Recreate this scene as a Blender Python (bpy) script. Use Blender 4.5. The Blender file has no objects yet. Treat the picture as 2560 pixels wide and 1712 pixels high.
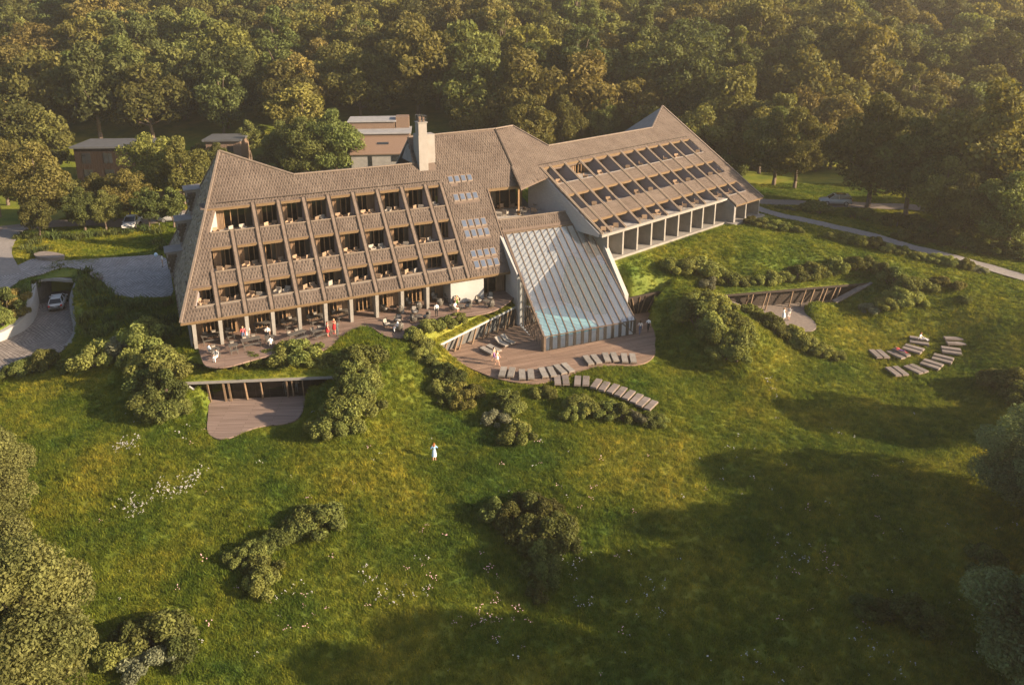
import bpy, bmesh, math, random
import numpy as np
from mathutils import Vector, Matrix

random.seed(7)
rng = np.random.default_rng(7)
sc = bpy.context.scene
COL = sc.collection

# ------------------------------------------------------------------ camera, sky, sun, exposure
F_PX, CY, YH, CAM_H = 1960.0, 563.5, -13.0, 34.3           # focal length and principal point in photo pixels
PITCH = math.atan((CY - YH) / F_PX)
cam_d = bpy.data.cameras.new('camera')
cam = bpy.data.objects.new('camera', cam_d)
COL.objects.link(cam)
sc.camera = cam
cam_d.sensor_width = 36.0
cam_d.lens = 36.0 * F_PX / 2560.0
cam_d.shift_y = -(856.0 - CY) / 2560.0
cam_d.clip_start = 0.5
cam_d.clip_end = 4000.0
cam.location = (0, 0, CAM_H)
cam.rotation_euler = (math.pi / 2 - PITCH, 0, 0)

SUN_AZ, SUN_EL = math.radians(106), math.radians(20.5)
world = bpy.data.worlds.new('World')
sc.world = world
world.use_nodes = True
wn = world.node_tree
wn.nodes.clear()
w_out = wn.nodes.new('ShaderNodeOutputWorld')
w_bg = wn.nodes.new('ShaderNodeBackground')
w_sky = wn.nodes.new('ShaderNodeTexSky')
w_sky.sky_type = 'NISHITA'
w_sky.sun_disc = False
w_sky.sun_elevation = SUN_EL
w_sky.sun_rotation = SUN_AZ
w_sky.air_density = 1.0
w_sky.dust_density = 2.0
w_bg.inputs['Strength'].default_value = 0.072
wn.links.new(w_sky.outputs[0], w_bg.inputs['Color'])
wn.links.new(w_bg.outputs[0], w_out.inputs['Surface'])

sun_d = bpy.data.lights.new('sun', 'SUN')
sun_d.energy = 5.0
sun_d.angle = math.radians(0.6)
sun_d.color = (1.0, 0.77, 0.53)
sun = bpy.data.objects.new('sun', sun_d)
COL.objects.link(sun)
sun.location = (120, -30, 60)
sdir = Vector((math.sin(SUN_AZ) * math.cos(SUN_EL), math.cos(SUN_AZ) * math.cos(SUN_EL), math.sin(SUN_EL)))
sun.rotation_euler = (-sdir).to_track_quat('-Z', 'Y').to_euler()

sc.view_settings.view_transform = 'Standard'
sc.view_settings.look = 'None'
sc.view_settings.gamma = 1.0
sc.view_settings.exposure = 1.6
sc.cycles.max_bounces = 8
sc.cycles.transparent_max_bounces = 16
sc.cycles.volume_bounces = 0
sc.cycles.volume_step_rate = 4.0

# ------------------------------------------------------------------ geometry of the place
CAMP = np.array([0, 0, CAM_H])
_c, _s = math.cos(PITCH), math.sin(PITCH)
FW, UP, RT = np.array([0, _c, -_s]), np.array([0, _s, _c]), np.array([1.0, 0, 0])

def ray(x, y):
    return FW + RT * (x - 1280) / F_PX - UP * (y - CY) / F_PX

def at(x, y, z):
    d = ray(x, y)
    return CAMP + d * ((z - CAM_H) / d[2])

def onplane(x, y, p0, n):
    d = ray(x, y)
    n = np.asarray(n, float)
    return CAMP + d * (((np.asarray(p0) - CAMP) @ n) / (d @ n))

def project(P):
    v = np.asarray(P, float) - CAMP
    w = v @ FW
    return 1280 + F_PX * (v @ RT) / w, CY - F_PX * (v @ UP) / w

def azv(deg):
    a = math.radians(deg)
    return np.array([math.sin(a), math.cos(a), 0.0])

def S(x, y):            # full-view pixels (2345 wide) to photo pixels
    return x * 1.0917, y * 1.0917

C2 = lambda x, y: (400 + x / 4.612, 600 + y / 4.612)
C3 = lambda x, y: (850 + x / 4.612, 260 + y / 4.612)
C4 = lambda x, y: (850 + x / 4.612, 560 + y / 4.612)
C5 = lambda x, y: (1200 + x / 4.612, 540 + y / 4.612)
C6 = lambda x, y: (1280 + x / 3.563, 260 + y / 3.563)
C7 = lambda x, y: (x / 2.85, 400 + y / 2.85)
C8 = lambda x, y: (1000 + x / 3.257, 720 + y / 3.257)
CB = lambda x, y: (400 + x / 4.127, 760 + y / 4.127)
CR = lambda x, y: (1550 + x / 3.608, 640 + y / 3.608)
CL = lambda x, y: (2000 + x / 3.734, 780 + y / 3.734)

AZ1, AZ2 = 64.85, 47.9
D1, Q1 = azv(AZ1), azv(AZ1 - 90)
D2, Q2 = azv(AZ2), azv(AZ2 - 90)
T1, T2 = math.tan(math.radians(46.7)), math.tan(math.radians(30.85))
ZE1, ZE2 = 2.8, 6.07
A1 = at(451, 809, ZE1); A1[2] = 0
B2 = at(1504.5, 587, ZE2); B2[2] = 0
ROT1, ROT2 = math.atan2(D1[1], D1[0]), math.atan2(D2[1], D2[0])
Z_TER, Z_DECK, Z_W2, Z_UP = -0.3, -3.5, 2.6, 7.0
Z_B1, Z_B2, Z_COURT, Z_RAMP = -4.0, -3.0, -0.35, -3.6

def W1(u, v, z):
    return A1 + D1 * u + Q1 * v + np.array([0, 0, z])

def W2(u, v, z):
    return B2 + D2 * u + Q2 * v + np.array([0, 0, z])

def R1(u, v, h=0.0):            # on the left wing's roof plane, h metres above it
    return W1(u, v, ZE1 + T1 * v + h)

def R2(u, v, h=0.0):
    k = min(1.0, max(0.0, -u / 5.05)) * min(1.0, max(0.0, (18.3 - v) / 9.1))
    return W2(u, v, ZE2 + T2 * v + h - .5 * k)

ORD = ['first', 'second', 'third', 'fourth', 'fifth', 'sixth', 'seventh', 'eighth', 'ninth', 'tenth', 'eleventh', 'twelfth', 'thirteenth',
       'fourteenth', 'fifteenth', 'sixteenth', 'seventeenth', 'eighteenth', 'nineteenth', 'twentieth'] + \
      ['twenty-' + w for w in ('first', 'second', 'third', 'fourth', 'fifth', 'sixth', 'seventh', 'eighth', 'ninth')] + ['thirtieth'] + \
      ['thirty-' + w for w in ('first', 'second', 'third', 'fourth', 'fifth', 'sixth', 'seventh', 'eighth', 'ninth')]

# ------------------------------------------------------------------ materials
MATS = {}

def ramp_node(nt, stops):
    r = nt.nodes.new('ShaderNodeValToRGB')
    els = r.color_ramp.elements
    while len(els) < len(stops):
        els.new(0.5)
    for e, (p, c) in zip(els, stops):
        e.position = p
        e.color = (*c, 1)
    return r

def material(name, c1, c2=None, scale=2.0, rough=0.8, spec=0.25, bump=0.0, bscale=None, metal=0.0, tint=0.0, objrand=0.0, stretch=(1, 1, 1),
             coords='world', detail=5.0, trans=0.0, transcol=None, contrast=(0.3, 0.7), hue=0.0):
    m = bpy.data.materials.new(name)
    m.use_nodes = True
    nt = m.node_tree
    N, L = nt.nodes, nt.links
    b = N['Principled BSDF']
    c2 = c2 or tuple(min(1, x * 1.35) for x in c1)
    if coords == 'world':
        g = N.new('ShaderNodeNewGeometry'); vec = g.outputs['Position']
    else:
        g = N.new('ShaderNodeTexCoord'); vec = g.outputs['Object']
    mp = N.new('ShaderNodeMapping')
    mp.inputs['Scale'].default_value = stretch
    L.new(vec, mp.inputs['Vector'])
    no = N.new('ShaderNodeTexNoise')
    no.inputs['Scale'].default_value = scale
    no.inputs['Detail'].default_value = detail
    no.inputs['Roughness'].default_value = 0.6
    L.new(mp.outputs[0], no.inputs['Vector'])
    rp = ramp_node(nt, [(contrast[0], c1), (contrast[1], c2)])
    L.new(no.outputs['Fac'], rp.inputs[0])
    col = rp.outputs[0]
    def mult(col, fac_socket, amount):
        mr = N.new('ShaderNodeMapRange')
        mr.inputs['To Min'].default_value = 1 - amount
        mr.inputs['To Max'].default_value = 1 + amount
        L.new(fac_socket, mr.inputs['Value'])
        hs = N.new('ShaderNodeHueSaturation')
        L.new(mr.outputs[0], hs.inputs['Value'])
        L.new(col, hs.inputs['Color'])
        return hs.outputs[0]
    if tint:
        at_ = N.new('ShaderNodeAttribute'); at_.attribute_name = 'tint'
        col = mult(col, at_.outputs['Fac'], tint)
    if objrand:
        oi = N.new('ShaderNodeObjectInfo')
        col = mult(col, oi.outputs['Random'], objrand)
        if hue:
            wn_ = N.new('ShaderNodeTexWhiteNoise'); wn_.noise_dimensions = '1D'; L.new(oi.outputs['Random'], wn_.inputs['W'])
            hm = N.new('ShaderNodeMapRange'); hm.inputs['To Min'].default_value = .5 - hue; hm.inputs['To Max'].default_value = .5 + hue
            L.new(wn_.outputs['Value'], hm.inputs['Value'])
            hh = N.new('ShaderNodeHueSaturation'); L.new(hm.outputs[0], hh.inputs['Hue']); L.new(col, hh.inputs['Color']); col = hh.outputs[0]
    L.new(col, b.inputs['Base Color'])
    b.inputs['Roughness'].default_value = rough
    b.inputs['Specular IOR Level'].default_value = spec
    b.inputs['Metallic'].default_value = metal
    if bump:
        n2 = N.new('ShaderNodeTexNoise')
        n2.inputs['Scale'].default_value = bscale or scale * 6
        n2.inputs['Detail'].default_value = 4
        L.new(mp.outputs[0], n2.inputs['Vector'])
        bm_ = N.new('ShaderNodeBump')
        bm_.inputs['Strength'].default_value = bump
        bm_.inputs['Distance'].default_value = 0.05
        L.new(n2.outputs['Fac'], bm_.inputs['Height'])
        L.new(bm_.outputs[0], b.inputs['Normal'])
    if trans:
        tr = N.new('ShaderNodeBsdfTranslucent')
        mx = N.new('ShaderNodeMixShader')
        mx.inputs[0].default_value = trans
        if transcol:
            vm = N.new('ShaderNodeMix'); vm.data_type = 'RGBA'; vm.blend_type = 'MULTIPLY'
            vm.inputs['Factor'].default_value = 1.0
            L.new(col, vm.inputs['A']); vm.inputs['B'].default_value = (*transcol, 1)
            L.new(vm.outputs['Result'], tr.inputs['Color'])
        else:
            L.new(col, tr.inputs['Color'])
        L.new(b.outputs[0], mx.inputs[1]); L.new(tr.outputs[0], mx.inputs[2])
        L.new(mx.outputs[0], N['Material Output'].inputs['Surface'])
    MATS[name] = m
    return m

def plank_material(name, ca, cb, direction, width, rough=0.75, gap=0.06, dark=0.45):
    """boards running along a compass direction, each with its own shade"""
    m = bpy.data.materials.new(name); m.use_nodes = True
    nt = m.node_tree; N, L = nt.nodes, nt.links; b = N['Principled BSDF']
    g = N.new('ShaderNodeNewGeometry')
    mp = N.new('ShaderNodeMapping'); mp.vector_type = 'POINT'
    mp.inputs['Rotation'].default_value = (0, 0, -direction)
    L.new(g.outputs['Position'], mp.inputs['Vector'])
    br = N.new('ShaderNodeTexBrick')
    br.inputs['Scale'].default_value = 1.0
    br.inputs['Brick Width'].default_value = width * 16
    br.inputs['Row Height'].default_value = width
    br.inputs['Mortar Size'].default_value = width * gap
    br.inputs['Mortar Smooth'].default_value = 0.3
    br.inputs['Color1'].default_value = (*ca, 1); br.inputs['Color2'].default_value = (*cb, 1)
    br.inputs['Mortar'].default_value = (*[x * dark for x in ca], 1)
    L.new(mp.outputs[0], br.inputs['Vector'])
    no = N.new('ShaderNodeTexNoise'); no.inputs['Scale'].default_value = 0.9; no.inputs['Detail'].default_value = 6
    mp2 = N.new('ShaderNodeMapping'); mp2.inputs['Scale'].default_value = (0.25, 3.0, 1)
    L.new(mp.outputs[0], mp2.inputs['Vector']); L.new(mp2.outputs[0], no.inputs['Vector'])
    mr = N.new('ShaderNodeMapRange'); mr.inputs['From Min'].default_value = 0.25; mr.inputs['From Max'].default_value = 0.75
    mr.inputs['To Min'].default_value = 0.72; mr.inputs['To Max'].default_value = 1.28
    L.new(no.outputs['Fac'], mr.inputs['Value'])
    hs = N.new('ShaderNodeHueSaturation'); L.new(br.outputs['Color'], hs.inputs['Color']); L.new(mr.outputs[0], hs.inputs['Value'])
    L.new(hs.outputs[0], b.inputs['Base Color'])
    bp = N.new('ShaderNodeBump'); bp.inputs['Strength'].default_value = 0.4; bp.inputs['Distance'].default_value = 0.02; bp.invert = True
    L.new(br.outputs['Fac'], bp.inputs['Height']); L.new(bp.outputs[0], b.inputs['Normal'])
    b.inputs['Roughness'].default_value = rough; b.inputs['Specular IOR Level'].default_value = 0.3
    MATS[name] = m
    return m

def cobble_material(name, ca, cb, size):
    m = bpy.data.materials.new(name); m.use_nodes = True
    nt = m.node_tree; N, L = nt.nodes, nt.links; b = N['Principled BSDF']
    g = N.new('ShaderNodeNewGeometry')
    wv = N.new('ShaderNodeTexNoise'); wv.inputs['Scale'].default_value = 0.12
    L.new(g.outputs['Position'], wv.inputs['Vector'])
    va = N.new('ShaderNodeVectorMath'); va.operation = 'MULTIPLY_ADD'
    L.new(wv.outputs['Color'], va.inputs[0]); va.inputs[1].default_value = (3, 3, 0); L.new(g.outputs['Position'], va.inputs[2])
    mp = N.new('ShaderNodeMapping'); mp.inputs['Rotation'].default_value = (0, 0, 0.6)
    L.new(va.outputs[0], mp.inputs['Vector'])
    br = N.new('ShaderNodeTexBrick'); br.inputs['Scale'].default_value = 1.0
    br.inputs['Brick Width'].default_value = size * 1.5; br.inputs['Row Height'].default_value = size
    br.inputs['Mortar Size'].default_value = size * 0.09
    br.inputs['Color1'].default_value = (*ca, 1); br.inputs['Color2'].default_value = (*cb, 1)
    br.inputs['Mortar'].default_value = (*[x * 0.35 for x in ca], 1)
    L.new(mp.outputs[0], br.inputs['Vector'])
    no = N.new('ShaderNodeTexNoise'); no.inputs['Scale'].default_value = 0.5; no.inputs['Detail'].default_value = 6
    L.new(g.outputs['Position'], no.inputs['Vector'])
    mr = N.new('ShaderNodeMapRange'); mr.inputs['To Min'].default_value = 0.65; mr.inputs['To Max'].default_value = 1.35
    L.new(no.outputs['Fac'], mr.inputs['Value'])
    hs = N.new('ShaderNodeHueSaturation'); L.new(br.outputs['Color'], hs.inputs['Color']); L.new(mr.outputs[0], hs.inputs['Value'])
    L.new(hs.outputs[0], b.inputs['Base Color'])
    bp = N.new('ShaderNodeBump'); bp.inputs['Strength'].default_value = 0.6; bp.inputs['Distance'].default_value = 0.03; bp.invert = True
    L.new(br.outputs['Fac'], bp.inputs['Height']); L.new(bp.outputs[0], b.inputs['Normal'])
    b.inputs['Roughness'].default_value = 0.85; b.inputs['Specular IOR Level'].default_value = 0.2
    MATS[name] = m
    return m

def grass_material(name, blade):
    m = bpy.data.materials.new(name); m.use_nodes = True
    nt = m.node_tree; N, L = nt.nodes, nt.links; b = N['Principled BSDF']
    g = N.new('ShaderNodeNewGeometry')
    def noise(s, d=4):
        n = N.new('ShaderNodeTexNoise'); n.inputs['Scale'].default_value = s; n.inputs['Detail'].default_value = d
        n.inputs['Roughness'].default_value = 0.65
        L.new(g.outputs['Position'], n.inputs['Vector']); return n.outputs['Fac']
    k = 1.22 if blade else 1.0
    r1 = ramp_node(nt, [(0.36, (0.064 * k, 0.110 * k, 0.016 * k)), (0.50, (0.138 * k, 0.162 * k, 0.021 * k)), (0.64, (0.226 * k, 0.212 * k, 0.032 * k))])
    L.new(noise(0.09, 6), r1.inputs[0])
    r2 = ramp_node(nt, [(0.30, (0.62, 0.70, 0.6)), (0.70, (1.38, 1.28, 1.2))] if blade else [(0.30, (0.85, 0.88, 0.85)), (0.70, (1.15, 1.12, 1.1))])
    L.new(noise(0.8, 5), r2.inputs[0])
    mx = N.new('ShaderNodeMix'); mx.data_type = 'RGBA'; mx.blend_type = 'MULTIPLY'; mx.inputs['Factor'].default_value = 1
    L.new(r1.outputs[0], mx.inputs['A']); L.new(r2.outputs[0], mx.inputs['B'])
    col = mx.outputs['Result']
    if blade:
        oi = N.new('ShaderNodeObjectInfo')
        r3 = ramp_node(nt, [(0.0, (0.62, 0.74, 0.62)), (0.7, (1.1, 1.1, 1.0)), (1.0, (1.6, 1.4, 1.1))])
        L.new(oi.outputs['Random'], r3.inputs[0])
        m3 = N.new('ShaderNodeMix'); m3.data_type = 'RGBA'; m3.blend_type = 'MULTIPLY'; m3.inputs['Factor'].default_value = 1
        L.new(col, m3.inputs['A']); L.new(r3.outputs[0], m3.inputs['B'])
        col = m3.outputs['Result']
    L.new(col, b.inputs['Base Color'])
    b.inputs['Roughness'].default_value = 0.7
    b.inputs['Specular IOR Level'].default_value = 0.15
    if blade:
        tr = N.new('ShaderNodeBsdfTranslucent'); L.new(col, tr.inputs['Color'])
        ms = N.new('ShaderNodeMixShader'); ms.inputs[0].default_value = 0.48
        L.new(b.outputs[0], ms.inputs[1]); L.new(tr.outputs[0], ms.inputs[2])
        L.new(ms.outputs[0], N['Material Output'].inputs['Surface'])
    else:
        bp = N.new('ShaderNodeBump'); bp.inputs['Strength'].default_value = 0.8; bp.inputs['Distance'].default_value = 0.15
        L.new(noise(3.0, 8), bp.inputs['Height']); L.new(bp.outputs[0], b.inputs['Normal'])
    MATS[name] = m
    return m

def pane_material(name, tint_col, reflect, milk=0.0, milkcol=(0.7, 0.7, 0.68), rough=0.03, const=None):
    m = bpy.data.materials.new(name); m.use_nodes = True
    nt = m.node_tree; N, L = nt.nodes, nt.links
    N.remove(N['Principled BSDF'])
    tr = N.new('ShaderNodeBsdfTransparent'); tr.inputs['Color'].default_value = (*tint_col, 1)
    gl = N.new('ShaderNodeBsdfGlossy'); gl.inputs['Roughness'].default_value = rough
    gl.inputs['Color'].default_value = (0.95, 0.95, 0.95, 1)
    no = N.new('ShaderNodeTexNoise'); no.inputs['Scale'].default_value = 0.6
    bp = N.new('ShaderNodeBump'); bp.inputs['Strength'].default_value = 0.012; bp.inputs['Distance'].default_value = 0.03
    L.new(no.outputs['Fac'], bp.inputs['Height']); L.new(bp.outputs[0], gl.inputs['Normal'])
    lw = N.new('ShaderNodeLayerWeight'); lw.inputs['Blend'].default_value = reflect
    ms = N.new('ShaderNodeMixShader')
    if const is None:
        L.new(lw.outputs['Fresnel'], ms.inputs[0])
    else:
        ms.inputs[0].default_value = const
    L.new(tr.outputs[0], ms.inputs[1]); L.new(gl.outputs[0], ms.inputs[2])
    outp = ms.outputs[0]
    if milk:
        df = N.new('ShaderNodeBsdfDiffuse'); df.inputs['Color'].default_value = (*milkcol, 1)
        m2 = N.new('ShaderNodeMixShader'); m2.inputs[0].default_value = milk
        L.new(outp, m2.inputs[1]); L.new(df.outputs[0], m2.inputs[2]); outp = m2.outputs[0]
    L.new(outp, N['Material Output'].inputs['Surface'])
    MATS[name] = m
    return m

material('tile', (0.079, 0.060, 0.049), (0.123, 0.098, 0.081), 0.45, 0.85, 0.2, bump=0.5, bscale=9, tint=0.10, detail=9, contrast=(0.25, 0.75))
material('tile_grey', (0.231, 0.208, 0.191), (0.323, 0.289, 0.266), 1.2, 0.8, 0.3, bump=0.5, bscale=9, tint=0.25)
material('tile_rib', (0.110, 0.083, 0.065), (0.165, 0.129, 0.105), 2.5, 0.85, 0.2, bump=0.4)
material('batten', (0.015, 0.011, 0.008), (0.023, 0.017, 0.013), 3, 0.7, 0.3)
material('batten_pale', (0.183, 0.143, 0.107), (0.234, 0.188, 0.148), 3, 0.8, 0.2)
material('roof_under', (0.10, 0.075, 0.06), None, 3, 0.9)
material('ridge_cap', (0.153, 0.120, 0.094), (0.203, 0.162, 0.132), 3, 0.8)
material('lintel_wood', (0.109, 0.069, 0.032), (0.157, 0.105, 0.054), 2.0, 0.7, 0.3, bump=0.2, stretch=(1, 1, 8))
material('clad_wood', (0.105, 0.066, 0.039), (0.225, 0.154, 0.098), 3.0, 0.8, 0.2, bump=0.3, stretch=(5, 5, 0.25))
material('frame_wood', (0.182, 0.108, 0.052), (0.280, 0.175, 0.091), 3, 0.7)
material('curtain', (0.336, 0.272, 0.216), (0.480, 0.416, 0.344), 4, 0.9, stretch=(6, 6, 0.1))
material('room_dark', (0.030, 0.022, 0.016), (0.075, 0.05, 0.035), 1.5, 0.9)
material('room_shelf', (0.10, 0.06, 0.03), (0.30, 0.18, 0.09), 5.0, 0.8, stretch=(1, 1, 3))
material('concrete', (0.196, 0.183, 0.164), (0.257, 0.243, 0.220), 1.5, 0.85, bump=0.2)
material('concrete_grey', (0.189, 0.179, 0.171), (0.253, 0.240, 0.223), 1.5, 0.85, bump=0.2)
material('partition', (0.205, 0.188, 0.196), (0.255, 0.235, 0.245), 2, 0.85, bump=0.3, stretch=(1, 1, 5))
material('shingle_wall', (0.297, 0.288, 0.284), (0.387, 0.378, 0.369), 3.0, 0.85, bump=0.4, stretch=(1, 1, 3))
material('white_render', (0.320, 0.311, 0.298), (0.366, 0.360, 0.348), 0.8, 0.85, bump=0.08, bscale=20)
material('chimney_render', (0.226, 0.207, 0.188), (0.270, 0.251, 0.232), 1.2, 0.85, bump=0.15, bscale=10)
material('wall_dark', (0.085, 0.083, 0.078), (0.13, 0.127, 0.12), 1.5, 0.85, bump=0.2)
material('white_metal', (0.351, 0.351, 0.351), (0.390, 0.390, 0.390), 2, 0.5)
material('bronze', (0.085, 0.062, 0.045), (0.135, 0.10, 0.075), 3, 0.45, 0.4)
material('dark_timber', (0.033, 0.025, 0.020), (0.058, 0.044, 0.035), 3, 0.75, bump=0.3, stretch=(1, 1, 4))
material('post_timber', (0.126, 0.084, 0.051), (0.192, 0.132, 0.084), 3, 0.75)
material('house_timber', (0.014, 0.009, 0.005), (0.025, 0.015, 0.011), 3, 0.8, bump=0.3, stretch=(8, 8, 0.3))
material('grey_metal', (0.067, 0.070, 0.074), (0.096, 0.098, 0.103), 1, 0.5, 0.4)
material('flat_roof', (0.208, 0.208, 0.212), (0.288, 0.288, 0.292), 1, 0.8)
material('brick_wall', (0.135, 0.092, 0.066), (0.2, 0.14, 0.102), 4, 0.85, bump=0.3, stretch=(1, 1, 4))
material('clay_tile', (0.14, 0.092, 0.066), (0.2, 0.138, 0.102), 4, 0.85, bump=0.5, stretch=(2, 2, 6))
material('balcony_floor', (0.288, 0.264, 0.240), (0.376, 0.352, 0.328), 2, 0.85)
material('skylight', (0.071, 0.093, 0.137), (0.100, 0.123, 0.169), 0.8, 0.3, 0.25)
material('stone', (0.149, 0.126, 0.109), (0.230, 0.198, 0.172), 2.5, 0.9, bump=0.5)
material('gravel_road', (0.160, 0.130, 0.107), (0.221, 0.184, 0.157), 3, 0.9, bump=0.4, bscale=25)
material('path_grey', (0.180, 0.166, 0.157), (0.257, 0.237, 0.223), 3, 0.9, bump=0.4, bscale=25)
material('tunnel_shade', (0.05, 0.05, 0.052), None, 3, 0.9)  # near-black floor colour standing in for the shade inside the tunnel
material('pool_tile', (0.46, 0.46, 0.45), (0.56, 0.56, 0.55), 1.0, 0.5)
material('pool_water', (0.22, 0.50, 0.55), (0.28, 0.58, 0.62), 0.8, 0.08, 0.5, bump=0.12, bscale=3)
material('wicker', (0.184, 0.124, 0.080), (0.288, 0.208, 0.140), 8, 0.8, coords='object', objrand=0.35)
material('wicker_dark', (0.050, 0.045, 0.038), (0.095, 0.085, 0.07), 8, 0.7, coords='object', objrand=0.2)
material('cushion', (0.241, 0.212, 0.178), (0.310, 0.276, 0.235), 4, 0.9, coords='object', objrand=0.2)
material('cushion_grey', (0.19, 0.175, 0.155), (0.26, 0.24, 0.215), 4, 0.9, coords='object', objrand=0.15)
material('table_dark', (0.075, 0.068, 0.060), (0.115, 0.105, 0.092), 4, 0.6, coords='object')
material('lounger_wood', (0.184, 0.144, 0.114), (0.258, 0.209, 0.172), 5, 0.8, coords='object', objrand=0.15)
material('lounger_slat', (0.144, 0.121, 0.108), (0.216, 0.187, 0.171), 5, 0.8, coords='object', objrand=0.18, stretch=(1, 6, 1))
material('bark', (0.085, 0.062, 0.045), (0.16, 0.125, 0.095), 3, 0.9, bump=0.4, coords='object')
material('flower_white', (0.492, 0.472, 0.446), (0.538, 0.525, 0.499), 3, 0.8)
material('flower_pink', (0.62, 0.36, 0.36), (0.74, 0.52, 0.50), 3, 0.8)
LEAF = dict(scale=0.35, rough=0.75, spec=0.15, tint=0.45, objrand=0.32, trans=0.36, hue=0.028)
LEAF2 = dict(LEAF, objrand=0.0, hue=0.0)
material('leaf_olive', (0.086, 0.094, 0.024), (0.141, 0.135, 0.036), transcol=(1.3, 1.15, 0.5), **LEAF)
material('leaf_green', (0.08, 0.096, 0.026), (0.128, 0.134, 0.038), transcol=(1.2, 1.2, 0.5), **LEAF)
material('leaf_gold', (0.111, 0.108, 0.028), (0.174, 0.155, 0.040), transcol=(1.2, 1.15, 0.45), **LEAF)
material('leaf_dark', (0.06, 0.072, 0.022), (0.096, 0.104, 0.032), transcol=(1.2, 1.2, 0.5), **LEAF)
material('leaf_shrub', (0.121, 0.148, 0.038), (0.213, 0.228, 0.061), transcol=(1.3, 1.15, 0.5), **dict(LEAF, hue=0.012))
material('leaf_blue', (0.123, 0.162, 0.067), (0.203, 0.239, 0.099), transcol=(1.1, 1.15, 0.7), **LEAF2)
material('leaf_near', (0.105, 0.118, 0.036), (0.180, 0.178, 0.058), transcol=(1.25, 1.15, 0.5), **LEAF2)
material('leaf_grey', (0.128, 0.144, 0.085), (0.207, 0.213, 0.128), transcol=(1.2, 1.1, 0.7), **LEAF)
material('leaf_grass', (0.059, 0.083, 0.024), (0.104, 0.122, 0.034), transcol=(1.2, 1.2, 0.5), **LEAF)
grass_material('grass_ground', False)
grass_material('grass_blade', True)
plank_material('deck_wood', (0.190, 0.126, 0.090), (0.240, 0.165, 0.120), ROT1 - 0.05, 0.30)
plank_material('terrace_wood', (0.165, 0.112, 0.088), (0.210, 0.148, 0.118), ROT1 - 0.12, 0.30)
plank_material('patio_wood', (0.175, 0.128, 0.106), (0.220, 0.165, 0.138), 0.05, 0.30)
cobble_material('cobble', (0.255, 0.240, 0.235), (0.330, 0.310, 0.300), 0.34)
cobble_material('cobble_ramp', (0.190, 0.165, 0.145), (0.255, 0.222, 0.198), 0.34)
cobble_material('pool_floor', (0.44, 0.43, 0.41), (0.52, 0.51, 0.49), 0.6)
pane_material('pane', (0.55, 0.55, 0.52), 0.35)
pane_material('pane_hall', (0.95, 0.98, 0.99), 0.30, milk=0.075, milkcol=(0.66, 0.70, 0.73), rough=0.05, const=0.26)
pane_material('pane_clear', (0.92, 0.95, 0.96), 0.2, milk=0.02)
material('car_white', (0.455, 0.455, 0.449), (0.480, 0.480, 0.474), 1, 0.25, 0.5)
material('car_silver', (0.328, 0.328, 0.328), (0.380, 0.380, 0.380), 1, 0.3, 0.5)
material('car_glass', (0.012, 0.014, 0.017), (0.03, 0.035, 0.04), 1, 0.08, 0.6)
material('rubber', (0.015, 0.015, 0.015), (0.03, 0.03, 0.03), 3, 0.8)
material('rim', (0.35, 0.35, 0.36), (0.45, 0.45, 0.46), 3, 0.35, metal=0.6)
material('lamp_red', (0.35, 0.02, 0.015), (0.45, 0.03, 0.02), 3, 0.3)
material('lamp_clear', (0.6, 0.6, 0.58), (0.7, 0.7, 0.68), 3, 0.2)
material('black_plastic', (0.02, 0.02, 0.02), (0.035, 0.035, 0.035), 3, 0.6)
for nm, c in dict(skin=(0.50, 0.30, 0.21), red=(0.45, 0.025, 0.03), pinkred=(0.52, 0.10, 0.10), white=(0.75, 0.73, 0.70), offwhite=(0.62, 0.56, 0.50),
                  jeans=(0.08, 0.11, 0.19), black=(0.02, 0.02, 0.022), suit=(0.075, 0.085, 0.085), green=(0.12, 0.25, 0.045), grey=(0.28, 0.28, 0.28),
                  blue=(0.20, 0.34, 0.52), purple=(0.20, 0.10, 0.28), tan=(0.40, 0.28, 0.20), hair_brown=(0.075, 0.04, 0.022), hair_blond=(0.36, 0.23, 0.11),
                  hair_red=(0.30, 0.10, 0.03), hair_dark=(0.02, 0.015, 0.012), paleblue=(0.48, 0.60, 0.70)).items():
    material('cloth_' + nm, c, tuple(min(1, x * 1.2) for x in c), 14, 0.8, 0.2, coords='object')

# ------------------------------------------------------------------ mesh helpers
class Thing:
    """an Empty at the thing's base that parents its parts"""
    def __init__(self, name, label, cat, loc=(0, 0, 0), rotz=0.0, group=None, scale=1.0):
        o = bpy.data.objects.new(name, None)
        COL.objects.link(o)
        o.location = tuple(map(float, loc)); o.rotation_euler = (0, 0, rotz); o.scale = (scale,) * 3
        o.empty_display_size = 0.5
        tag(o, label, cat, group)
        self.o = o
        self.loc = np.asarray(loc, float)

def tag(o, label=None, cat=None, group=None, kind=None):
    if label: o['label'] = label
    if cat: o['category'] = cat
    if group: o['group'] = group
    if kind: o['kind'] = kind
    return o

def link(name, me, parent=None, loc=None):
    o = bpy.data.objects.new(name, me)
    COL.objects.link(o)
    if parent is not None:
        o.parent = parent
    if loc is not None:
        o.location = tuple(map(float, loc))
    return o

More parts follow.
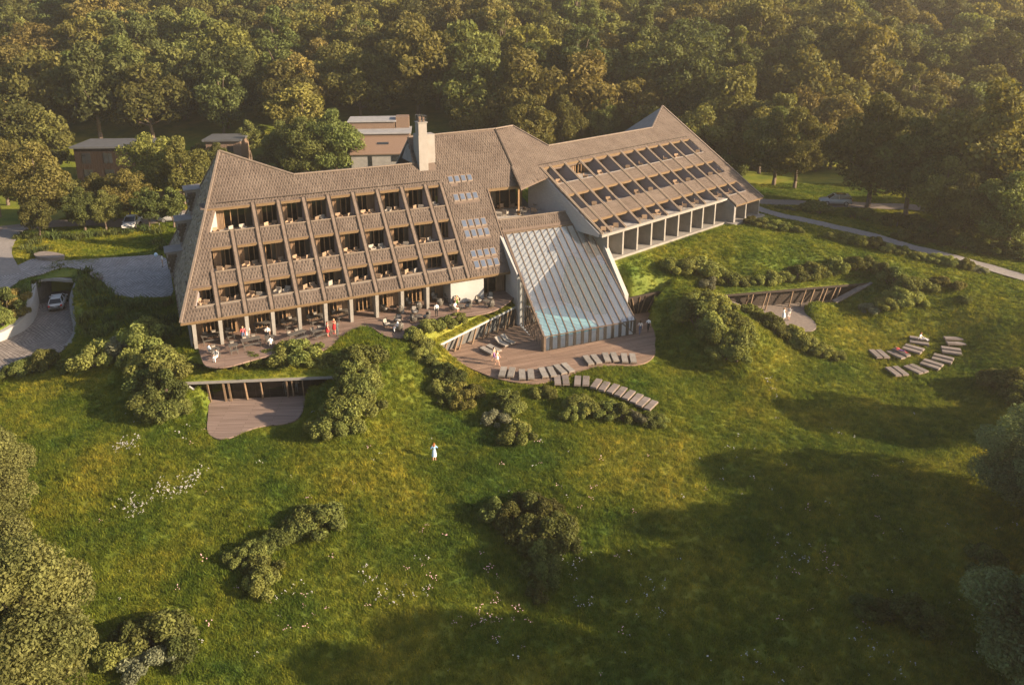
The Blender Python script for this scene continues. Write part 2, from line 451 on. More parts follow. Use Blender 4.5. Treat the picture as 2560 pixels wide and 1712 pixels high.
class MB:
    def __init__(self):
        self.v, self.f, self.mi, self.tint = [], [], [], []
        self.cur = 0
    def add(self, vs, fs):
        k = len(self.v)
        self.v += [tuple(map(float, p)) for p in vs]
        self.f += [tuple(i + k for i in f) for f in fs]
        self.mi += [self.cur] * len(fs)
        return self
    def hexa(self, b, t):
        """b, t: four corners each, same order"""
        return self.add(list(b) + list(t), [(3, 2, 1, 0), (4, 5, 6, 7), (0, 1, 5, 4), (1, 2, 6, 5), (2, 3, 7, 6), (3, 0, 4, 7)])
    def box(self, c, size, rotz=0.0):
        x, y, z = c; a, b_, h = [s / 2 for s in size]
        cr, sr = math.cos(rotz), math.sin(rotz)
        pts = [(x + cr * dx - sr * dy, y + sr * dx + cr * dy) for dx, dy in ((-a, -b_), (a, -b_), (a, b_), (-a, b_))]
        return self.hexa([(*p, z - h) for p in pts], [(*p, z + h) for p in pts])
    def prism(self, low, top):
        n = len(low)
        return self.add(list(low) + list(top), [tuple(range(n - 1, -1, -1)), tuple(range(n, 2 * n))] +
                        [(i, (i + 1) % n, n + (i + 1) % n, n + i) for i in range(n)])
    def slab(self, pts, t):
        """polygon of 3-D points, thickened downwards by t"""
        return self.prism([np.asarray(p) - np.array([0, 0, t]) for p in pts], pts)
    def bar(self, p, q, w, h, up=(0, 0, 1)):
        p, q = np.asarray(p, float), np.asarray(q, float)
        d = q - p; d /= np.linalg.norm(d)
        s = np.cross(d, up); n = np.linalg.norm(s)
        s = np.array([1.0, 0, 0]) if n < 1e-6 else s / n
        n_ = np.cross(s, d)
        o = [(-s * w - n_ * h) / 2, (s * w - n_ * h) / 2, (s * w + n_ * h) / 2, (-s * w + n_ * h) / 2]
        return self.hexa([p + k for k in o], [q + k for k in o])
    def tube(self, p, q, r0, r1=None, n=6, caps=True):
        r1 = r0 if r1 is None else r1
        p, q = np.asarray(p, float), np.asarray(q, float)
        d = q - p; d /= max(1e-9, np.linalg.norm(d))
        a = np.cross(d, (0, 0, 1.0) if abs(d[2]) < 0.9 else (1.0, 0, 0)); a /= np.linalg.norm(a); b_ = np.cross(d, a)
        ring = lambda c, r: [c + r * (a * math.cos(t) + b_ * math.sin(t)) for t in [2 * math.pi * i / n for i in range(n)]]
        fs = [(i, (i + 1) % n, n + (i + 1) % n, n + i) for i in range(n)]
        if caps: fs += [tuple(range(n - 1, -1, -1)), tuple(range(n, 2 * n))]
        return self.add(ring(p, r0) + ring(q, r1), fs)
    def path(self, pts, radii, n=6):
        for i in range(len(pts) - 1):
            self.tube(pts[i], pts[i + 1], radii[i], radii[i + 1], n)
        return self
    def lathe(self, prof, n=16, c=(0, 0, 0), a0=0.0, a1=2 * math.pi):
        full = abs(a1 - a0 - 2 * math.pi) < 1e-6
        m = n if full else n + 1
        vs = []
        for i in range(m):
            t = a0 + (a1 - a0) * i / n
            vs += [(c[0] + r * math.cos(t), c[1] + r * math.sin(t), c[2] + z) for r, z in prof]
        k = len(prof); fs = []
        for i in range(n):
            j = (i + 1) % m
            fs += [(i * k + a, j * k + a, j * k + a + 1, i * k + a + 1) for a in range(k - 1)]
        return self.add(vs, fs)
    def mesh(self, name, mats, org=None, smooth=False):
        me = bpy.data.meshes.new(name)
        v = self.v
        if org is not None:
            v = (np.asarray(v) - np.asarray(org)).tolist()
        me.from_pydata(v, [], self.f)
        for m in ([mats] if isinstance(mats, str) else mats):
            me.materials.append(MATS[m])
        if any(self.mi):
            me.polygons.foreach_set('material_index', self.mi)
        if smooth:
            me.polygons.foreach_set('use_smooth', [True] * len(self.f))
        me.update()
        return me
    def build(self, name, mats, thing=None, parent=None, smooth=False):
        """world-space mesh; placed under a thing (or a part of it)"""
        org = thing.loc if thing is not None else None
        return link(name, self.mesh(name, mats, org, smooth), parent if parent is not None else (thing.o if thing is not None else None))

def fast_mesh(name, verts, quads, mat, tint=None, tris=None):
    """big meshes from numpy arrays"""
    me = bpy.data.meshes.new(name)
    nv = len(verts)
    faces = quads if tris is None else None
    k = faces.shape[1]
    me.vertices.add(nv); me.vertices.foreach_set('co', np.asarray(verts, np.float32).ravel())
    nf = len(faces)
    me.loops.add(nf * k); me.loops.foreach_set('vertex_index', faces.astype(np.int32).ravel())
    me.polygons.add(nf)
    me.polygons.foreach_set('loop_start', np.arange(nf, dtype=np.int32) * k)
    if tint is not None:
        a = me.attributes.new('tint', 'FLOAT', 'FACE'); a.data.foreach_set('value', np.asarray(tint, np.float32))
    me.materials.append(MATS[mat])
    me.update(calc_edges=True)
    return me

def copy_tree(o, loc, rotz, scale=None, label=None, group=None):
    c = o.copy(); COL.objects.link(c)
    c.location = tuple(map(float, loc)); c.rotation_euler = (0, 0, rotz)
    if scale is not None:
        c.scale = scale if isinstance(scale, (tuple, list)) else (scale,) * 3
    if label: c['label'] = label
    if group: c['group'] = group
    for ch in o.children:
        d = ch.copy(); COL.objects.link(d); d.parent = c
        for g in ch.children:
            e = g.copy(); COL.objects.link(e); e.parent = d
    return c

# ------------------------------------------------------------------ terrain
def xy(pts, z):
    return [tuple(at(x, y, z)[:2]) for x, y in pts]

def smooth_closed(poly, it=2):
    p = np.array(poly, float)
    for _ in range(it):
        q = np.roll(p, -1, axis=0)
        p = np.stack([0.75 * p + 0.25 * q, 0.25 * p + 0.75 * q], 1).reshape(-1, 2)
    return [tuple(a) for a in p]

def smooth_open(poly, it=2):
    p = np.array(poly, float)
    for _ in range(it):
        q = p[1:]; r = p[:-1]
        mid = np.stack([0.75 * r + 0.25 * q, 0.25 * r + 0.75 * q], 1).reshape(-1, p.shape[1])
        p = np.vstack([p[:1], mid, p[-1:]])
    return [tuple(a) for a in p]

def sdist(poly, X, Y):
    """signed distance to a polygon, positive inside"""
    P = np.array(poly, float); n = len(P)
    d2 = np.full(X.shape, 1e12); inside = np.zeros(X.shape, bool)
    for i in range(n):
        x0, y0 = P[i]; x1, y1 = P[(i + 1) % n]
        ex, ey = x1 - x0, y1 - y0; L2 = ex * ex + ey * ey + 1e-12
        t = np.clip(((X - x0) * ex + (Y - y0) * ey) / L2, 0, 1)
        d2 = np.minimum(d2, (X - x0 - t * ex) ** 2 + (Y - y0 - t * ey) ** 2)
        cond = (y0 > Y) != (y1 > Y)
        with np.errstate(divide='ignore', invalid='ignore'):
            xi = ex * (Y - y0) / (y1 - y0 if y1 != y0 else 1e-12) + x0
        inside ^= cond & (X < xi)
    d = np.sqrt(d2)
    return np.where(inside, d, -d)

# outlines (photo pixels on their level)
ter_front = xy([(495, 867), (503, 895), (510, 912), (525, 918), (563, 918), (595, 910), (649, 894), (704, 882), (769, 884), (797, 880), (829, 864), (847, 845), (872, 826),
                (904, 816), (930, 818), (945, 829), (965, 841), (993, 845), (1019, 842), (1045, 830), (1060, 812), (1097, 797), (1132, 792), (1182, 788),
                (1219, 783), (1251, 770), (1275, 753)], Z_TER)
ter_front = smooth_open(ter_front, 2)
TERRACE = ter_front + [tuple(W1(37.0, -0.3, 0)[:2]), tuple(W1(37.0, 3.2, 0)[:2]), tuple(W1(1.0, 3.2, 0)[:2]), tuple(W1(1.0, 0.6, 0)[:2])]
RZ0, RZ1 = -2.1, -1.1
RW0, RW1 = at(1091, 864, RZ0)[:2], at(1305, 757, RZ1)[:2]
_rd = (RW1 - RW0) / np.linalg.norm(RW1 - RW0); _rn = np.array([_rd[1], -_rd[0]])          # top edge of the retaining wall beside the lower deck
deck_front = smooth_open(xy([(1096, 884), (1107, 892), (1141, 904), (1196, 929), (1245, 947), (1292, 956), (1338, 959), (1368, 955), (1414, 941), (1445, 929), (1476, 919),
                 (1522, 913), (1583, 913), (1614, 908), (1635, 892), (1640, 876), (1636, 858), (1640, 843), (1632, 818), (1617, 797), (1640, 778), (1652, 772)], Z_DECK), 2)
MW0, MW1 = at(1569, 748, -1.2)[:2], at(1692, 722, -0.9)[:2]            # top edge of the slatted wall right of the glass hall
_m0, _m1 = at(1584, 784, Z_DECK)[:2], at(1650, 775, Z_DECK)[:2]
DECK = [tuple(p) for p in deck_front[:-1]] + [tuple(_m1 + [.9, .5]), tuple(_m0 + [-.6, .25]), tuple(W1(49.2, 4.0, 0)[:2]), tuple(W1(36.9, 4.0, 0)[:2]), tuple(W1(36.9, -1.8, 0)[:2]), tuple(RW1 - _rn * .7), tuple(RW0 - _rn * .7 - _rd * .3)]
b1_front = smooth_open(xy([(522, 1003), (521, 1031), (516, 1075), (526, 1089), (545, 1097), (570, 1095), (594, 1087), (630, 1070), (666, 1062), (715, 1059), (744, 1048), (759, 1026), (764, 992)], Z_B1), 2)
B1L, B1R = at(452, 958, -1.85)[:2], at(848, 942, -1.85)[:2]            # roof edge of the left sunken lounge
b1n = np.array([-(B1R - B1L)[1], (B1R - B1L)[0]]); b1n /= np.linalg.norm(b1n)
B1 = [tuple(p) for p in b1_front] + [tuple(np.array(b1_front[-1]) + b1n * .45), tuple(B1R + b1n * .55), tuple(B1R + b1n * 2.4), tuple(B1L + b1n * 2.4), tuple(B1L + b1n * .55), tuple(np.array(b1_front[0]) + b1n * .45)]
b2_front = smooth_open(xy([(1873, 776), (1899, 791), (1927, 805), (1952, 820), (1982, 828), (2015, 832), (2038, 824), (2043, 814), (2032, 798), (2010, 781), (2012, 768)], Z_B2), 2)
B2L, B2R = at(1791, 740, -0.85)[:2], at(2176, 708, -0.85)[:2]
b2n = np.array([-(B2R - B2L)[1], (B2R - B2L)[0]]); b2n /= np.linalg.norm(b2n)
B2P = [tuple(p) for p in b2_front] + [tuple(at(2085, 760, Z_B2)[:2]), tuple(at(2085, 760, Z_B2)[:2] + b2n * .4), tuple(B2R + b2n * .55), tuple(B2R + b2n * 1.6), tuple(B2L + b2n * 1.6), tuple(B2L + b2n * .55), tuple(at(1856, 771, Z_B2)[:2] + b2n * .4), tuple(at(1856, 771, Z_B2)[:2])]
COURT = xy([(160, 652), (230, 646), (330, 641), (414, 634), (428, 690), (436, 738), (400, 742), (344, 745), (300, 741), (281, 732), (258, 703), (225, 682), (178, 666), (140, 670), (105, 685), (70, 691), (35, 709), (0, 742),
            (-120, 790), (-120, 700), (0, 690), (40, 665), (90, 642)], Z_COURT)
COURT = smooth_closed(COURT, 1)
RAMP = xy([(-160, 905), (0, 853), (35, 838), (60, 824), (84, 797), (93, 751), (120, 730), (185, 724), (202, 746), (186, 775), (184, 790), (190, 815), (193, 838), (168, 867), (133, 891), (70, 909), (0, 926), (-160, 975)], Z_RAMP)
RAMP = smooth_closed(RAMP, 1)
_t0, _t1 = at(92, 757, Z_RAMP)[:2], at(203, 747, Z_RAMP)[:2]
TUNNEL = [tuple(_t0), tuple(_t1), tuple(_t1 + [-.8, 7.0]), tuple(_t0 + [-.8, 7.0])]

CTRL = [(510, 930, -.6), (650, 912, -.7), (770, 900, -.6), (905, 830, -.35), (990, 856, -.6), (1060, 840, -.7), (1085, 858, -1.75), (1120, 838, -1.3), (1200, 797, -1.05), (1290, 757, -.7), (940, 870, -.7),
        (452, 950, -1.75), (560, 945, -1.7), (650, 940, -1.6), (750, 938, -1.65), (848, 934, -1.75), (430, 960, -2.0), (400, 1010, -3.1), (345, 900, -1.4), (450, 1075, -4.0), (880, 950, -1.2), (880, 1035, -2.8), (835, 1105, -4.0), (930, 1020, -3.6),
        (516, 1100, -4.1), (600, 1110, -4.2), (770, 1075, -4.1), (1000, 1000, -3.4), (960, 900, -1.2), (1086, 1154, -5.4), (900, 1300, -6.2), (500, 1300, -5.7), (200, 1150, -4.7), (50, 1000, -4.0),
        (0, 1700, -7.4), (700, 1700, -7.8), (1280, 1700, -8.2), (2000, 1700, -8.2), (2560, 1700, -7.8), (1300, 1400, -7.0), (1800, 1350, -6.6), (2300, 1300, -6.0), (2560, 1150, -5.0), (1700, 1100, -5.4), (1300, 1050, -4.6),
        (1200, 965, -3.9), (1120, 930, -3.2), (1150, 920, -3.5), (1300, 970, -3.65), (1445, 940, -3.6), (1600, 922, -3.55), (1660, 860, -3.3), (1660, 800, -2.6),
        (1695, 745, -.6), (1760, 785, -.1), (1800, 818, -.7), (1850, 855, -1.7), (1920, 885, -3.0), (1990, 910, -4.0), (1690, 890, -3.9), (1780, 920, -4.2), (1665, 830, -3.2), (1800, 970, -4.6), (1625, 725, -.7), (1780, 740, -.75), (1980, 716, -.6), (2175, 700, -.55),
        (2020, 845, -3.1), (2070, 810, -3.05), (2215, 750, -1.6), (2160, 800, -3.1), (2100, 785, -3.05), (2300, 770, -1.9), (2100, 885, -4.1), (2250, 880, -4.3), (2250, 940, -4.7), (2400, 870, -3.9),
        (1532, 648, 2.45), (1660, 612, 2.45), (1800, 562, 2.45), (1885, 552, 2.3), (1600, 685, 1.2), (1700, 660, 1.4), (1710, 710, -.2), (1850, 645, 1.7), (1980, 615, 1.9), (1900, 690, .3), (2100, 650, 1.1), (2300, 700, 0), (2260, 640, 1.1),
        (1900, 532, 2.2), (2100, 572, 1.9), (2300, 622, 1.2), (2560, 695, .3), (2560, 850, -2.0), (2450, 790, -1.5), (1950, 507, 2.2), (2080, 513, 2.1), (2250, 530, 2.0), (2500, 590, 1.6),
        (300, 690, Z_COURT), (414, 634, Z_COURT), (430, 745, -.5), (160, 652, Z_COURT), (30, 770, -.5), (250, 600, -.3), (400, 560, -.1), (50, 560, -.1), (330, 566, 0),
        (215, 765, -.8), (260, 770, -.6), (140, 695, -.40), (205, 795, -1.75), (215, 825, -2.5), (205, 852, -3.15), (-60, 850, -3.0), (0, 833, -2.8), (40, 802, -2.25), (66, 765, -1.3), (30, 745, -.6), (75, 715, -.45), (205, 715, -.45), (240, 800, -1.2), (300, 850, -1.2), (400, 820, -.9), (440, 800, -.6), (230, 890, -2.6), (330, 965, -2.8), (130, 945, -3.7), (490, 880, -.5), (470, 920, -.9)]
wp = [at(x, y, z) for x, y, z in CTRL]
for x_, y_, z_ in ((-120, 130, 0), (-60, 140, 0), (0, 140, .6), (60, 140, 2), (120, 140, 2), (-150, 200, 0), (0, 200, 0), (150, 200, 0), (-150, 320, 0), (0, 320, 0), (150, 320, 0), (-90, 90, -.5), (-90, 60, -5), (-70, 30, -8),
                   (0, 25, -9), (70, 30, -8), (80, 60, -4), (90, 85, -.5), (100, 110, 1.5), (-10, 110, 0), (-20, 95, -.3), (-35, 100, -.3), (20, 115, 2.3), (0, 60, -5.4)):
    wp.append(np.array([x_, y_, z_], float))
for top_, foot_, nn_, zt_, zf_ in ((B1R, np.array(b1_front[-1]), b1n, -1.9, Z_B1), (B1L, np.array(b1_front[0]), b1n, -1.9, Z_B1), (B2L, at(1858, 772, Z_B2)[:2], b2n, -.9, Z_B2), (B2R, at(2087, 760, Z_B2)[:2], b2n, -.9, Z_B2)):
    for f_ in (0, .33, .66, 1.0):
        for off_ in (.35, 1.3):
            q_ = top_ * (1 - f_) + foot_ * f_ - nn_ * off_
            wp.append(np.array([q_[0], q_[1], (zt_ * (1 - f_) + zf_ * f_) - (.15 if off_ > 1 else 0) * (1 - f_)]))
wp = np.array(wp)

def _tps(r2):
    return 0.5 * r2 * np.log(r2 + 1e-9)

_n = len(wp)
_K = _tps(((wp[:, None, :2] - wp[None, :, :2]) ** 2).sum(-1)) + np.eye(_n) * 6.0
_P = np.hstack([np.ones((_n, 1)), wp[:, :2]])
_M = np.block([[_K, _P], [_P.T, np.zeros((3, 3))]])
_w = np.linalg.solve(_M, np.concatenate([wp[:, 2], np.zeros(3)]))

def base_z(X, Y):
    X = np.asarray(X, float); Y = np.asarray(Y, float); sh = X.shape
    xf = np.clip(X.ravel(), -160, 160); yf = np.clip(Y.ravel(), 20, 330)
    out = _w[_n] + _w[_n + 1] * xf + _w[_n + 2] * yf
    for i in range(_n):
        out += _w[i] * _tps((xf - wp[i, 0]) ** 2 + (yf - wp[i, 1]) ** 2)
    out = out.reshape(sh)
    far = np.clip((Y - 132) / 30, 0, 1)
    out = out * (1 - far) + far * np.clip(out, 0, 1.5)
    hill = 0.215 * np.maximum(0, Y - 158) + 0.02 * np.maximum(0, Y - 158) * np.sin(X * 0.03)
    hill = np.minimum(hill, 60 + 0.02 * Y)
    out = out + hill
    out += 0.10 * np.sin(X * 0.55 + 0.3 * Y) * np.sin(Y * 0.48 - 0.2 * X) + 0.05 * np.sin(X * 1.3 + 1) * np.cos(Y * 1.1)
    return out

def ss(t):
    t = np.clip(t, 0, 1); return t * t * (3 - 2 * t)

CUTS = [(TERRACE, Z_TER - .22, .5, 1.6), (DECK, Z_DECK - .22, .05, .6), (B1, Z_B1 - .2, .02, .6), (B2P, Z_B2 - .2, .02, .7), (COURT, Z_COURT - .14, .4, 1.8), (RAMP, Z_RAMP - .16, .0, .5)]
CUTS.insert(4, (TUNNEL, Z_RAMP - .16, .0, .3))
W2FLOOR = [tuple(W2(u, v, 0)[:2]) for u, v in ((-1, -1.0), (27, -1.0), (27, -2.6), (35.2, -2.6), (35.2, 16), (-1, 16))]
HOTEL1 = [tuple(W1(u, v, 0)[:2]) for u, v in ((1.0, 1.0), (36.5, 1.0), (36.5, 26), (1.0, 26))]

def zfield(X, Y):
    X = np.asarray(X, float); Y = np.asarray(Y, float)
    z = base_z(X, Y)
    for poly, fl, m_in, m_out in CUTS:
        sd = sdist(poly, X, Y)
        # soft approach of the lawn towards level paving, steep edge at cuts
        k = ss((sd + m_out) / (m_out + m_in))
        z = z * (1 - k) + fl * k
    k = ss((sdist(HOTEL1, X, Y) + .6) / 1.2)
    z = z * (1 - k) + (Z_TER - .3) * k
    k = ss((sdist(W2FLOOR, X, Y) + 1.0) / 1.2)
    z = z * (1 - k) + (Z_W2 - .3) * k
    return z

def zi(X, Y):
    """height of the finished land, read from its grid"""
    X = np.asarray(X, float); Y = np.asarray(Y, float)
    i = np.clip(np.searchsorted(gx, X) - 1, 0, len(gx) - 2); j = np.clip(np.searchsorted(gy, Y) - 1, 0, len(gy) - 2)
    fx = np.clip((X - gx[i]) / (gx[i + 1] - gx[i]), 0, 1); fy = np.clip((Y - gy[j]) / (gy[j + 1] - gy[j]), 0, 1)
    return (GZ[j, i] * (1 - fx) + GZ[j, i + 1] * fx) * (1 - fy) + (GZ[j + 1, i] * (1 - fx) + GZ[j + 1, i + 1] * fx) * fy

def gz(x, y):
    return float(zi(np.array([x]), np.array([y]))[0])

def ground(px, py):
    """where the line of sight through a photo pixel meets the land"""
    d = ray(px, py)
    ts = np.arange(30, 260, 0.5)
    P = CAMP[None] + d[None] * ts[:, None]
    h = P[:, 2] - zi(P[:, 0], P[:, 1])
    k = int(np.argmax(h < 0))
    if h[k] >= 0:
        k = len(ts) - 1
    a, b_ = (h[k - 1], h[k]) if k > 0 else (h[0], h[0])
    t = ts[k - 1] + 0.5 * a / (a - b_ + 1e-9) if k > 0 else ts[0]
    p = CAMP + d * t
    return np.array([p[0], p[1], gz(p[0], p[1])])

def grid_lines(a, b, step, lo, hi):
    mid = list(np.arange(a, b + 1e-6, step))
    out, s, x = [], step, b
    while x < hi:
        s *= 1.22; x += s; out.append(x)
    left, s, x = [], step, a
    while x > lo:
        s *= 1.22; x -= s; left.append(x)
    return np.array(left[::-1] + mid + out)

gx = grid_lines(-76, 78, 0.5, -1500, 1500)
gy = grid_lines(36, 136, 0.5, -400, 2500)
GX, GY = np.meshgrid(gx, gy)
GZ = zfield(GX, GY)
nx, ny = len(gx), len(gy)
idx = np.arange(nx * ny).reshape(ny, nx)
quads = np.stack([idx[:-1, :-1], idx[:-1, 1:], idx[1:, 1:], idx[1:, :-1]], -1).reshape(-1, 4)
me = fast_mesh('ground', np.stack([GX, GY, GZ], -1).reshape(-1, 3), quads, 'grass_ground')
me.polygons.foreach_set('use_smooth', [True] * len(quads))
tag(link('ground', me), kind='structure')

def flat_sheet(name, poly, z, mat, t=0.12):
    mb = MB(); mb.slab([(x, y, z) for x, y in poly], t)
    return tag(mb.build(name, mat), kind='structure')

def inset(poly, d):
    """push a polygon outwards by d (approximate)"""
    p = np.array(poly); n = len(p)
    area = 0.5 * sum(p[i][0] * p[(i + 1) % n][1] - p[(i + 1) % n][0] * p[i][1] for i in range(n))
    sgn = 1 if area > 0 else -1
    out = []
    for i in range(n):
        e = p[(i + 1) % n] - p[i - 1]; e /= np.linalg.norm(e) + 1e-9
        out.append(tuple(p[i] + sgn * d * np.array([e[1], -e[0]])))
    return out

flat_sheet('terrace_decking', TERRACE, Z_TER, 'terrace_wood')
flat_sheet('lower_decking', DECK, Z_DECK, 'deck_wood')
flat_sheet('patio_left', B1, Z_B1, 'patio_wood')
flat_sheet('patio_right', B2P, Z_B2, 'gravel_road')
flat_sheet('paved_court', COURT, Z_COURT, 'cobble')
flat_sheet('paved_ramp', RAMP, Z_RAMP, 'cobble_ramp')

def strip(name, pix, width, mat, lift=0.05, world=False):
    pts = [ground(*p)[:2] for p in pix] if not world else [np.array(p) for p in pix]
    pts = np.array(smooth_open(pts, 3))
    mb = MB(); rows = []
    w = width / 2
    dense = []
    for i in range(len(pts) - 1):
        n = max(1, int(np.linalg.norm(pts[i + 1] - pts[i]) / 1.0))
        dense += [pts[i] + (pts[i + 1] - pts[i]) * k / n for k in range(n)]
    dense.append(pts[-1])
    dense = np.array(dense)
    tn = np.gradient(dense, axis=0); tn /= np.linalg.norm(tn, axis=1)[:, None]
    nr = np.stack([-tn[:, 1], tn[:, 0]], -1)
    vs, fs = [], []
    K = 7
    for i in range(len(dense)):
        zc = [gz(*(dense[i] + nr[i] * (k / (K - 1) - .5) * width)) for k in range(K)]
        for k in range(K):
            q = dense[i] + nr[i] * (k / (K - 1) - .5) * width
            vs.append((q[0], q[1], max(zc[k], np.mean(zc)) + lift))
    for i in range(len(dense) - 1):
        fs += [(i * K + k, i * K + k + 1, (i + 1) * K + k + 1, (i + 1) * K + k) for k in range(K - 1)]
    mb.add(vs, fs)
    o = mb.build(name, mat, smooth=True)
    tag(o, kind='structure')
    return dense

PATH_R = strip('path', [(1885, 520), (1930, 535), (2000, 550), (2100, 572), (2200, 595), (2300, 625), (2420, 655), (2560, 695), (2700, 745)], 2.3, 'path_grey', lift=.10)
ROAD_R = strip('road', [(1840, 500), (1960, 508), (2080, 514), (2200, 516), (2330, 524), (2480, 540), (2640, 556)], 3.4, 'gravel_road', lift=.10)
ROAD_L = strip('road', [(-140, 600), (20, 572), (120, 562), (220, 556), (330, 562), (420, 548), (480, 530)], 4.2, 'gravel_road', lift=.10)
ROAD_L2 = strip('road', [(20, 690), (-10, 640), (10, 600), (40, 572)], 3.2, 'path_grey', lift=.14)
PAVED = [TERRACE, DECK, B1, B2P, COURT, RAMP, W2FLOOR, HOTEL1]

# ------------------------------------------------------------------ the hotel
hotel = Thing('hotel_building', 'long two-winged hotel with steep brown shingle roofs and recessed balconies', 'hotel', (A1[0], A1[1], Z_TER))
H = hotel

def hip_u(v):
    return 6.41 * v / 13.69

SILL1 = [(1.0, 2.42), (3.45, 5.40), (6.62, 8.66)]          # lower and upper edge of the balcony openings up the left wing's roof
OPEN_L = [(1.5, 2.11), (3.85, 3.85), (3.96, 4.99)]         # their left ends (bottom, top)
OPEN_R = 31.0
RIBS1 = [3.72, 6.30, 8.93, 11.66, 14.46, 17.25, 20.13, 23.05, 26.06, 29.04, 31.05]
SKY1 = [(0.62, 1.32), (1.59, 2.26), (3.40, 4.13), (4.37, 5.08), (6.90, 7.58), (8.68, 9.34)]
SKY_U = [32.13 + k * 0.845 for k in range(4)]
SKY_W = 0.66

def roof_piece(fn, poly, t=0.25, name='roof_deck', mat='roof_under'):
    mb = MB(); mb.slab([fn(u, v, -0.02) for u, v in poly], t)
    return mb.build(name, mat, H)

vb = [0, 1.0, 2.42, 3.45, 5.40, 6.62, 8.66, 10.95]
for i, (v0, v1) in enumerate(zip(vb[:-1], vb[1:])):
    if i in (1, 3, 5):
        k = (i - 1) // 2
        roof_piece(R1, [(hip_u(v0), v0), (OPEN_L[k][0], v0), (OPEN_L[k][1], v1), (hip_u(v1), v1)])
        roof_piece(R1, [(OPEN_R, v0), (36.8, v0), (36.8, v1), (OPEN_R, v1)])
    else:
        r1_ = 41.2 if i == 6 else (36.8 if i else 36.65)
        roof_piece(R1, [(hip_u(v0), v0), (r1_, v0), (r1_ if i < 6 else 41.0, v1), (hip_u(v1), v1)])
roof_piece(R1, [(36.8, 7.82), (41.45, 7.82), (41.3, 8.66), (36.8, 8.66)])
roof_piece(R1, [(hip_u(10.95), 10.95), (13.9, 10.95), (6.41, 13.69)])
roof_piece(R1, [(28.3, 10.95), (41.0, 10.95), (40.56, 13.77), (28.7, 13.6)])
roof_piece(R1, [(37.0, 3.56), (46.75, 3.56), (46.4, 4.72), (37.0, 4.72)])

def in_p1(u, v):
    ok = (v > 0) & (u > hip_u(v))
    top = np.where(u < 13.94, 13.69 + (u - 6.41) * (10.95 - 13.69) / (13.94 - 6.41), np.where(u < 28.5, 10.95, 13.7))
    ok &= v < top
    right = np.where(v < 7.82, 36.75, 41.47 - (v - 7.8) * 0.152)
    body = ok & (u < right)
    for k, (v0, v1) in enumerate(SILL1):
        l = OPEN_L[k][0] + (OPEN_L[k][1] - OPEN_L[k][0]) * (v - v0) / (v1 - v0)
        body &= ~((v > v0) & (v < v1) & (u > l) & (u < OPEN_R))
    for v0, v1 in SKY1:
        for u0 in SKY_U:
            body &= ~((v > v0 - .06) & (v < v1 + .06) & (u > u0 - .08) & (u < u0 + SKY_W + .08))
    body &= ~((u > 28.8) & (u < 31.25) & (v > 10.15))
    band = (u > 37.0) & (u < 46.5) & (v > 3.56) & (v < 4.72)
    return body | band

def tile_arrays(fn, inside, u0, u1, v0, v1, cosang, course=0.42, width=0.31):
    """every shingle: eight corners"""
    dv = course * cosang
    rows = int((v1 - v0) / dv) + 1
    cols = int((u1 - u0) / width) + 2
    R, Cc = np.meshgrid(np.arange(rows), np.arange(cols), indexing='ij')
    U = u0 + (Cc - 0.5 * (R % 2)) * width + rng.normal(0, .018, R.shape)
    V = v0 + R * dv + rng.normal(0, .010, R.shape)
    cu, cv = U + width / 2, V + dv * 0.5
    m = inside(cu, cv) & inside(cu, V + dv * .12) & inside(cu, V + dv * .85)
    return U[m], V[m], dv, width

def tile_verts(fn, U, V, dv, width):
    n = len(U)
    lift = rng.uniform(.026, .042, n)
    w = width - rng.uniform(.004, .014, n)
    def col(u, v, h):
        return np.array([fn(a, b_, c_) for a, b_, c_ in zip(u, v, h)])
    lo, hi = V, V + dv * 1.12
    top = np.full(n, .012)
    a = col(U, lo, lift); b_ = col(U + w, lo, lift + rng.normal(0, .006, n)); c_ = col(U + w, hi, top + .012); d = col(U, hi, top + .012)
    e = col(U, lo + .01, lift - .06); f = col(U + w, lo + .01, lift - .06)
    return np.stack([a, b_, c_, d, e, f], 1)          # n,6,3

TILEF = np.array([[0, 1, 2, 3], [4, 5, 1, 0], [4, 0, 3, 3], [1, 5, 2, 2]])

def tile_mesh(name, vt, mat, tint):
    n = len(vt)
    base = (np.arange(n) * 6)[:, None, None]
    q = (np.array([[0, 1, 2, 3], [4, 5, 1, 0]])[None] + base).reshape(-1, 4)
    s3 = (np.array([[4, 0, 3], [1, 5, 2]])[None] + base).reshape(-1, 3)
    me = bpy.data.meshes.new(name)
    V = vt.reshape(-1, 3)
    me.vertices.add(len(V)); me.vertices.foreach_set('co', V.astype(np.float32).ravel())
    loops = np.concatenate([q.ravel(), s3.ravel()])
    me.loops.add(len(loops)); me.loops.foreach_set('vertex_index', loops.astype(np.int32))
    starts = np.concatenate([np.arange(len(q)) * 4, len(q) * 4 + np.arange(len(s3)) * 3])
    me.polygons.add(len(starts)); me.polygons.foreach_set('loop_start', starts.astype(np.int32))
    a = me.attributes.new('tint', 'FLOAT', 'FACE')
    a.data.foreach_set('value', np.concatenate([np.repeat(tint, 2), np.repeat(tint, 2)]).astype(np.float32))
    me.materials.append(MATS[mat]); me.update(calc_edges=True)
    return me

U, V, dv, wd = tile_arrays(R1, in_p1, 0, 49, 0.02, 13.9, math.cos(math.radians(46.7)))
tv = tile_verts(R1, U, V, dv, wd)
order = np.argsort(((tv[:, 0] - CAMP) ** 2).sum(-1))
near, rest = order[:300], order[300:]
tints = rng.random(len(U))
me = tile_mesh('roof_tiles', tv[rest] - hotel.loc, 'tile', tints[rest])
tag(link('roof_tiles', me, hotel.o), kind='stuff')
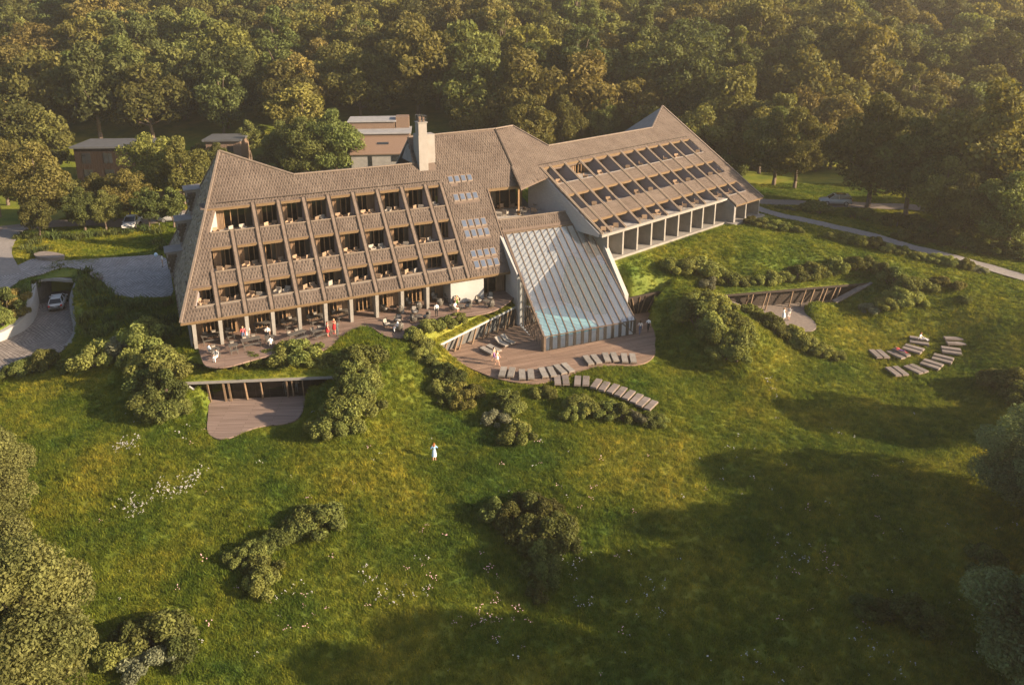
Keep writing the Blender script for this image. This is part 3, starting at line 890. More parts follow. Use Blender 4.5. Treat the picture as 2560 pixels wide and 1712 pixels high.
# the three hundred nearest shingles, each an object of its own (four shared shapes)
i0 = near[0]
base_t = tv[i0] - tv[i0][0]
tile_protos = []
for k in range(4):
    tile_protos.append(tile_mesh('roof_tile', (base_t * np.array([1, 1, 1]))[None], 'tile', np.array([.15 + .23 * k])))
for j, i in enumerate(near):
    link('roof_tile', tile_protos[j % 4] if rng.random() < .5 else tile_protos[int(rng.integers(4))], hotel.o, tv[i][0] - hotel.loc)

# right wing
RIBS2 = [-0.03, 1.80, 4.58, 7.43, 10.32, 13.20, 16.15, 19.08, 21.85, 24.80, 27.50, 30.31]
SILL2 = [(0.25, 2.15), (3.97, 6.35), (8.15, 10.98)]
OPEN_R2 = 32.55

def roof_piece2(poly):
    return roof_piece(R2, poly)

roof_piece2([(-4.4, 10.98), (34.5, 10.98), (34.57, 18.0), (27.2, 14.17), (4.59, 14.17), (1.87, 18.4), (-1.41, 18.3)])
roof_piece2([(-5.05, 9.17), (-0.10, 9.55), (-0.10, 10.98), (-4.4, 10.98)])
for v0, v1 in SILL2:
    roof_piece2([(OPEN_R2, v0), (34.5, v0), (34.5, v1), (OPEN_R2, v1)])
roof_piece2([(0, 6.35), (34.5, 6.35), (34.5, 8.15), (0, 8.15)])
roof_piece2([(0, 2.15), (34.5, 2.15), (34.5, 3.97), (0, 3.97)])
roof_piece2([(27.35, -1.47), (34.5, -1.47), (34.5, 0.25), (27.35, 0.25)])

def in_p2(u, v):
    hip = -5.05 + (v - 9.17) * (5.05 - 1.41) / (18.3 - 9.17)
    top = np.where(u < 1.87, 18.35, np.where(u < 4.59, 18.4 - (u - 1.87) * (18.4 - 14.17) / 2.72, np.where(u < 27.2, 14.17, 14.17 + (u - 27.2) * (18.0 - 14.17) / 7.37)))
    body = (u < 34.5) & (v < top) & (u > np.where(v > 9.4, hip, 0)) & (v > np.where(u > 27.4, -1.47, 2.15))
    for k, (v0, v1) in enumerate(SILL2):
        body &= ~((v > v0) & (v < v1) & (u > 0) & (u < OPEN_R2))
    return body

U, V, dv, wd = tile_arrays(R2, in_p2, -5.2, 34.7, -1.45, 18.5, math.cos(math.radians(30.85)))
tv2 = tile_verts(R2, U, V, dv, wd)
tag(link('roof_tiles', tile_mesh('roof_tiles', tv2 - hotel.loc, 'tile', rng.random(len(U))), hotel.o), kind='stuff')

# hipped end face on the left with three dormers
def RL(v, t, h=0.0):
    return W1(6.41 * t - h * .9, v, 2.8 + 14.53 * t + h * .4)
mb = MB(); P3 = [RL(0, 0, -.03), RL(13.69, 1, -.03), RL(27.2, 0, -.03)]
mb.prism([p + D1 * .25 for p in P3], P3)
mb.build('roof_deck', 'roof_under', H)
def in_l(v, t):
    return (t > 0) & (v > 13.69 * t + .05) & (v < 27.2 - 13.51 * t - .05)
slope_len = math.hypot(6.41, 14.53)
U, V, dv, wd = tile_arrays(RL, in_l, 0, 27.5, 0.002, 1.0, 1 / slope_len)
# U is the position along the eave, V the height fraction
n_ = len(U)
tvl = tile_verts(lambda a, b_, h: RL(a, b_, h), U, V, dv, wd)
tag(link('roof_tiles', tile_mesh('roof_tiles', tvl - hotel.loc, 'tile_grey', rng.random(n_)), hotel.o), kind='stuff')
for v0, z0, z1 in ((17.3, 9.1, 12.3), (16.0, 5.85, 9.06), (15.0, 2.6, 5.75)):
    ut, ub = 6.41 * (z1 - 2.8) / 14.53, 6.41 * (z0 - 2.8) / 14.53
    uf = ut - 1.75
    mb = MB()
    mb.prism([W1(ut, v0, z1), W1(uf, v0, z1), W1(ub - .05, v0, z0)], [W1(ut, v0 + 2.5, z1), W1(uf, v0 + 2.5, z1), W1(ub - .05, v0 + 2.5, z0)])
    dm = mb.build('dormer', 'tile_grey', H)
    mb = MB(); mb.hexa([W1(ut + .1, v0 - .12, z1 + .01), W1(uf - .15, v0 - .12, z1 - .04), W1(uf - .15, v0 + 2.62, z1 - .04), W1(ut + .1, v0 + 2.62, z1 + .01)],
                       [W1(ut + .1, v0 - .12, z1 + .13), W1(uf - .15, v0 - .12, z1 + .08), W1(uf - .15, v0 + 2.62, z1 + .08), W1(ut + .1, v0 + 2.62, z1 + .13)])
    mb.build('roof', 'tile_grey', H, dm)
    mb = MB(); mb.hexa([W1(uf - .03, v0 + .25, z1 - .3), W1(uf + .02, v0 + .25, z1 - .3), W1(uf + .02, v0 + 2.2, z1 - .3), W1(uf - .03, v0 + 2.2, z1 - .3)],
                       [W1(ub - .25, v0 + .25, z0 + 1.0), W1(ub - .2, v0 + .25, z0 + 1.0), W1(ub - .2, v0 + 2.2, z0 + 1.0), W1(ub - .25, v0 + 2.2, z0 + 1.0)])
    mb.build('pane', 'car_glass', H, dm)
    # shingled cheek facing the lawn: courses of tiles
    tl = []
    rows = int((z1 - z0) / .36)
    for r in range(rows):
        z = z0 + r * .36; f = (z - z0) / (z1 - z0)
        ua = (ub - .05) + (uf - ub + .05) * f; ue = ub + (ut - ub) * f
        nn = int((ue - ua) / .32)
        for k in range(nn):
            a = ua + k * .32 + (.16 if r % 2 else 0)
            if a + .3 > ue: continue
            mbt = [W1(a, v0 - .05, z), W1(a + .30, v0 - .05, z), W1(a + .30, v0 - .012, z + .4), W1(a, v0 - .012, z + .4), W1(a, v0 - .002, z), W1(a + .30, v0 - .002, z)]
            tl.append(mbt)
    if tl:
        tl = np.array(tl)
        tag(link('cheek_tiles', tile_mesh('cheek_tiles', tl - hotel.loc, 'tile', rng.random(len(tl))), dm), kind='stuff')

# caps along ridges, hips and verges
def cap(p, q, w=.24, h=.14, mat='ridge_cap', name='ridge_cap'):
    mb = MB(); mb.bar(np.asarray(p) + [0, 0, .08], np.asarray(q) + [0, 0, .08], w, h); return mb.build(name, mat, H)
APX1, APX2 = R1(6.41, 13.69), R2(34.57, 18.0)
cap(R1(0, 0), APX1); cap(APX1, R1(13.94, 10.95)); cap(R1(13.94, 10.95), R1(28.5, 10.95)); cap(R1(28.7, 13.6), R1(40.56, 13.77))
cap(R1(40.56, 13.77), R1(41.47, 7.75), .20, .10, 'batten'); cap(R1(40.56, 13.77), R2(1.87, 18.4)); cap(R2(1.87, 18.4), R2(4.59, 14.17)); cap(R2(4.59, 14.17), R2(27.2, 14.17))
cap(R2(27.2, 14.17), APX2, .2, .1); cap(APX2, R2(34.57, -1.5)); cap(APX1, RL(27.2, 0), .2, .1)
cap(R1(36.75, -.1), R1(36.85, 7.75), .16, .1, 'tile_rib', 'verge'); cap(R1(28.35, 10.95), R1(28.65, 13.6), .16, .1, 'tile_rib', 'verge')
# timber fascia boards along the eaves
for p, q, zt in ((R1(0, 0), R1(36.7, 0), .22), (R1(36.9, 7.8), R1(41.47, 7.77), .34), (R1(41.47, 7.77), R2(-.3, 9.6), .34), (R2(27.35, -1.47), R2(34.5, -1.47), .2), (RL(0, 0), RL(27.2, 0), .2)):
    mb = MB(); mb.bar(np.asarray(p) - [0, 0, zt / 2 + .03], np.asarray(q) - [0, 0, zt / 2 + .03], .07, zt); mb.build('fascia', 'lintel_wood', H)
mb = MB(); mb.bar(R1(37.0, 3.5, -.12), R1(46.8, 3.5, -.12), .28, .24); mb.build('gutter', 'bronze', H)

# low snow guards above the top row of balconies
for fn, u0, u1, v_ in ((R1, 5.2, 31.0, 9.0), (R2, .2, 32.3, 11.35)):
    mb = MB(); mb.bar(fn(u0, v_, .14), fn(u1, v_, .14), .05, .06)
    n_ = int((u1 - u0) / .8)
    for k in range(n_ + 1):
        u = u0 + (u1 - u0) * k / n_
        mb.bar(fn(u, v_, .02), fn(u, v_, .15), .05, .05, up=(1, 0, 0))
    mb.build('snow_guard', 'batten', H)

# closed back and ends
mb = MB()
bk = 26.8
mb.prism([R1(6.41, 13.69, -.1), R1(13.94, 10.95, -.1), W1(13.94, bk, 3.0), W1(0.2, bk, 3.0)], [R1(6.41, 13.69, -.3), R1(13.94, 10.95, -.3), W1(13.94, bk, 2.8), W1(0.2, bk, 2.8)])
mb.prism([R1(13.94, 10.95, -.1), R1(28.5, 10.95, -.1), W1(28.5, 24, 3.0), W1(13.94, bk, 3.0)], [R1(13.94, 10.95, -.3), R1(28.5, 10.95, -.3), W1(28.5, 24, 2.8), W1(13.94, bk, 2.8)])
mb.prism([R1(28.5, 13.5, -.1), R1(40.56, 13.77, -.1), W1(43, 28, 6.0), W1(28.5, 28, 6.0)], [R1(28.5, 13.5, -.3), R1(40.56, 13.77, -.3), W1(43, 28, 5.7), W1(28.5, 28, 5.7)])
mb.build('rear_roof', 'tile_grey', H)
mb = MB()
mb.prism([R2(1.87, 18.4, -.1), R2(4.59, 14.17, -.1), W2(4.59, 26, 6.0), W2(-3, 30, 6.0)], [R2(1.87, 18.4, -.3), R2(4.59, 14.17, -.3), W2(4.59, 26, 5.8), W2(-3, 30, 5.8)])
mb.prism([R2(4.59, 14.17, -.1), R2(27.2, 14.17, -.1), W2(27.2, 26, 6.0), W2(4.59, 26, 6.0)], [R2(4.59, 14.17, -.3), R2(27.2, 14.17, -.3), W2(27.2, 26, 5.8), W2(4.59, 26, 5.8)])
mb.build('rear_roof', 'tile_grey', H)
far_edge = onplane(1556, 331.6, W2(0, 27, 0), Q2)
mb = MB(); mb.prism([R2(27.2, 14.17, -.05), APX2 - [0, 0, .05], far_edge], [R2(27.2, 14.17, -.3), APX2 - [0, 0, .3], far_edge - [0, 0, .25]])
mb.prism([APX2 - [0, 0, .04], W2(34.5, 26, 6.0), far_edge], [APX2 - [0, 0, .3], W2(34.5, 26, 5.7), far_edge - [0, 0, .25]])
mb.build('rear_roof', 'tile_grey', H)
# gable triangle of the raised roof beside the chimney
mb = MB(); gq = [R1(28.45, 10.9, 0), R1(28.7, 13.6, -.05), W1(28.5, 16.0, 14.2)]
mb.prism(gq, [p + D1 * .2 for p in gq]); mb.build('gable_wall', 'tile_grey', H)
# right gable end of the right wing
mb = MB(); gq = [W2(34.3, -1.0, 2.4), W2(34.3, 24, 2.4), W2(34.3, 24, 7), R2(34.3, 17.9, -.3), R2(34.3, -1.0, -.3)]
mb.prism(gq, [p - D2 * .3 for p in gq]); mb.build('end_wall', 'concrete', H)

# ribs up the roof between the bays
def rib(fn, u, v0, v1, pale=False, w=.34, h=.17):
    mb = MB(); mb.hexa([fn(u - w / 2, v0, -.05), fn(u + w / 2, v0, -.05), fn(u + w / 2, v1, -.05), fn(u - w / 2, v1, -.05)],
                       [fn(u - w / 2, v0, h), fn(u + w / 2, v0, h), fn(u + w / 2, v1, h), fn(u - w / 2, v1, h)])
    o = mb.build('roof_rib', 'batten' if pale else 'tile_rib', H)
    for s in (-1, 1):
        mb = MB(); c = u + s * (w / 2 + .05); b = .11 if pale else .11; dh_ = .09 if pale else .03
        mb.hexa([fn(c - b / 2, v0 - .03, -.05), fn(c + b / 2, v0 - .03, -.05), fn(c + b / 2, v1 + .03, -.05), fn(c - b / 2, v1 + .03, -.05)],
                [fn(c - b / 2, v0 - .03, h + dh_), fn(c + b / 2, v0 - .03, h + dh_), fn(c + b / 2, v1 + .03, h + dh_), fn(c - b / 2, v1 + .03, h + dh_)])
        mb.build('batten', 'batten_pale' if pale else 'batten', H, o)
for k, u in enumerate(RIBS1):
    rib(R1, u, 0.0, (3.40, 6.60)[k] if k < 2 else 8.72)
for k, u in enumerate(RIBS2):
    v1 = 11.0
    rib(R2, u + (.22 if k == 0 else 0), (-1.5 if k > 9 else 0.05), v1, True, w=.12, h=.06)
# one rib stops below the wide double bay of the top row
# (kept open by the missing upper stretch)
mb = MB()

# balconies
def quad_wall(name, a, b, c, d, t, mat, thing, parent=None):
    """upright slab through four points, thickened along its normal by t"""
    a, b, c, d = [np.asarray(p, float) for p in (a, b, c, d)]
    n = np.cross(b - a, d - a); n = n / np.linalg.norm(n) * t
    mb = MB(); mb.hexa([a, b, b + n, a + n], [d, c, c + n, d + n]); return mb.build(name, mat, thing, parent)

def window_wall(Wf, u0, u1, v, z0, z1, q, d, thing, n_panes=3, clad_side=0, base_name='window_wall', dark='room_dark'):
    """timber and glass wall at setback v between u0 and u1: cladding, frame, panes, curtain, room behind"""
    P = lambda u, vv, z: Wf(u, vv, z)
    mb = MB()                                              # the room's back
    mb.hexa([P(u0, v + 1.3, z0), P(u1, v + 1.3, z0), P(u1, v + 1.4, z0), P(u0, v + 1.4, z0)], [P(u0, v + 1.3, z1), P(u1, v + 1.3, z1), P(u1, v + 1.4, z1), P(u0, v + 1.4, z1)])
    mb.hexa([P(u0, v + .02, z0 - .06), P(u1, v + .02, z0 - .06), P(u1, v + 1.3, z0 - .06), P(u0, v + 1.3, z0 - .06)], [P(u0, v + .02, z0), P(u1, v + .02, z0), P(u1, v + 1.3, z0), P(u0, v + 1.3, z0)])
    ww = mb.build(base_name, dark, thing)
    cw = (u1 - u0) * .34
    c0, c1 = (u0, u0 + cw) if clad_side == 0 else (u1 - cw, u1)
    g0, g1 = (u0 + cw, u1) if clad_side == 0 else (u0, u1 - cw)
    mb = MB()                                              # vertical boards
    nb = max(2, int(cw / .16))
    for k in range(nb):
        a, b = c0 + cw * k / nb + .008, c0 + cw * (k + 1) / nb - .008
        dp = .03 * (k % 2)
        mb.hexa([P(a, v - dp, z0), P(b, v - dp, z0), P(b, v + .1, z0), P(a, v + .1, z0)], [P(a, v - dp, z1), P(b, v - dp, z1), P(b, v + .1, z1), P(a, v + .1, z1)])
    mb.build('cladding', 'clad_wood', thing, ww)
    mb = MB()
    fw = .09
    for k in range(n_panes + 1):
        u = g0 + (g1 - g0) * k / n_panes
        u = min(max(u, g0 + fw / 2), g1 - fw / 2)
        mb.hexa([P(u - fw / 2, v - .05, z0), P(u + fw / 2, v - .05, z0), P(u + fw / 2, v + .07, z0), P(u - fw / 2, v + .07, z0)],
                [P(u - fw / 2, v - .05, z1), P(u + fw / 2, v - .05, z1), P(u + fw / 2, v + .07, z1), P(u - fw / 2, v + .07, z1)])
    for z in (z0 + .05, z1 - .35):
        mb.hexa([P(g0, v - .04, z - .04), P(g1, v - .04, z - .04), P(g1, v + .06, z - .04), P(g0, v + .06, z - .04)], [P(g0, v - .04, z + .04), P(g1, v - .04, z + .04), P(g1, v + .06, z + .04), P(g0, v + .06, z + .04)])
    mb.build('frame', 'frame_wood', thing, ww)
    for k in range(n_panes):
        a, b = g0 + (g1 - g0) * k / n_panes + fw / 2, g0 + (g1 - g0) * (k + 1) / n_panes - fw / 2
        mb = MB(); mb.add([P(a, v, z0 + .02), P(b, v, z0 + .02), P(b, v, z1 - .02), P(a, v, z1 - .02)], [(0, 1, 2, 3)])
        mb.build('pane', 'pane', thing, ww)
    if random.random() < .75:
        mb = MB(); s = random.choice((0, n_panes - 1)); a = g0 + (g1 - g0) * s / n_panes + .1; w_ = (g1 - g0) / n_panes * random.uniform(.5, .9)
        vs, fs = [], []
        for k in range(9):
            u = a + w_ * k / 8; o = .06 * (k % 2)
            vs += [P(u, v + .22 + o, z0 + .03), P(u, v + .22 + o, z1 - .05)]
        fs = [(2 * k, 2 * k + 2, 2 * k + 3, 2 * k + 1) for k in range(8)]
        mb.add(vs, fs); mb.build('curtain', 'curtain', thing, ww)
    return ww

ZF1 = [3.42, 5.95, 9.28]
SET1 = [3.35, 6.35, 9.65]
BAYS1 = []
for r, (v0, v1) in enumerate(SILL1):
    zl = ZE1 + T1 * v1
    ribs = RIBS1[max(0, r - 0):] if r == 0 else (RIBS1[1:] if r == 1 else RIBS1[2:])
    edges = [OPEN_L[r][0] + .15] + ribs
    zf, vw = ZF1[r], SET1[r]
    # floor of the whole row
    mb = MB(); mb.hexa([W1(edges[0] - .6, v0 - .15, zf - .25), W1(OPEN_R + .3, v0 - .15, zf - .25), W1(OPEN_R + .3, vw + 1.45, zf - .25), W1(edges[0] - .6, vw + 1.45, zf - .25)],
                       [W1(edges[0] - .6, v0 - .15, zf), W1(OPEN_R + .3, v0 - .15, zf), W1(OPEN_R + .3, vw + 1.45, zf), W1(edges[0] - .6, vw + 1.45, zf)])
    mb.build('balcony_floor', 'balcony_floor', H)
    mb = MB(); mb.hexa([W1(edges[0] - .6, v1 - .05, zl + .02), W1(OPEN_R + .3, v1 - .05, zl + .02), W1(OPEN_R + .3, vw + 1.5, zl + .02), W1(edges[0] - .6, vw + 1.5, zl + .02)],
                       [W1(edges[0] - .6, v1 - .05, zl + .12), W1(OPEN_R + .3, v1 - .05, zl + .12), W1(OPEN_R + .3, vw + 1.5, zl + .12), W1(edges[0] - .6, vw + 1.5, zl + .12)])
    mb.build('soffit', 'roof_under', H)
    for k in range(len(edges) - 1):
        a, b = edges[k], edges[k + 1]
        a_ = a + (.25 if k else 0); b_ = b - .25
        BAYS1.append((r, k, a_, b_, v0, v1, zf, vw))
        # parapet face behind the tiles and its coping
        mb = MB(); mb.hexa([W1(a_, v0 - .02, zf), W1(b_, v0 - .02, zf), W1(b_, v0 + .12, zf), W1(a_, v0 + .12, zf)],
                           [R1(a_, v0 - .02, .03), R1(b_, v0 - .02, .03), R1(b_, v0 - .02, .03) + Q1 * .14, R1(a_, v0 - .02, .03) + Q1 * .14])
        mb.build('parapet', 'concrete_grey', H)
        mb = MB(); mb.bar(R1(a_, v0 + .02, .07), R1(b_, v0 + .02, .07), .22, .07); mb.build('coping', 'batten_pale', H)
        # timber lintel, tapering at its right end like the photo's
        zt = zl + .10
        mb = MB(); mb.hexa([W1(a_ - .05, v1 - .14, zl - .24), W1(b_ - .18, v1 - .14, zl - .24), W1(b_ - .18, v1 + .12, zl - .24), W1(a_ - .05, v1 + .12, zl - .24)],
                           [W1(a_ - .05, v1 - .14, zt - .12), W1(b_ + .05, v1 - .14, zt - .12), W1(b_ + .05, v1 + .12, zt), W1(a_ - .05, v1 + .12, zt)])
        mb.build('lintel', 'lintel_wood', H)
        window_wall(W1, a_ - .2 if k else a_ + .1, b_ + .2, vw, zf, zl, Q1, D1, H, n_panes=4 if (r == 2 and k == 0) else 3, clad_side=(k + r) % 2 if k % 3 == 2 else 0)
        # partition on the right of the bay
        mb = MB(); pu = b
        tri = [W1(pu, v0 - .1, zf), W1(pu, vw, zf), W1(pu, vw, zl), R1(pu, v1, -.2), R1(pu, v0, -.05)]
        mb.prism([p - D1 * .12 for p in tri], [p + D1 * .12 for p in tri]); mb.build('partition_wall', 'partition', H)
    # side wall at the left end of the opening
    ua, ub_ = OPEN_L[r]
    tri = [W1(ua, v0, zf), W1(ub_ + .1, vw, zf), W1(ub_ + .1, vw, zl), R1(ub_, v1, -.22), R1(ua, v0, -.22)]
    mb = MB(); mb.prism([p - D1 * .2 for p in tri], tri); mb.build('side_wall', 'white_render' if r == 2 else 'partition', H)

ZF2 = [5.98, 8.05, 10.5]
SET2 = [3.1, 7.2, 11.8]
BAYS2 = []
for r, (v0, v1) in enumerate(SILL2):
    zl = ZE2 + T2 * v1
    zf, vw = ZF2[r], SET2[r]
    edges = [RIBS2[0] + .2] + RIBS2[1:] + [OPEN_R2]
    va = v0 - .1 if r else -.05
    mb = MB(); mb.hexa([W2(.05, va, zf - .25), W2(OPEN_R2, va, zf - .25), W2(OPEN_R2, vw + 1.45, zf - .25), W2(.05, vw + 1.45, zf - .25)],
                       [W2(.05, va, zf), W2(OPEN_R2, va, zf), W2(OPEN_R2, vw + 1.45, zf), W2(.05, vw + 1.45, zf)])
    mb.build('balcony_floor', 'balcony_floor', H)
    mb = MB(); mb.hexa([W2(.05, v1 - .05, zl + .0), W2(OPEN_R2 + .2, v1 - .05, zl + .0), W2(OPEN_R2 + .2, vw + 1.5, zl + .0), W2(.05, vw + 1.5, zl + .0)],
                       [W2(.05, v1 - .05, zl + .1), W2(OPEN_R2 + .2, v1 - .05, zl + .1), W2(OPEN_R2 + .2, vw + 1.5, zl + .1), W2(.05, vw + 1.5, zl + .1)])
    mb.build('soffit', 'roof_under', H)
    for k in range(len(edges) - 1):
        a, b = edges[k], edges[k + 1]
        a_, b_ = a + .18, b - .18
        BAYS2.append((r, k, a_, b_, v0, v1, zf, vw))
        if r or k > 9:
            mb = MB(); mb.hexa([W2(a_, v0 - .02, zf), W2(b_, v0 - .02, zf), W2(b_, v0 + .12, zf), W2(a_, v0 + .12, zf)],
                               [R2(a_, v0 - .02, .03), R2(b_, v0 - .02, .03), R2(b_, v0 - .02, .03) + Q2 * .14, R2(a_, v0 - .02, .03) + Q2 * .14])
            mb.build('parapet', 'concrete_grey', H)
        mb = MB(); mb.hexa([W2(a_ - .04, v1 - .16, zl - .27), W2(b_ - .35, v1 - .16, zl - .27), W2(b_ - .35, v1 + .1, zl - .27), W2(a_ - .04, v1 + .1, zl - .27)],
                           [W2(a_ - .04, v1 - .16, zl - .04), W2(b_ + .04, v1 - .16, zl - .04), W2(b_ + .04, v1 + .1, zl + .06), W2(a_ - .04, v1 + .1, zl + .06)])
        mb.build('lintel', 'lintel_wood', H)
        window_wall(W2, a_ - .12, b_ + .12, vw, zf, zl, Q2, D2, H, n_panes=3, clad_side=1)
        pu = b
        if not (r == 2 and k == 2):
            vf = v0 - .1 if (r or k > 9) else .05
            tri = [W2(pu, vf, zf), W2(pu, vw, zf), W2(pu, vw, zl), R2(pu, v1, -.2), R2(pu, max(v0, .1), -.03)]
            mb = MB(); mb.prism([p - D2 * .1 for p in tri], [p + D2 * .1 for p in tri]); mb.build('partition_wall', 'partition', H)

# skylights
for v0, v1 in SKY1:
    for u in SKY_U:
        mb = MB(); mb.hexa([R1(u, v0, -.02), R1(u + SKY_W, v0, -.02), R1(u + SKY_W, v1, -.02), R1(u, v1, -.02)], [R1(u, v0, .10), R1(u + SKY_W, v0, .10), R1(u + SKY_W, v1, .10), R1(u, v1, .10)])
        o = mb.build('skylight', 'ridge_cap', H)
        b = .07
        mb = MB(); mb.add([R1(u + b, v0 + b, .13), R1(u + SKY_W - b, v0 + b, .13), R1(u + SKY_W - b, v1 - b, .13), R1(u + b, v1 - b, .13)], [(0, 1, 2, 3)])
        mb.build('pane', 'skylight', H, o)

# chimney
def wbox(Wf, u0, u1, v0, v1, z0, z1):
    mb = MB(); return mb.hexa([Wf(u0, v0, z0), Wf(u1, v0, z0), Wf(u1, v1, z0), Wf(u0, v1, z0)], [Wf(u0, v0, z1), Wf(u1, v0, z1), Wf(u1, v1, z1), Wf(u0, v1, z1)])
ch = wbox(W1, 28.9, 30.05, 10.2, 12.3, 12.6, 17.95).build('chimney', 'chimney_render', H)
wbox(W1, 30.053, 31.2, 10.9, 12.3, 13.2, 17.9).build('shoulder', 'chimney_render', H, ch)
wbox(W1, 28.95, 30.0, 10.25, 11.5, 17.95, 19.45).build('shaft', 'chimney_render', H, ch)
wbox(W1, 28.85, 30.1, 10.15, 11.6, 19.45, 19.55).build('cap', 'concrete', H, ch)
for du, dv_ in ((.25, .3), (.75, .35), (.5, .9)):
    mb = MB(); p = W1(28.95 + du, 10.3 + dv_, 19.55); mb.lathe([(.13, 0), (.15, .5), (.11, .55), (.11, .1)], 10, p); mb.build('chimney_pot', 'clay_tile', H, ch)
mb = MB()
for k in range(5):
    for s in (0, 1):
        mb.tube(W1(28.98 + .25 * k, 10.28 + 1.2 * s, 19.55), W1(28.98 + .25 * k, 10.28 + 1.2 * s, 20.3), .010)
for z in (19.9, 20.3):
    for s in (0, 1):
        mb.tube(W1(28.98, 10.28 + 1.2 * s, z), W1(29.98, 10.28 + 1.2 * s, z), .018)
        mb.tube(W1(28.98 + s, 10.28, z), W1(28.98 + s, 11.48, z), .018)
mb.build('wire_cage', 'grey_metal', H, ch)

# ground floor of the left wing: columns, soffit, glazed front
mb = MB(); mb.hexa([W1(.9, .12, 2.42), W1(36.6, .12, 2.42), W1(36.6, 4.4, 2.42), W1(.9, 4.4, 2.42)], [W1(.9, .12, 2.62), W1(36.6, .12, 2.62), W1(36.6, 4.4, 2.62), W1(.9, 4.4, 2.62)])
mb.build('soffit', 'lintel_wood', H)
COLU = [1.2] + RIBS1[:9]
for u in COLU:
    mb = MB()
    mb.hexa([W1(u - .16, .25, Z_TER), W1(u + .16, .25, Z_TER), W1(u + .16, 1.15, Z_TER), W1(u - .16, 1.15, Z_TER)],
            [W1(u - .19, .12, 2.44), W1(u + .19, .12, 2.44), W1(u + .19, 1.35, 2.44), W1(u - .19, 1.35, 2.44)])
    mb.build('column', 'concrete', H)
for k in range(len(COLU) - 1):
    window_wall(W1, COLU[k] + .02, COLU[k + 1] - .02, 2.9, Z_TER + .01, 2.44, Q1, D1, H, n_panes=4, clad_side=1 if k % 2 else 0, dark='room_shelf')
window_wall(W1, 26.08, 28.9, 2.9, Z_TER + .01, 2.44, Q1, D1, H, n_panes=3, clad_side=1)
wbox(W1, 28.95, 33.1, .45, 4.3, Z_TER - .1, 2.44).build('white_wall', 'white_render', H)
window_wall(W1, 33.15, 36.5, 1.9, Z_TER + .01, 2.44, Q1, D1, H, n_panes=2, clad_side=1)
wbox(W1, 36.42, 36.66, .3, 3.9, Z_TER - .1, 2.44).build('end_wall', 'dark_timber', H)
wbox(W1, .75, .95, 1.3, 26.2, Z_TER - .3, 2.75).build('end_wall', 'concrete_grey', H)
wbox(W1, .95, 30, 26.2, 26.5, Z_TER - .3, 3.0).build('rear_wall', 'concrete_grey', H)

# ground floor of the right wing
wbox(W2, -.05, 26.1, -.10, .55, 5.70, 6.05).build('slab_edge', 'concrete', H)
wbox(W2, -.05, 34.3, .56, 4.8, 5.62, 5.72).build('soffit', 'concrete_grey', H)
wbox(W2, -.4, 34.6, -.35, 5.0, Z_W2 - .35, Z_W2).build('plinth', 'concrete', H)
wbox(W2, 26.5, 34.6, -2.0, -.352, Z_W2 - .35, Z_W2).build('plinth', 'concrete', H)
cu = [u - .45 for u in RIBS2[1:10]]
cu[0] = 1.2
for u in cu:
    wbox(W2, u - .14, u + .14, .0, 2.55, Z_W2, 5.69).build('fin_wall', 'concrete', H)
for k in range(len(cu) - 1):
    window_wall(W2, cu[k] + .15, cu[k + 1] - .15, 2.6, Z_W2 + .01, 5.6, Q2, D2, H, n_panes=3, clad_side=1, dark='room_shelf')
window_wall(W2, cu[-1] + .15, 27.3, 2.6, Z_W2 + .01, 5.6, Q2, D2, H, n_panes=2, clad_side=1)
mb = MB(); tri = [W2(27.4, -1.35, Z_W2), W2(27.4, 2.6, Z_W2), W2(27.4, 2.6, 6.9), R2(27.4, 0.4, -.2), R2(27.4, -1.35, -.25)]
mb.prism([p - D2 * .25 for p in tri], tri); mb.build('end_wall', 'concrete_grey', H)
for u in (27.55, 30.35, 33.95):
    wbox(W2, u - .12, u + .12, -1.3, 1.2, Z_W2, 5.15).build('fin_wall', 'concrete', H)
wbox(W2, 27.4, 34.2, 1.2, 1.4, Z_W2, 5.7).build('back_wall', 'concrete_grey', H)

# centre: upper terrace, its glazed front, side walls
UT = [W1(36.9, 4.73, Z_UP), W1(46.4, 4.73, Z_UP), W2(-.05, 12.5, Z_UP), W1(46, 16.5, Z_UP), W1(36.9, 14.0, Z_UP)]
mb = MB(); mb.slab(UT, .3); mb.build('upper_terrace_floor', 'balcony_floor', H)
tri = [W1(36.82, 4.75, Z_UP - .2), W1(36.82, 13.5, Z_UP - .2), W1(36.82, 13.5, 11.3), R1(36.82, 7.9, -.25), R1(36.82, 4.75, -.2)]
mb = MB(); mb.prism([p - D1 * .25 for p in tri], tri); mb.build('side_wall', 'lintel_wood', H)
tri = [W2(-.02, .35, 5.7), W2(-.02, 13.0, 5.7), W2(-.02, 13.0, 12.4), R2(-.02, 9.5, -.26), R2(-.02, .35, -.1)]
mb = MB(); mb.prism([p - D2 * .16 for p in tri], tri); mb.build('side_wall', 'shingle_wall', H)
window_wall(W1, 36.95, 43.3, 12.2, Z_UP + .01, 10.9, Q1, D1, H, n_panes=3, clad_side=0)
wc = W1(43.4, 12.2, 0)
uc, vc = (wc - B2) @ D2, (wc - B2) @ Q2
window_wall(W2, uc + .1, -.25, vc, Z_UP + .01, 10.9, Q2, D2, H, n_panes=3, clad_side=1)
wbox(W1, 43.25, 43.5, 12.0, 12.25, Z_UP, 10.95).build('column', 'frame_wood', H)
wbox(W1, 41.3, 41.5, 8.2, 8.4, Z_UP, 10.95).build('column', 'frame_wood', H)
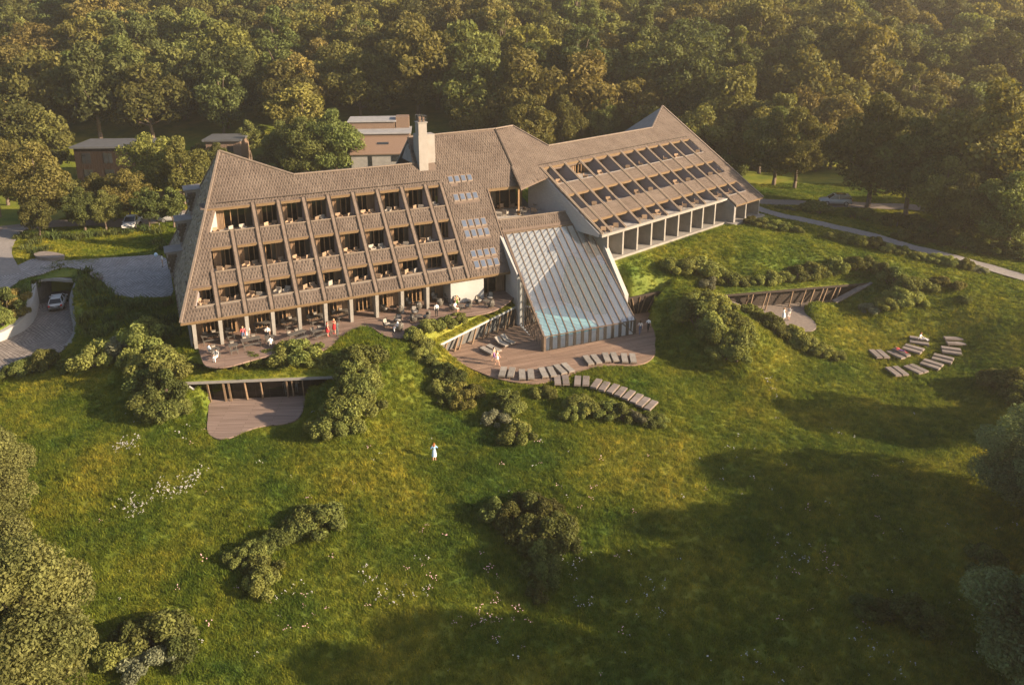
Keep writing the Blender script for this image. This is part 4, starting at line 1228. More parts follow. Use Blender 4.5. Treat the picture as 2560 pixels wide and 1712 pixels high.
mb = MB(); mb.prism([W1(36.9, 7.9, 10.93), W1(41.45, 7.85, 10.93), W2(-.3, 9.7, 11.5), W2(-.3, 14, 11.5), W1(42, 16, 11.0), W1(36.9, 13.5, 10.93)],
                    [W1(36.9, 7.9, 10.99), W1(41.45, 7.85, 10.99), W2(-.3, 9.7, 11.56), W2(-.3, 14, 11.56), W1(42, 16, 11.06), W1(36.9, 13.5, 10.99)])
mb.build('soffit', 'lintel_wood', H)
quad_wall('parapet', W1(37, 4.7, Z_UP - .3), W1(46.4, 4.7, Z_UP - .3), W1(46.4, 4.7, 7.75), W1(37, 4.7, 7.75), -.12, 'concrete_grey', H)
cap(R1(37, 4.70, .02), R1(46.4, 4.70, .02), .25, .07, 'batten_pale', 'coping')

# ------------------------------------------------------------------ glass pool hall
hall = Thing('glass_hall', 'glazed pool hall with a sloping glass roof between the two wings', 'glass hall', tuple(W1(36.2, -9.4, Z_DECK)))
NB = 12
def GT(k, h=0.0):
    f = k / NB; return W1(37.35 + f * 11.2, 3.58, 6.42 + h)
def GB(k, h=0.0):
    f = k / NB; return W1(36.0 + f * 11.75, -9.45 - .35 * f, -1.72 + h)
def GF(k):
    f = k / NB; return W1(36.0 + f * 11.75, -9.45 - .35 * f, Z_DECK)
for k in range(NB):
    mb = MB(); mb.add([GB(k), GB(k + 1), GT(k + 1), GT(k)], [(0, 1, 2, 3)]); mb.build('roof_pane', 'pane_hall', hall)
    mb = MB(); mb.add([GF(k) + Q1 * .05, GF(k + 1) + Q1 * .05, GB(k + 1) + Q1 * .05, GB(k) + Q1 * .05], [(0, 1, 2, 3)]); mb.build('front_pane', 'pane_clear', hall)
for k in range(NB + 1):
    mb = MB(); mb.bar(GB(k, .04), GT(k, .04), .11, .13); mb.build('rafter', 'bronze', hall)
    mb = MB(); mb.bar(GF(k) + Q1 * .14, GB(k) + Q1 * .14, .16, .34, up=D1); mb.build('mullion', 'bronze', hall)
for p, q in ((GB(0, -.02), GB(NB, -.02)),):
    mb = MB(); mb.bar(p, q, .09, .10); mb.build('eave_rail', 'bronze', hall)
# left side: glazed, with close-set fins, then a white wall
SA, SBk = W1(36.0, -9.45, 0), W1(36.95, -1.6, 0)
def side(f, z):
    p = SA + (SBk - SA) * f; return np.array([p[0], p[1], z])
def roof_at(P):
    v = (P - A1) @ Q1; return -1.72 + (v + 9.45) * (6.42 + 1.72) / (3.58 + 9.45)
mb = MB(); mb.add([side(.0, Z_DECK), side(1, Z_DECK), side(1, roof_at(side(1, 0)) - .1), side(0, -1.8)], [(0, 1, 2, 3)]); mb.build('side_pane', 'pane_clear', hall)
NS = 11
for k in range(NS + 1):
    f = k / NS
    p = side(f, Z_DECK); q = side(f, roof_at(p) - .08)
    mb = MB(); mb.bar(p + D1 * .12, q + D1 * .12, .30, .10, up=Q1); mb.build('fin', 'bronze', hall)
wl = [W1(37.0, -1.9, Z_DECK), W1(37.0, 3.7, Z_DECK), W1(37.0, 3.7, 6.55), W1(36.8, -1.9, roof_at(W1(37, -1.9, 0)) + .1)]
mb = MB(); mb.prism([p - D1 * .5 for p in wl], wl); mb.build('side_wall', 'white_render', hall)
mb = MB(); mb.bar(side(0, -1.68), W1(37.1, 3.6, 6.5), .2, .2); mb.build('edge_beam', 'bronze', hall)
# right side wall, following the slope of the glass
rw = [W1(48.0, -6.6, Z_DECK), W1(49.0, 3.7, Z_DECK), W1(48.9, 3.7, 6.6), W1(49.3, 1.2, 5.35), W1(48.25, -6.6, .12)]
mb = MB(); mb.prism([p for p in rw], [p + D1 * .55 for p in rw]); mb.build('side_wall', 'white_render', hall)
mb = MB(); mb.add([GF(NB), W1(48.1, -6.6, Z_DECK), W1(48.2, -6.6, .05), GB(NB)], [(0, 1, 2, 3)]); mb.build('side_pane', 'pane_clear', hall)
for f in (.33, .66):
    p = GF(NB) + (W1(48.1, -6.6, Z_DECK) - GF(NB)) * f
    mb = MB(); mb.bar(p, np.array([p[0], p[1], roof_at(p) - .1]), .12, .12); mb.build('mullion', 'bronze', hall)
mb = MB(); mb.slab([W1(36.3, -9.2, Z_DECK + .02), W1(47.7, -9.6, Z_DECK + .02), W1(48.9, 3.6, Z_DECK + .02), W1(37.0, 3.6, Z_DECK + .02)], .02); mb.build('floor', 'pool_tile', hall)
quad_wall('back_wall', W1(37, 3.55, Z_DECK), W1(49, 3.55, Z_DECK), W1(49, 3.55, 6.3), W1(37, 3.55, 6.3), .15, 'white_render', hall)
pool = Thing('swimming_pool', 'indoor swimming pool with pale turquoise water under the glass roof', 'pool', tuple(W1(42, -3, Z_DECK + .03)))
pw = [W1(37.9, -6.9, Z_DECK + .035), W1(45.2, -7.2, Z_DECK + .035), W1(45.6, 1.6, Z_DECK + .035), W1(38.6, 1.6, Z_DECK + .035)]
mb = MB(); mb.slab(pw, .01); mb.build('water', 'pool_water', pool)
for a, b in zip(pw, pw[1:] + pw[:1]):
    mb = MB(); mb.bar(a + [0, 0, .03], b + [0, 0, .03], .35, .06); mb.build('rim', 'pool_tile', pool)

# ------------------------------------------------------------------ sunken walls and lounges in the lawn
def up3(p, z):
    return np.array([p[0], p[1], z])

rwall = Thing('retaining_wall', 'screen wall with leaning timber posts along the edge of the lower deck', 'retaining wall', (RW0[0], RW0[1], Z_DECK))
rd = RW1 - RW0; RWL = np.linalg.norm(rd); rd = rd / RWL; rn = np.array([rd[1], -rd[0]])        # rn points to the deck
def rz(f): return RZ0 + (RZ1 - RZ0) * f
quad_wall('wall', up3(RW0 - rn * .45, Z_DECK - .3), up3(RW1 - rn * .45, Z_DECK - .3), up3(RW1 - rn * .45, RZ1 - .05), up3(RW0 - rn * .45, RZ0 - .05), -.2, 'wall_dark', rwall)
mb = MB(); mb.slab([up3(RW0 + rn * .12, RZ0), up3(RW1 + rn * .12, RZ1), up3(RW1 - rn * 1.0, RZ1 + .06), up3(RW0 - rn * 1.0, RZ0 + .06)], .2); mb.build('roof_edge', 'white_metal', rwall)
mb = MB(); mb.slab([up3(RW0 - rn * .0, RZ0 + .06), up3(RW1 - rn * .0, RZ1 + .06), up3(RW1 - rn * 1.7, RZ1 + .22), up3(RW0 - rn * 1.7, RZ0 + .22)], .1); mb.build('turf_edge', 'grass_ground', rwall)
for s in (.06, .115, .24, .29, .44, .56, .61, .73, .82, .86, .93):
    t = RW0 + rd * RWL * s
    f = t + rn * .30 - rd * .95
    mb = MB(); mb.bar(up3(f, Z_DECK), up3(t + rn * .02, rz(s) - .18), .13, .26); mb.build('post', 'post_timber', rwall)

mwall = Thing('slatted_wall', 'dark slatted timber wall with slim posts right of the glass hall', 'retaining wall', (MW0[0], MW0[1], Z_DECK))
md = MW1 - MW0; MWL = np.linalg.norm(md); md = md / MWL; mn = np.array([md[1], -md[0]])
MF0, MF1 = at(1584, 784, Z_DECK)[:2], at(1650, 775, Z_DECK)[:2]
for k in range(9):
    f0, f1 = k / 9, (k + .86) / 9
    a0, a1 = up3(MF0, Z_DECK) * (1 - f0) + up3(MW0, -1.15) * f0, up3(MF1, Z_DECK) * (1 - f0) + up3(MW1, -.85) * f0
    b0, b1 = up3(MF0, Z_DECK) * (1 - f1) + up3(MW0, -1.15) * f1, up3(MF1, Z_DECK) * (1 - f1) + up3(MW1, -.85) * f1
    quad_wall('slat', a0, a1, b1, b0, .06, 'dark_timber', mwall)
back = [up3(MF0, Z_DECK - .1) - np.append(mn * .12, 0), up3(MF1, Z_DECK - .1) - np.append(mn * .12, 0), up3(MW1, -.9) - np.append(mn * .12, 0), up3(MW0, -1.2) - np.append(mn * .12, 0)]
quad_wall('wall', *back, -.15, 'black_plastic', mwall)
mb = MB(); mb.bar(up3(MW0, -1.1), up3(MW1, -.8), .3, .12); mb.build('coping', 'dark_timber', mwall)
for s, b in ((.08, -.02), (.24, .12), (.36, .22), (.55, .46), (.78, .72)):
    t = MW0 + md * MWL * s; f = MF0 + (MF1 - MF0) * max(0.02, b)
    mb = MB(); mb.bar(up3(f + mn * .12, Z_DECK), up3(t + mn * .12, -1.15 + .3 * s), .1, .14); mb.build('post', 'post_timber', mwall)

def bunker(name, label, L, Rr, nrm, zfl, ztop, depth, tops, foots, fmap, glaze, wallmat, roofmat):
    t = Thing(name, label, 'pavilion', (L[0], L[1], zfl))
    d = Rr - L; LL = np.linalg.norm(d); d = d / LL
    # roof slab with its edge beam and turf
    mb = MB(); mb.slab([up3(L - nrm * .1, ztop), up3(Rr - nrm * .1, ztop), up3(Rr + nrm * (depth + .4), ztop + .08), up3(L + nrm * (depth + .4), ztop + .08)], .26)
    mb.build('roof_edge', roofmat, t)
    mb = MB(); mb.slab([up3(L - nrm * .0 - d * .6, ztop + .09), up3(Rr + d * .6, ztop + .09), up3(Rr + nrm * (depth + 1.4) + d * .6, ztop + .26), up3(L + nrm * (depth + 1.4) - d * .6, ztop + .26)], .085)
    mb.build('turf_roof', 'grass_ground', t)
    a, b = L + nrm * (depth - .15), Rr + nrm * (depth - .15)
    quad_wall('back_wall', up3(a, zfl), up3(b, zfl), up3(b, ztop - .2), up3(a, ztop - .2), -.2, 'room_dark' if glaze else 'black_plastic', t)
    if glaze:
        n = 9
        for k in range(n):
            p, q = L + nrm * .45 + d * LL * (.10 + .80 * k / n), L + nrm * .45 + d * LL * (.10 + .80 * (k + 1) / n)
            mb = MB(); mb.add([up3(p, zfl + .02), up3(q - d * .04, zfl + .02), up3(q - d * .04, ztop - .25), up3(p, ztop - .25)], [(0, 1, 2, 3)]); mb.build('pane', 'pane', t)
    else:
        n = 10
        for k in range(n):
            z0 = zfl + (ztop - .25 - zfl) * k / n; z1 = zfl + (ztop - .25 - zfl) * (k + .82) / n
            p, q = L + nrm * .75 + d * LL * .06, L + nrm * .75 + d * LL * .95
            mb = MB(); mb.hexa([up3(p, z0), up3(q, z0), up3(q + nrm * .06, z0), up3(p + nrm * .06, z0)], [up3(p, z1), up3(q, z1), up3(q + nrm * .06, z1), up3(p + nrm * .06, z1)])
            mb.build('slat', 'dark_timber', t)
    for tp, ft in zip(tops, foots):
        f = at(*fmap(*ft), zfl)
        u = (onplane(*fmap(*tp), up3(L, 0), np.append(nrm, 0))[:2] - L) @ d
        tpos = L + d * u + nrm * .05
        mb = MB(); mb.bar(f, up3(tpos, ztop - .22), .12, .18); mb.build('post', 'post_timber', t)
    return t, d, LL

b1t, b1d, b1L = bunker('sunken_lounge', 'sunken glass-fronted lounge under turf roof below the dining terrace', B1L, B1R, b1n, Z_B1, -1.72, 2.4,
       [(480, 815), (645, 805), (700, 803), (865, 795), (1030, 788), (1300, 778), (1355, 775), (1465, 770)],
       [(525, 1010), (685, 1000), (738, 998), (905, 983), (1063, 975), (1325, 960), (1380, 955), (1485, 945)], CB, True, 'room_dark', 'concrete_grey')
b2t, b2d, b2L = bunker('sunken_shelter', 'sunken shelter with dark slatted wall under turf behind the gravel patio', B2L, B2R, b2n, Z_B2, -.74, 1.6,
       [(1165, 330), (1205, 328), (1330, 315), (1360, 313), (1565, 298), (1683, 290), (1760, 285), (1840, 280), (1875, 277), (1955, 270), (1995, 268)],
       [(1125, 465), (1165, 490), (1275, 487), (1310, 487), (1520, 462), (1620, 460), (1700, 445), (1775, 445), (1813, 440), (1885, 430), (1935, 430)], CR, False, 'dark_timber', 'dark_timber')

def wing_wall(t, top_pt, foot_pt, back_pt, z_top, z_floor, mat, name='side_wall', th=.25):
    """triangular cheek wall beside a cut"""
    tri = [up3(top_pt, z_top), up3(top_pt, z_top - .3), up3(foot_pt, z_floor - .2), up3(foot_pt, z_floor + .25)]
    d = np.asarray(foot_pt) - np.asarray(top_pt); n = np.array([-d[1], d[0]]); n /= np.linalg.norm(n)
    mb = MB(); mb.prism(tri, [p + np.append(n * th, 0) for p in tri]); mb.build(name, mat, t)
p = at(*CB(505, 1008), Z_B1)[:2]
quad_wall('side_wall', up3(B1L, -4.2), up3(p, -4.2), up3(p, -3.75), up3(B1L, -1.75), -.2, 'concrete_grey', b1t)
mb = MB(); mb.bar(up3(B1L, -1.7), up3(p, -3.7), .3, .14); mb.build('coping', 'white_metal', b1t)
p = at(*CB(1510, 960), Z_B1)[:2]
quad_wall('side_wall', up3(p, -4.2), up3(B1R, -4.2), up3(B1R, -1.75), up3(p, -3.6), -.2, 'stone', b1t)
p = at(*CR(1125, 485), Z_B2)[:2]
quad_wall('side_wall', up3(B2L, -3.2), up3(p, -3.2), up3(p, -2.75), up3(B2L, -.78), -.2, 'concrete_grey', b2t)
mb = MB(); mb.bar(up3(B2L, -.72), up3(p, -2.7), .35, .14); mb.build('coping', 'stone', b2t)
p = at(*CR(1930, 440), Z_B2)[:2]
mb = MB(); mb.bar(up3(B2R, -.72), up3(p, -2.6), .75, .18); mb.build('coping', 'stone', b2t)
quad_wall('side_wall', up3(p, -3.2), up3(B2R, -3.2), up3(B2R, -.9), up3(p, -2.7), -.2, 'concrete_grey', b2t)

# tunnel under the court with its curved walls
tun = Thing('tunnel_portal', 'concrete tunnel portal with curved retaining walls over the cobbled ramp', 'tunnel', tuple(at(140, 745, Z_RAMP)))
arch_px = [(82, 739), (105, 721), (140, 712.5), (175, 716), (197, 728)]
def curved_wall(pts, name, mat, th=.35):
    """pts: (px, py on floor level, top height)"""
    P = [np.append(at(x, y, Z_RAMP)[:2], zt) for x, y, zt in pts]
    P = np.array(smooth_open(P, 2))
    vs, fs = [], []
    tg = np.gradient(P[:, :2], axis=0); tg /= np.linalg.norm(tg, axis=1)[:, None]
    for i, p in enumerate(P):
        n = np.array([-tg[i, 1], tg[i, 0]]) * th
        p = np.array([p[0] - n[0] * .9, p[1] - n[1] * .9, p[2]])
        n = n * 1.9
        vs += [(p[0], p[1], Z_RAMP - .3), (p[0], p[1], p[2]), (p[0] + n[0], p[1] + n[1], p[2] + .02), (p[0] + n[0], p[1] + n[1], Z_RAMP - .3)]
    for i in range(len(P) - 1):
        fs += [(4 * i + k, 4 * i + 4 + k, 4 * i + 4 + (k + 1) % 4, 4 * i + (k + 1) % 4) for k in range(4)]
    mb = MB(); mb.add(vs, fs); return mb.build(name, mat, tun, smooth=False)
curved_wall([(-160, 903, -2.85), (0, 852, -2.65), (36, 837, -2.4), (61, 823, -2.1), (84, 796, -1.45), (92, 758, -.95)], 'side_wall', 'white_render')
curved_wall([(203, 747, -.95), (187, 775, -1.6), (185, 792, -2.1), (191, 816, -2.75), (194, 838, -3.2), (168, 868, -3.4)], 'side_wall', 'concrete')
# inside of the tunnel: floor, side and end walls coloured dark for its shade
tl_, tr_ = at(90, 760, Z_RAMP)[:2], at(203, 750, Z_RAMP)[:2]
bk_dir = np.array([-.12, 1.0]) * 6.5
mb = MB(); mb.slab([up3(tl_, Z_RAMP + .03), up3(tr_, Z_RAMP + .03), up3(tr_ + bk_dir, Z_RAMP + .03), up3(tl_ + bk_dir, Z_RAMP + .03)], .02); mb.build('tunnel_shade_floor', 'tunnel_shade', tun)
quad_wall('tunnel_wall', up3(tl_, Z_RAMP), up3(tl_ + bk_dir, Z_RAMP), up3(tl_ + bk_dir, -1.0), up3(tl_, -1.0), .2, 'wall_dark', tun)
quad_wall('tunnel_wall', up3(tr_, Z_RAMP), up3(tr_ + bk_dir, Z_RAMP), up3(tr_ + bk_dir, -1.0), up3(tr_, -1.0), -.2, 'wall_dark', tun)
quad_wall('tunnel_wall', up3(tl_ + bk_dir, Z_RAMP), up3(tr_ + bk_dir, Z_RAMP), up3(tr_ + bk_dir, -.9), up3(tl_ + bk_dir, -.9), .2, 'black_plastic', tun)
# portal roof: slab over the back of the ramp with an arched front edge
fr = [onplane(x, y, at(140, 752, Z_RAMP), (0.12, 1, 0)) for x, y in arch_px]
fl, frr = at(92, 757, Z_RAMP), at(203, 747, Z_RAMP)
curve = np.array(smooth_open([up3(fl[:2], -1.25), *[np.append(p[:2], -.62) for p in fr[1:-1]], up3(frr[:2], -1.2)], 2))
lo_z = []
vs, fs = [], []
for i, p in enumerate(curve):
    s = i / (len(curve) - 1)
    zu = -1.75 + .85 * math.sin(math.pi * s) ** .6
    vs += [(p[0], p[1], zu), (p[0], p[1], zu + .34), (p[0], p[1] + .5, zu + .36), (p[0], p[1] + 7.5, zu)]
for i in range(len(curve) - 1):
    fs += [(4 * i, 4 * i + 4, 4 * i + 5, 4 * i + 1), (4 * i + 1, 4 * i + 5, 4 * i + 6, 4 * i + 2), (4 * i, 4 * i + 3, 4 * i + 7, 4 * i + 4)]
mb = MB(); mb.add(vs, fs); mb.build('arch_edge', 'concrete', tun)
c0, c1 = curve[0], curve[-1]
mb = MB(); mb.slab([(c0[0] - .8, c0[1] + .45, -.62), (curve[len(curve) // 2][0], curve[len(curve) // 2][1] + .5, -.42), (c1[0] + .8, c1[1] + .45, -.62), (c1[0] + .4, c1[1] + 7.6, -.50), (c0[0] - 1.6, c0[1] + 7.6, -.50)], .12)
mb.build('turf_roof', 'grass_ground', tun)

# ------------------------------------------------------------------ vegetation
def leaf_cloud(clumps, n, size, seed, flat=0.0, droop=0.3):
    """n folded leaf quads on the skins of many clumps (x, y, z, r): verts, quads, shade per leaf"""
    g = np.random.default_rng(seed)
    C = np.array(clumps)
    w = C[:, 3] ** 2; w /= w.sum()
    k = g.choice(len(C), n, p=w)
    d = g.normal(size=(n, 3)); d[:, 2] = d[:, 2] * .8 + .25; d /= np.linalg.norm(d, axis=1)[:, None]
    rad = C[k, 3] * (0.55 + 0.5 * g.random(n) ** 0.6)
    c = C[k, :3] + d * rad[:, None] * np.array([1, 1, .85])
    nrm = d + g.normal(size=(n, 3)) * .75; nrm /= np.linalg.norm(nrm, axis=1)[:, None]
    t = np.cross(nrm, g.normal(size=(n, 3))); t /= np.linalg.norm(t, axis=1)[:, None]
    b = np.cross(nrm, t)
    s = size * (0.6 + .8 * g.random(n))[:, None]
    fold = nrm * s * .22
    v = np.stack([c - t * s, c - b * s * .55 + fold, c + t * s * 1.05 - [0, 0, 1] * s * droop, c + b * s * .55 + fold], 1)
    q = np.arange(n * 4).reshape(n, 4)
    shade = np.clip(.5 + .22 * g.normal(size=n) + .25 * (np.repeat(g.normal(size=len(C))[None], 1, 0)[0][k]) * .6, 0, 1)
    return v.reshape(-1, 3), q, shade

def tree_shape(h, r, base, seed, n_clump=46, n_leaf=6500, leaf=.30, mat='leaf_olive', lean=0.0, limbs=9, top=1.0):
    """trunk with limbs, and an uneven crown of clumps: two meshes"""
    g = np.random.default_rng(seed)
    cz, rz = (h + base) / 2, (h - base) / 2
    cl = []
    for i in range(n_clump):
        d = g.normal(size=3); d /= np.linalg.norm(d)
        f = .35 + .6 * g.random() ** .6
        taper = 1.0 - .35 * max(0, d[2]) * top
        cl.append((d[0] * r * f * taper + lean * d[2], d[1] * r * f * taper, cz + d[2] * rz * f, r * g.uniform(.20, .36) * (1 - .25 * max(0, d[2]))))
    cl.append((0, 0, cz, r * .5)); cl.append((lean, 0, h - r * .25, r * .26))
    v, q, sh = leaf_cloud(cl, n_leaf, leaf, seed + 1)
    crown = fast_mesh('crown', v, q, mat, sh)
    mb = MB()
    tr = max(.09, h * .021)
    pts = [(0, 0, -.6), (g.normal(0, .1), g.normal(0, .1), base * .6), (g.normal(0, .2), g.normal(0, .2), base + rz * .55), (g.normal(0, .25) + lean * .6, g.normal(0, .25), h * .88)]
    mb.path(pts, [tr * 1.35, tr, tr * .62, tr * .16], 8)
    for i in range(limbs):
        c = cl[i * 3 % len(cl)]
        z0 = base * .7 + (c[2] - base * .7) * .45
        z0 = min(max(base * .5, z0), h * .8)
        f = (z0 - 0) / h
        p0 = (pts[2][0] * f, pts[2][1] * f, z0)
        mid = ((c[0]) * .55, c[1] * .55, z0 + (c[2] - z0) * .45 + .2)
        mb.path([p0, mid, c[:3]], [tr * .45, tr * .3, tr * .08], 6)
    trunk = mb.mesh('trunk', 'bark', smooth=True)
    return trunk, crown

def place_tree(name, shape, label, loc, rotz, scale, group=None, cat='tree'):
    o = bpy.data.objects.new(name, None); COL.objects.link(o)
    o.location = tuple(map(float, loc)); o.rotation_euler = (0, 0, rotz)
    o.scale = scale if isinstance(scale, tuple) else (scale,) * 3
    tag(o, label, cat, group)
    link('trunk', shape[0], o); link('crown', shape[1], o)
    return o

FOREST = [tree_shape(15, 6.2, 3.0, 11, 52, 8500, .34, 'leaf_olive'), tree_shape(14, 5.8, 2.5, 12, 46, 8000, .34, 'leaf_green'), tree_shape(16, 6.0, 3.5, 13, 50, 8500, .34, 'leaf_gold', top=.6),
          tree_shape(13, 6.4, 2.2, 14, 56, 8500, .33, 'leaf_olive', top=.3), tree_shape(17, 5.6, 4.0, 15, 48, 8000, .34, 'leaf_dark'), tree_shape(14.5, 6.3, 2.6, 16, 54, 8500, .33, 'leaf_gold', top=1.2),
          tree_shape(18, 4.6, 3.0, 17, 44, 8000, .30, 'leaf_green', top=1.6), tree_shape(12, 5.4, 2.0, 18, 26, 5500, .34, 'leaf_olive', limbs=14, top=.4), tree_shape(16, 7.4, 3.0, 19, 70, 11000, .34, 'leaf_dark', top=.5)]
PARKT = [tree_shape(12, 4.6, 2.2, 21, 60, 15000, .21, 'leaf_olive', limbs=14), tree_shape(13, 4.9, 2.4, 22, 60, 15000, .21, 'leaf_green', limbs=14), tree_shape(7, 2.3, 1.7, 23, 40, 6500, .16, 'leaf_green', limbs=10),
         tree_shape(12, 5.2, 1.8, 24, 64, 15000, .21, 'leaf_gold', limbs=14)]
NEART = [tree_shape(9, 3.5, .6, 31, 62, 70000, .075, 'leaf_near', limbs=20), tree_shape(10, 4.0, .6, 32, 52, 60000, .085, 'leaf_blue', limbs=20)]

def shrub_shape(r, h, seed, n, leaf, mat, spread=1.0, n_cl=22):
    g = np.random.default_rng(seed); cl = []
    for i in range(n_cl):
        a = g.uniform(0, 2 * math.pi); f = math.sqrt(g.random()) * .85
        x, y = r * f * math.cos(a) * spread, r * f * math.sin(a)
        z = h * (1 - f * f * .75) * g.uniform(.35, .85)
        cl.append((x, y, z, r * g.uniform(.22, .36)))
    v, q, sh = leaf_cloud(cl, n, leaf, seed + 3, droop=.1)
    v[:, 2] = np.maximum(v[:, 2], -.15)
    fol = fast_mesh('foliage', v, q, mat, sh)
    mb = MB()
    for c in cl[:9]:
        mb.path([(c[0] * .15, c[1] * .15, -.25), (c[0] * .6, c[1] * .6, c[2] * .55), c[:3]], [.05, .035, .012], 5)
    return mb.mesh('stems', 'bark'), fol

SHRUBS = [shrub_shape(1.0, 1.15, 41, 6500, .060, 'leaf_shrub'), shrub_shape(1.0, 1.0, 42, 6500, .060, 'leaf_shrub', 1.3), shrub_shape(1.0, 1.3, 43, 6500, .060, 'leaf_olive', .9),
          shrub_shape(1.0, 1.05, 44, 6500, .060, 'leaf_gold', 1.15), shrub_shape(1.0, 1.2, 45, 6500, .060, 'leaf_green'), shrub_shape(1.0, .9, 46, 6500, .060, 'leaf_grey', 1.2)]

def tuft_shape(seed, n=70):
    """a clump of tall grass: arching blades"""
    g = np.random.default_rng(seed); vs, fs, sh = [], [], []
    for i in range(n):
        a = g.uniform(0, 2 * math.pi); r0 = .55 * math.sqrt(g.random()); ln = g.uniform(.7, 1.2); lean = g.uniform(.15, .75)
        b = g.uniform(0, 2 * math.pi)
        x, y = r0 * math.cos(a), r0 * math.sin(a); dx, dy = math.cos(b), math.sin(b); w = .035
        k = len(vs)
        vs += [(x - dy * w, y + dx * w, -.1), (x + dy * w, y - dx * w, -.1), (x + dx * lean * .45 + dy * w * .8, y + dy * lean * .45 - dx * w * .8, ln * .7), (x + dx * lean * .45 - dy * w * .8, y + dy * lean * .45 + dx * w * .8, ln * .7)]
        vs += [(x + dx * lean, y + dy * lean, ln * .95 - lean * .25)] * 1
        fs += [(k, k + 1, k + 2, k + 3), (k + 3, k + 2, k + 4, k + 4)]
        t = g.random(); sh += [t, t]
    v = np.array(vs); q = np.array(fs)
    me = bpy.data.meshes.new('blades'); me.from_pydata([tuple(p) for p in vs], [], [tuple(dict.fromkeys(f)) for f in fs])
    a = me.attributes.new('tint', 'FLOAT', 'FACE'); a.data.foreach_set('value', np.array(sh, np.float32))
    me.materials.append(MATS['leaf_grass']); me.update()
    return me
TUFTS = [tuft_shape(s) for s in (51, 52, 53)]

def shrub(px, py, r, label, group, kind=None, hscale=1.0, on=None):
    p = ground(*S(px, py))
    k = int(rng.choice(6, p=[.34, .34, .12, .04, .12, .04])) if kind is None else kind
    r *= 1.22
    o = bpy.data.objects.new('shrub', None); COL.objects.link(o)
    o.location = (p[0], p[1], p[2] - .05); o.rotation_euler = (0, 0, float(rng.uniform(0, 6.28))); o.scale = (r, r * float(rng.uniform(.85, 1.15)), r * hscale * float(rng.uniform(.85, 1.1)))
    tag(o, label, 'shrub', group)
    link('stems', SHRUBS[k][0], o); link('foliage', SHRUBS[k][1], o)
    return o

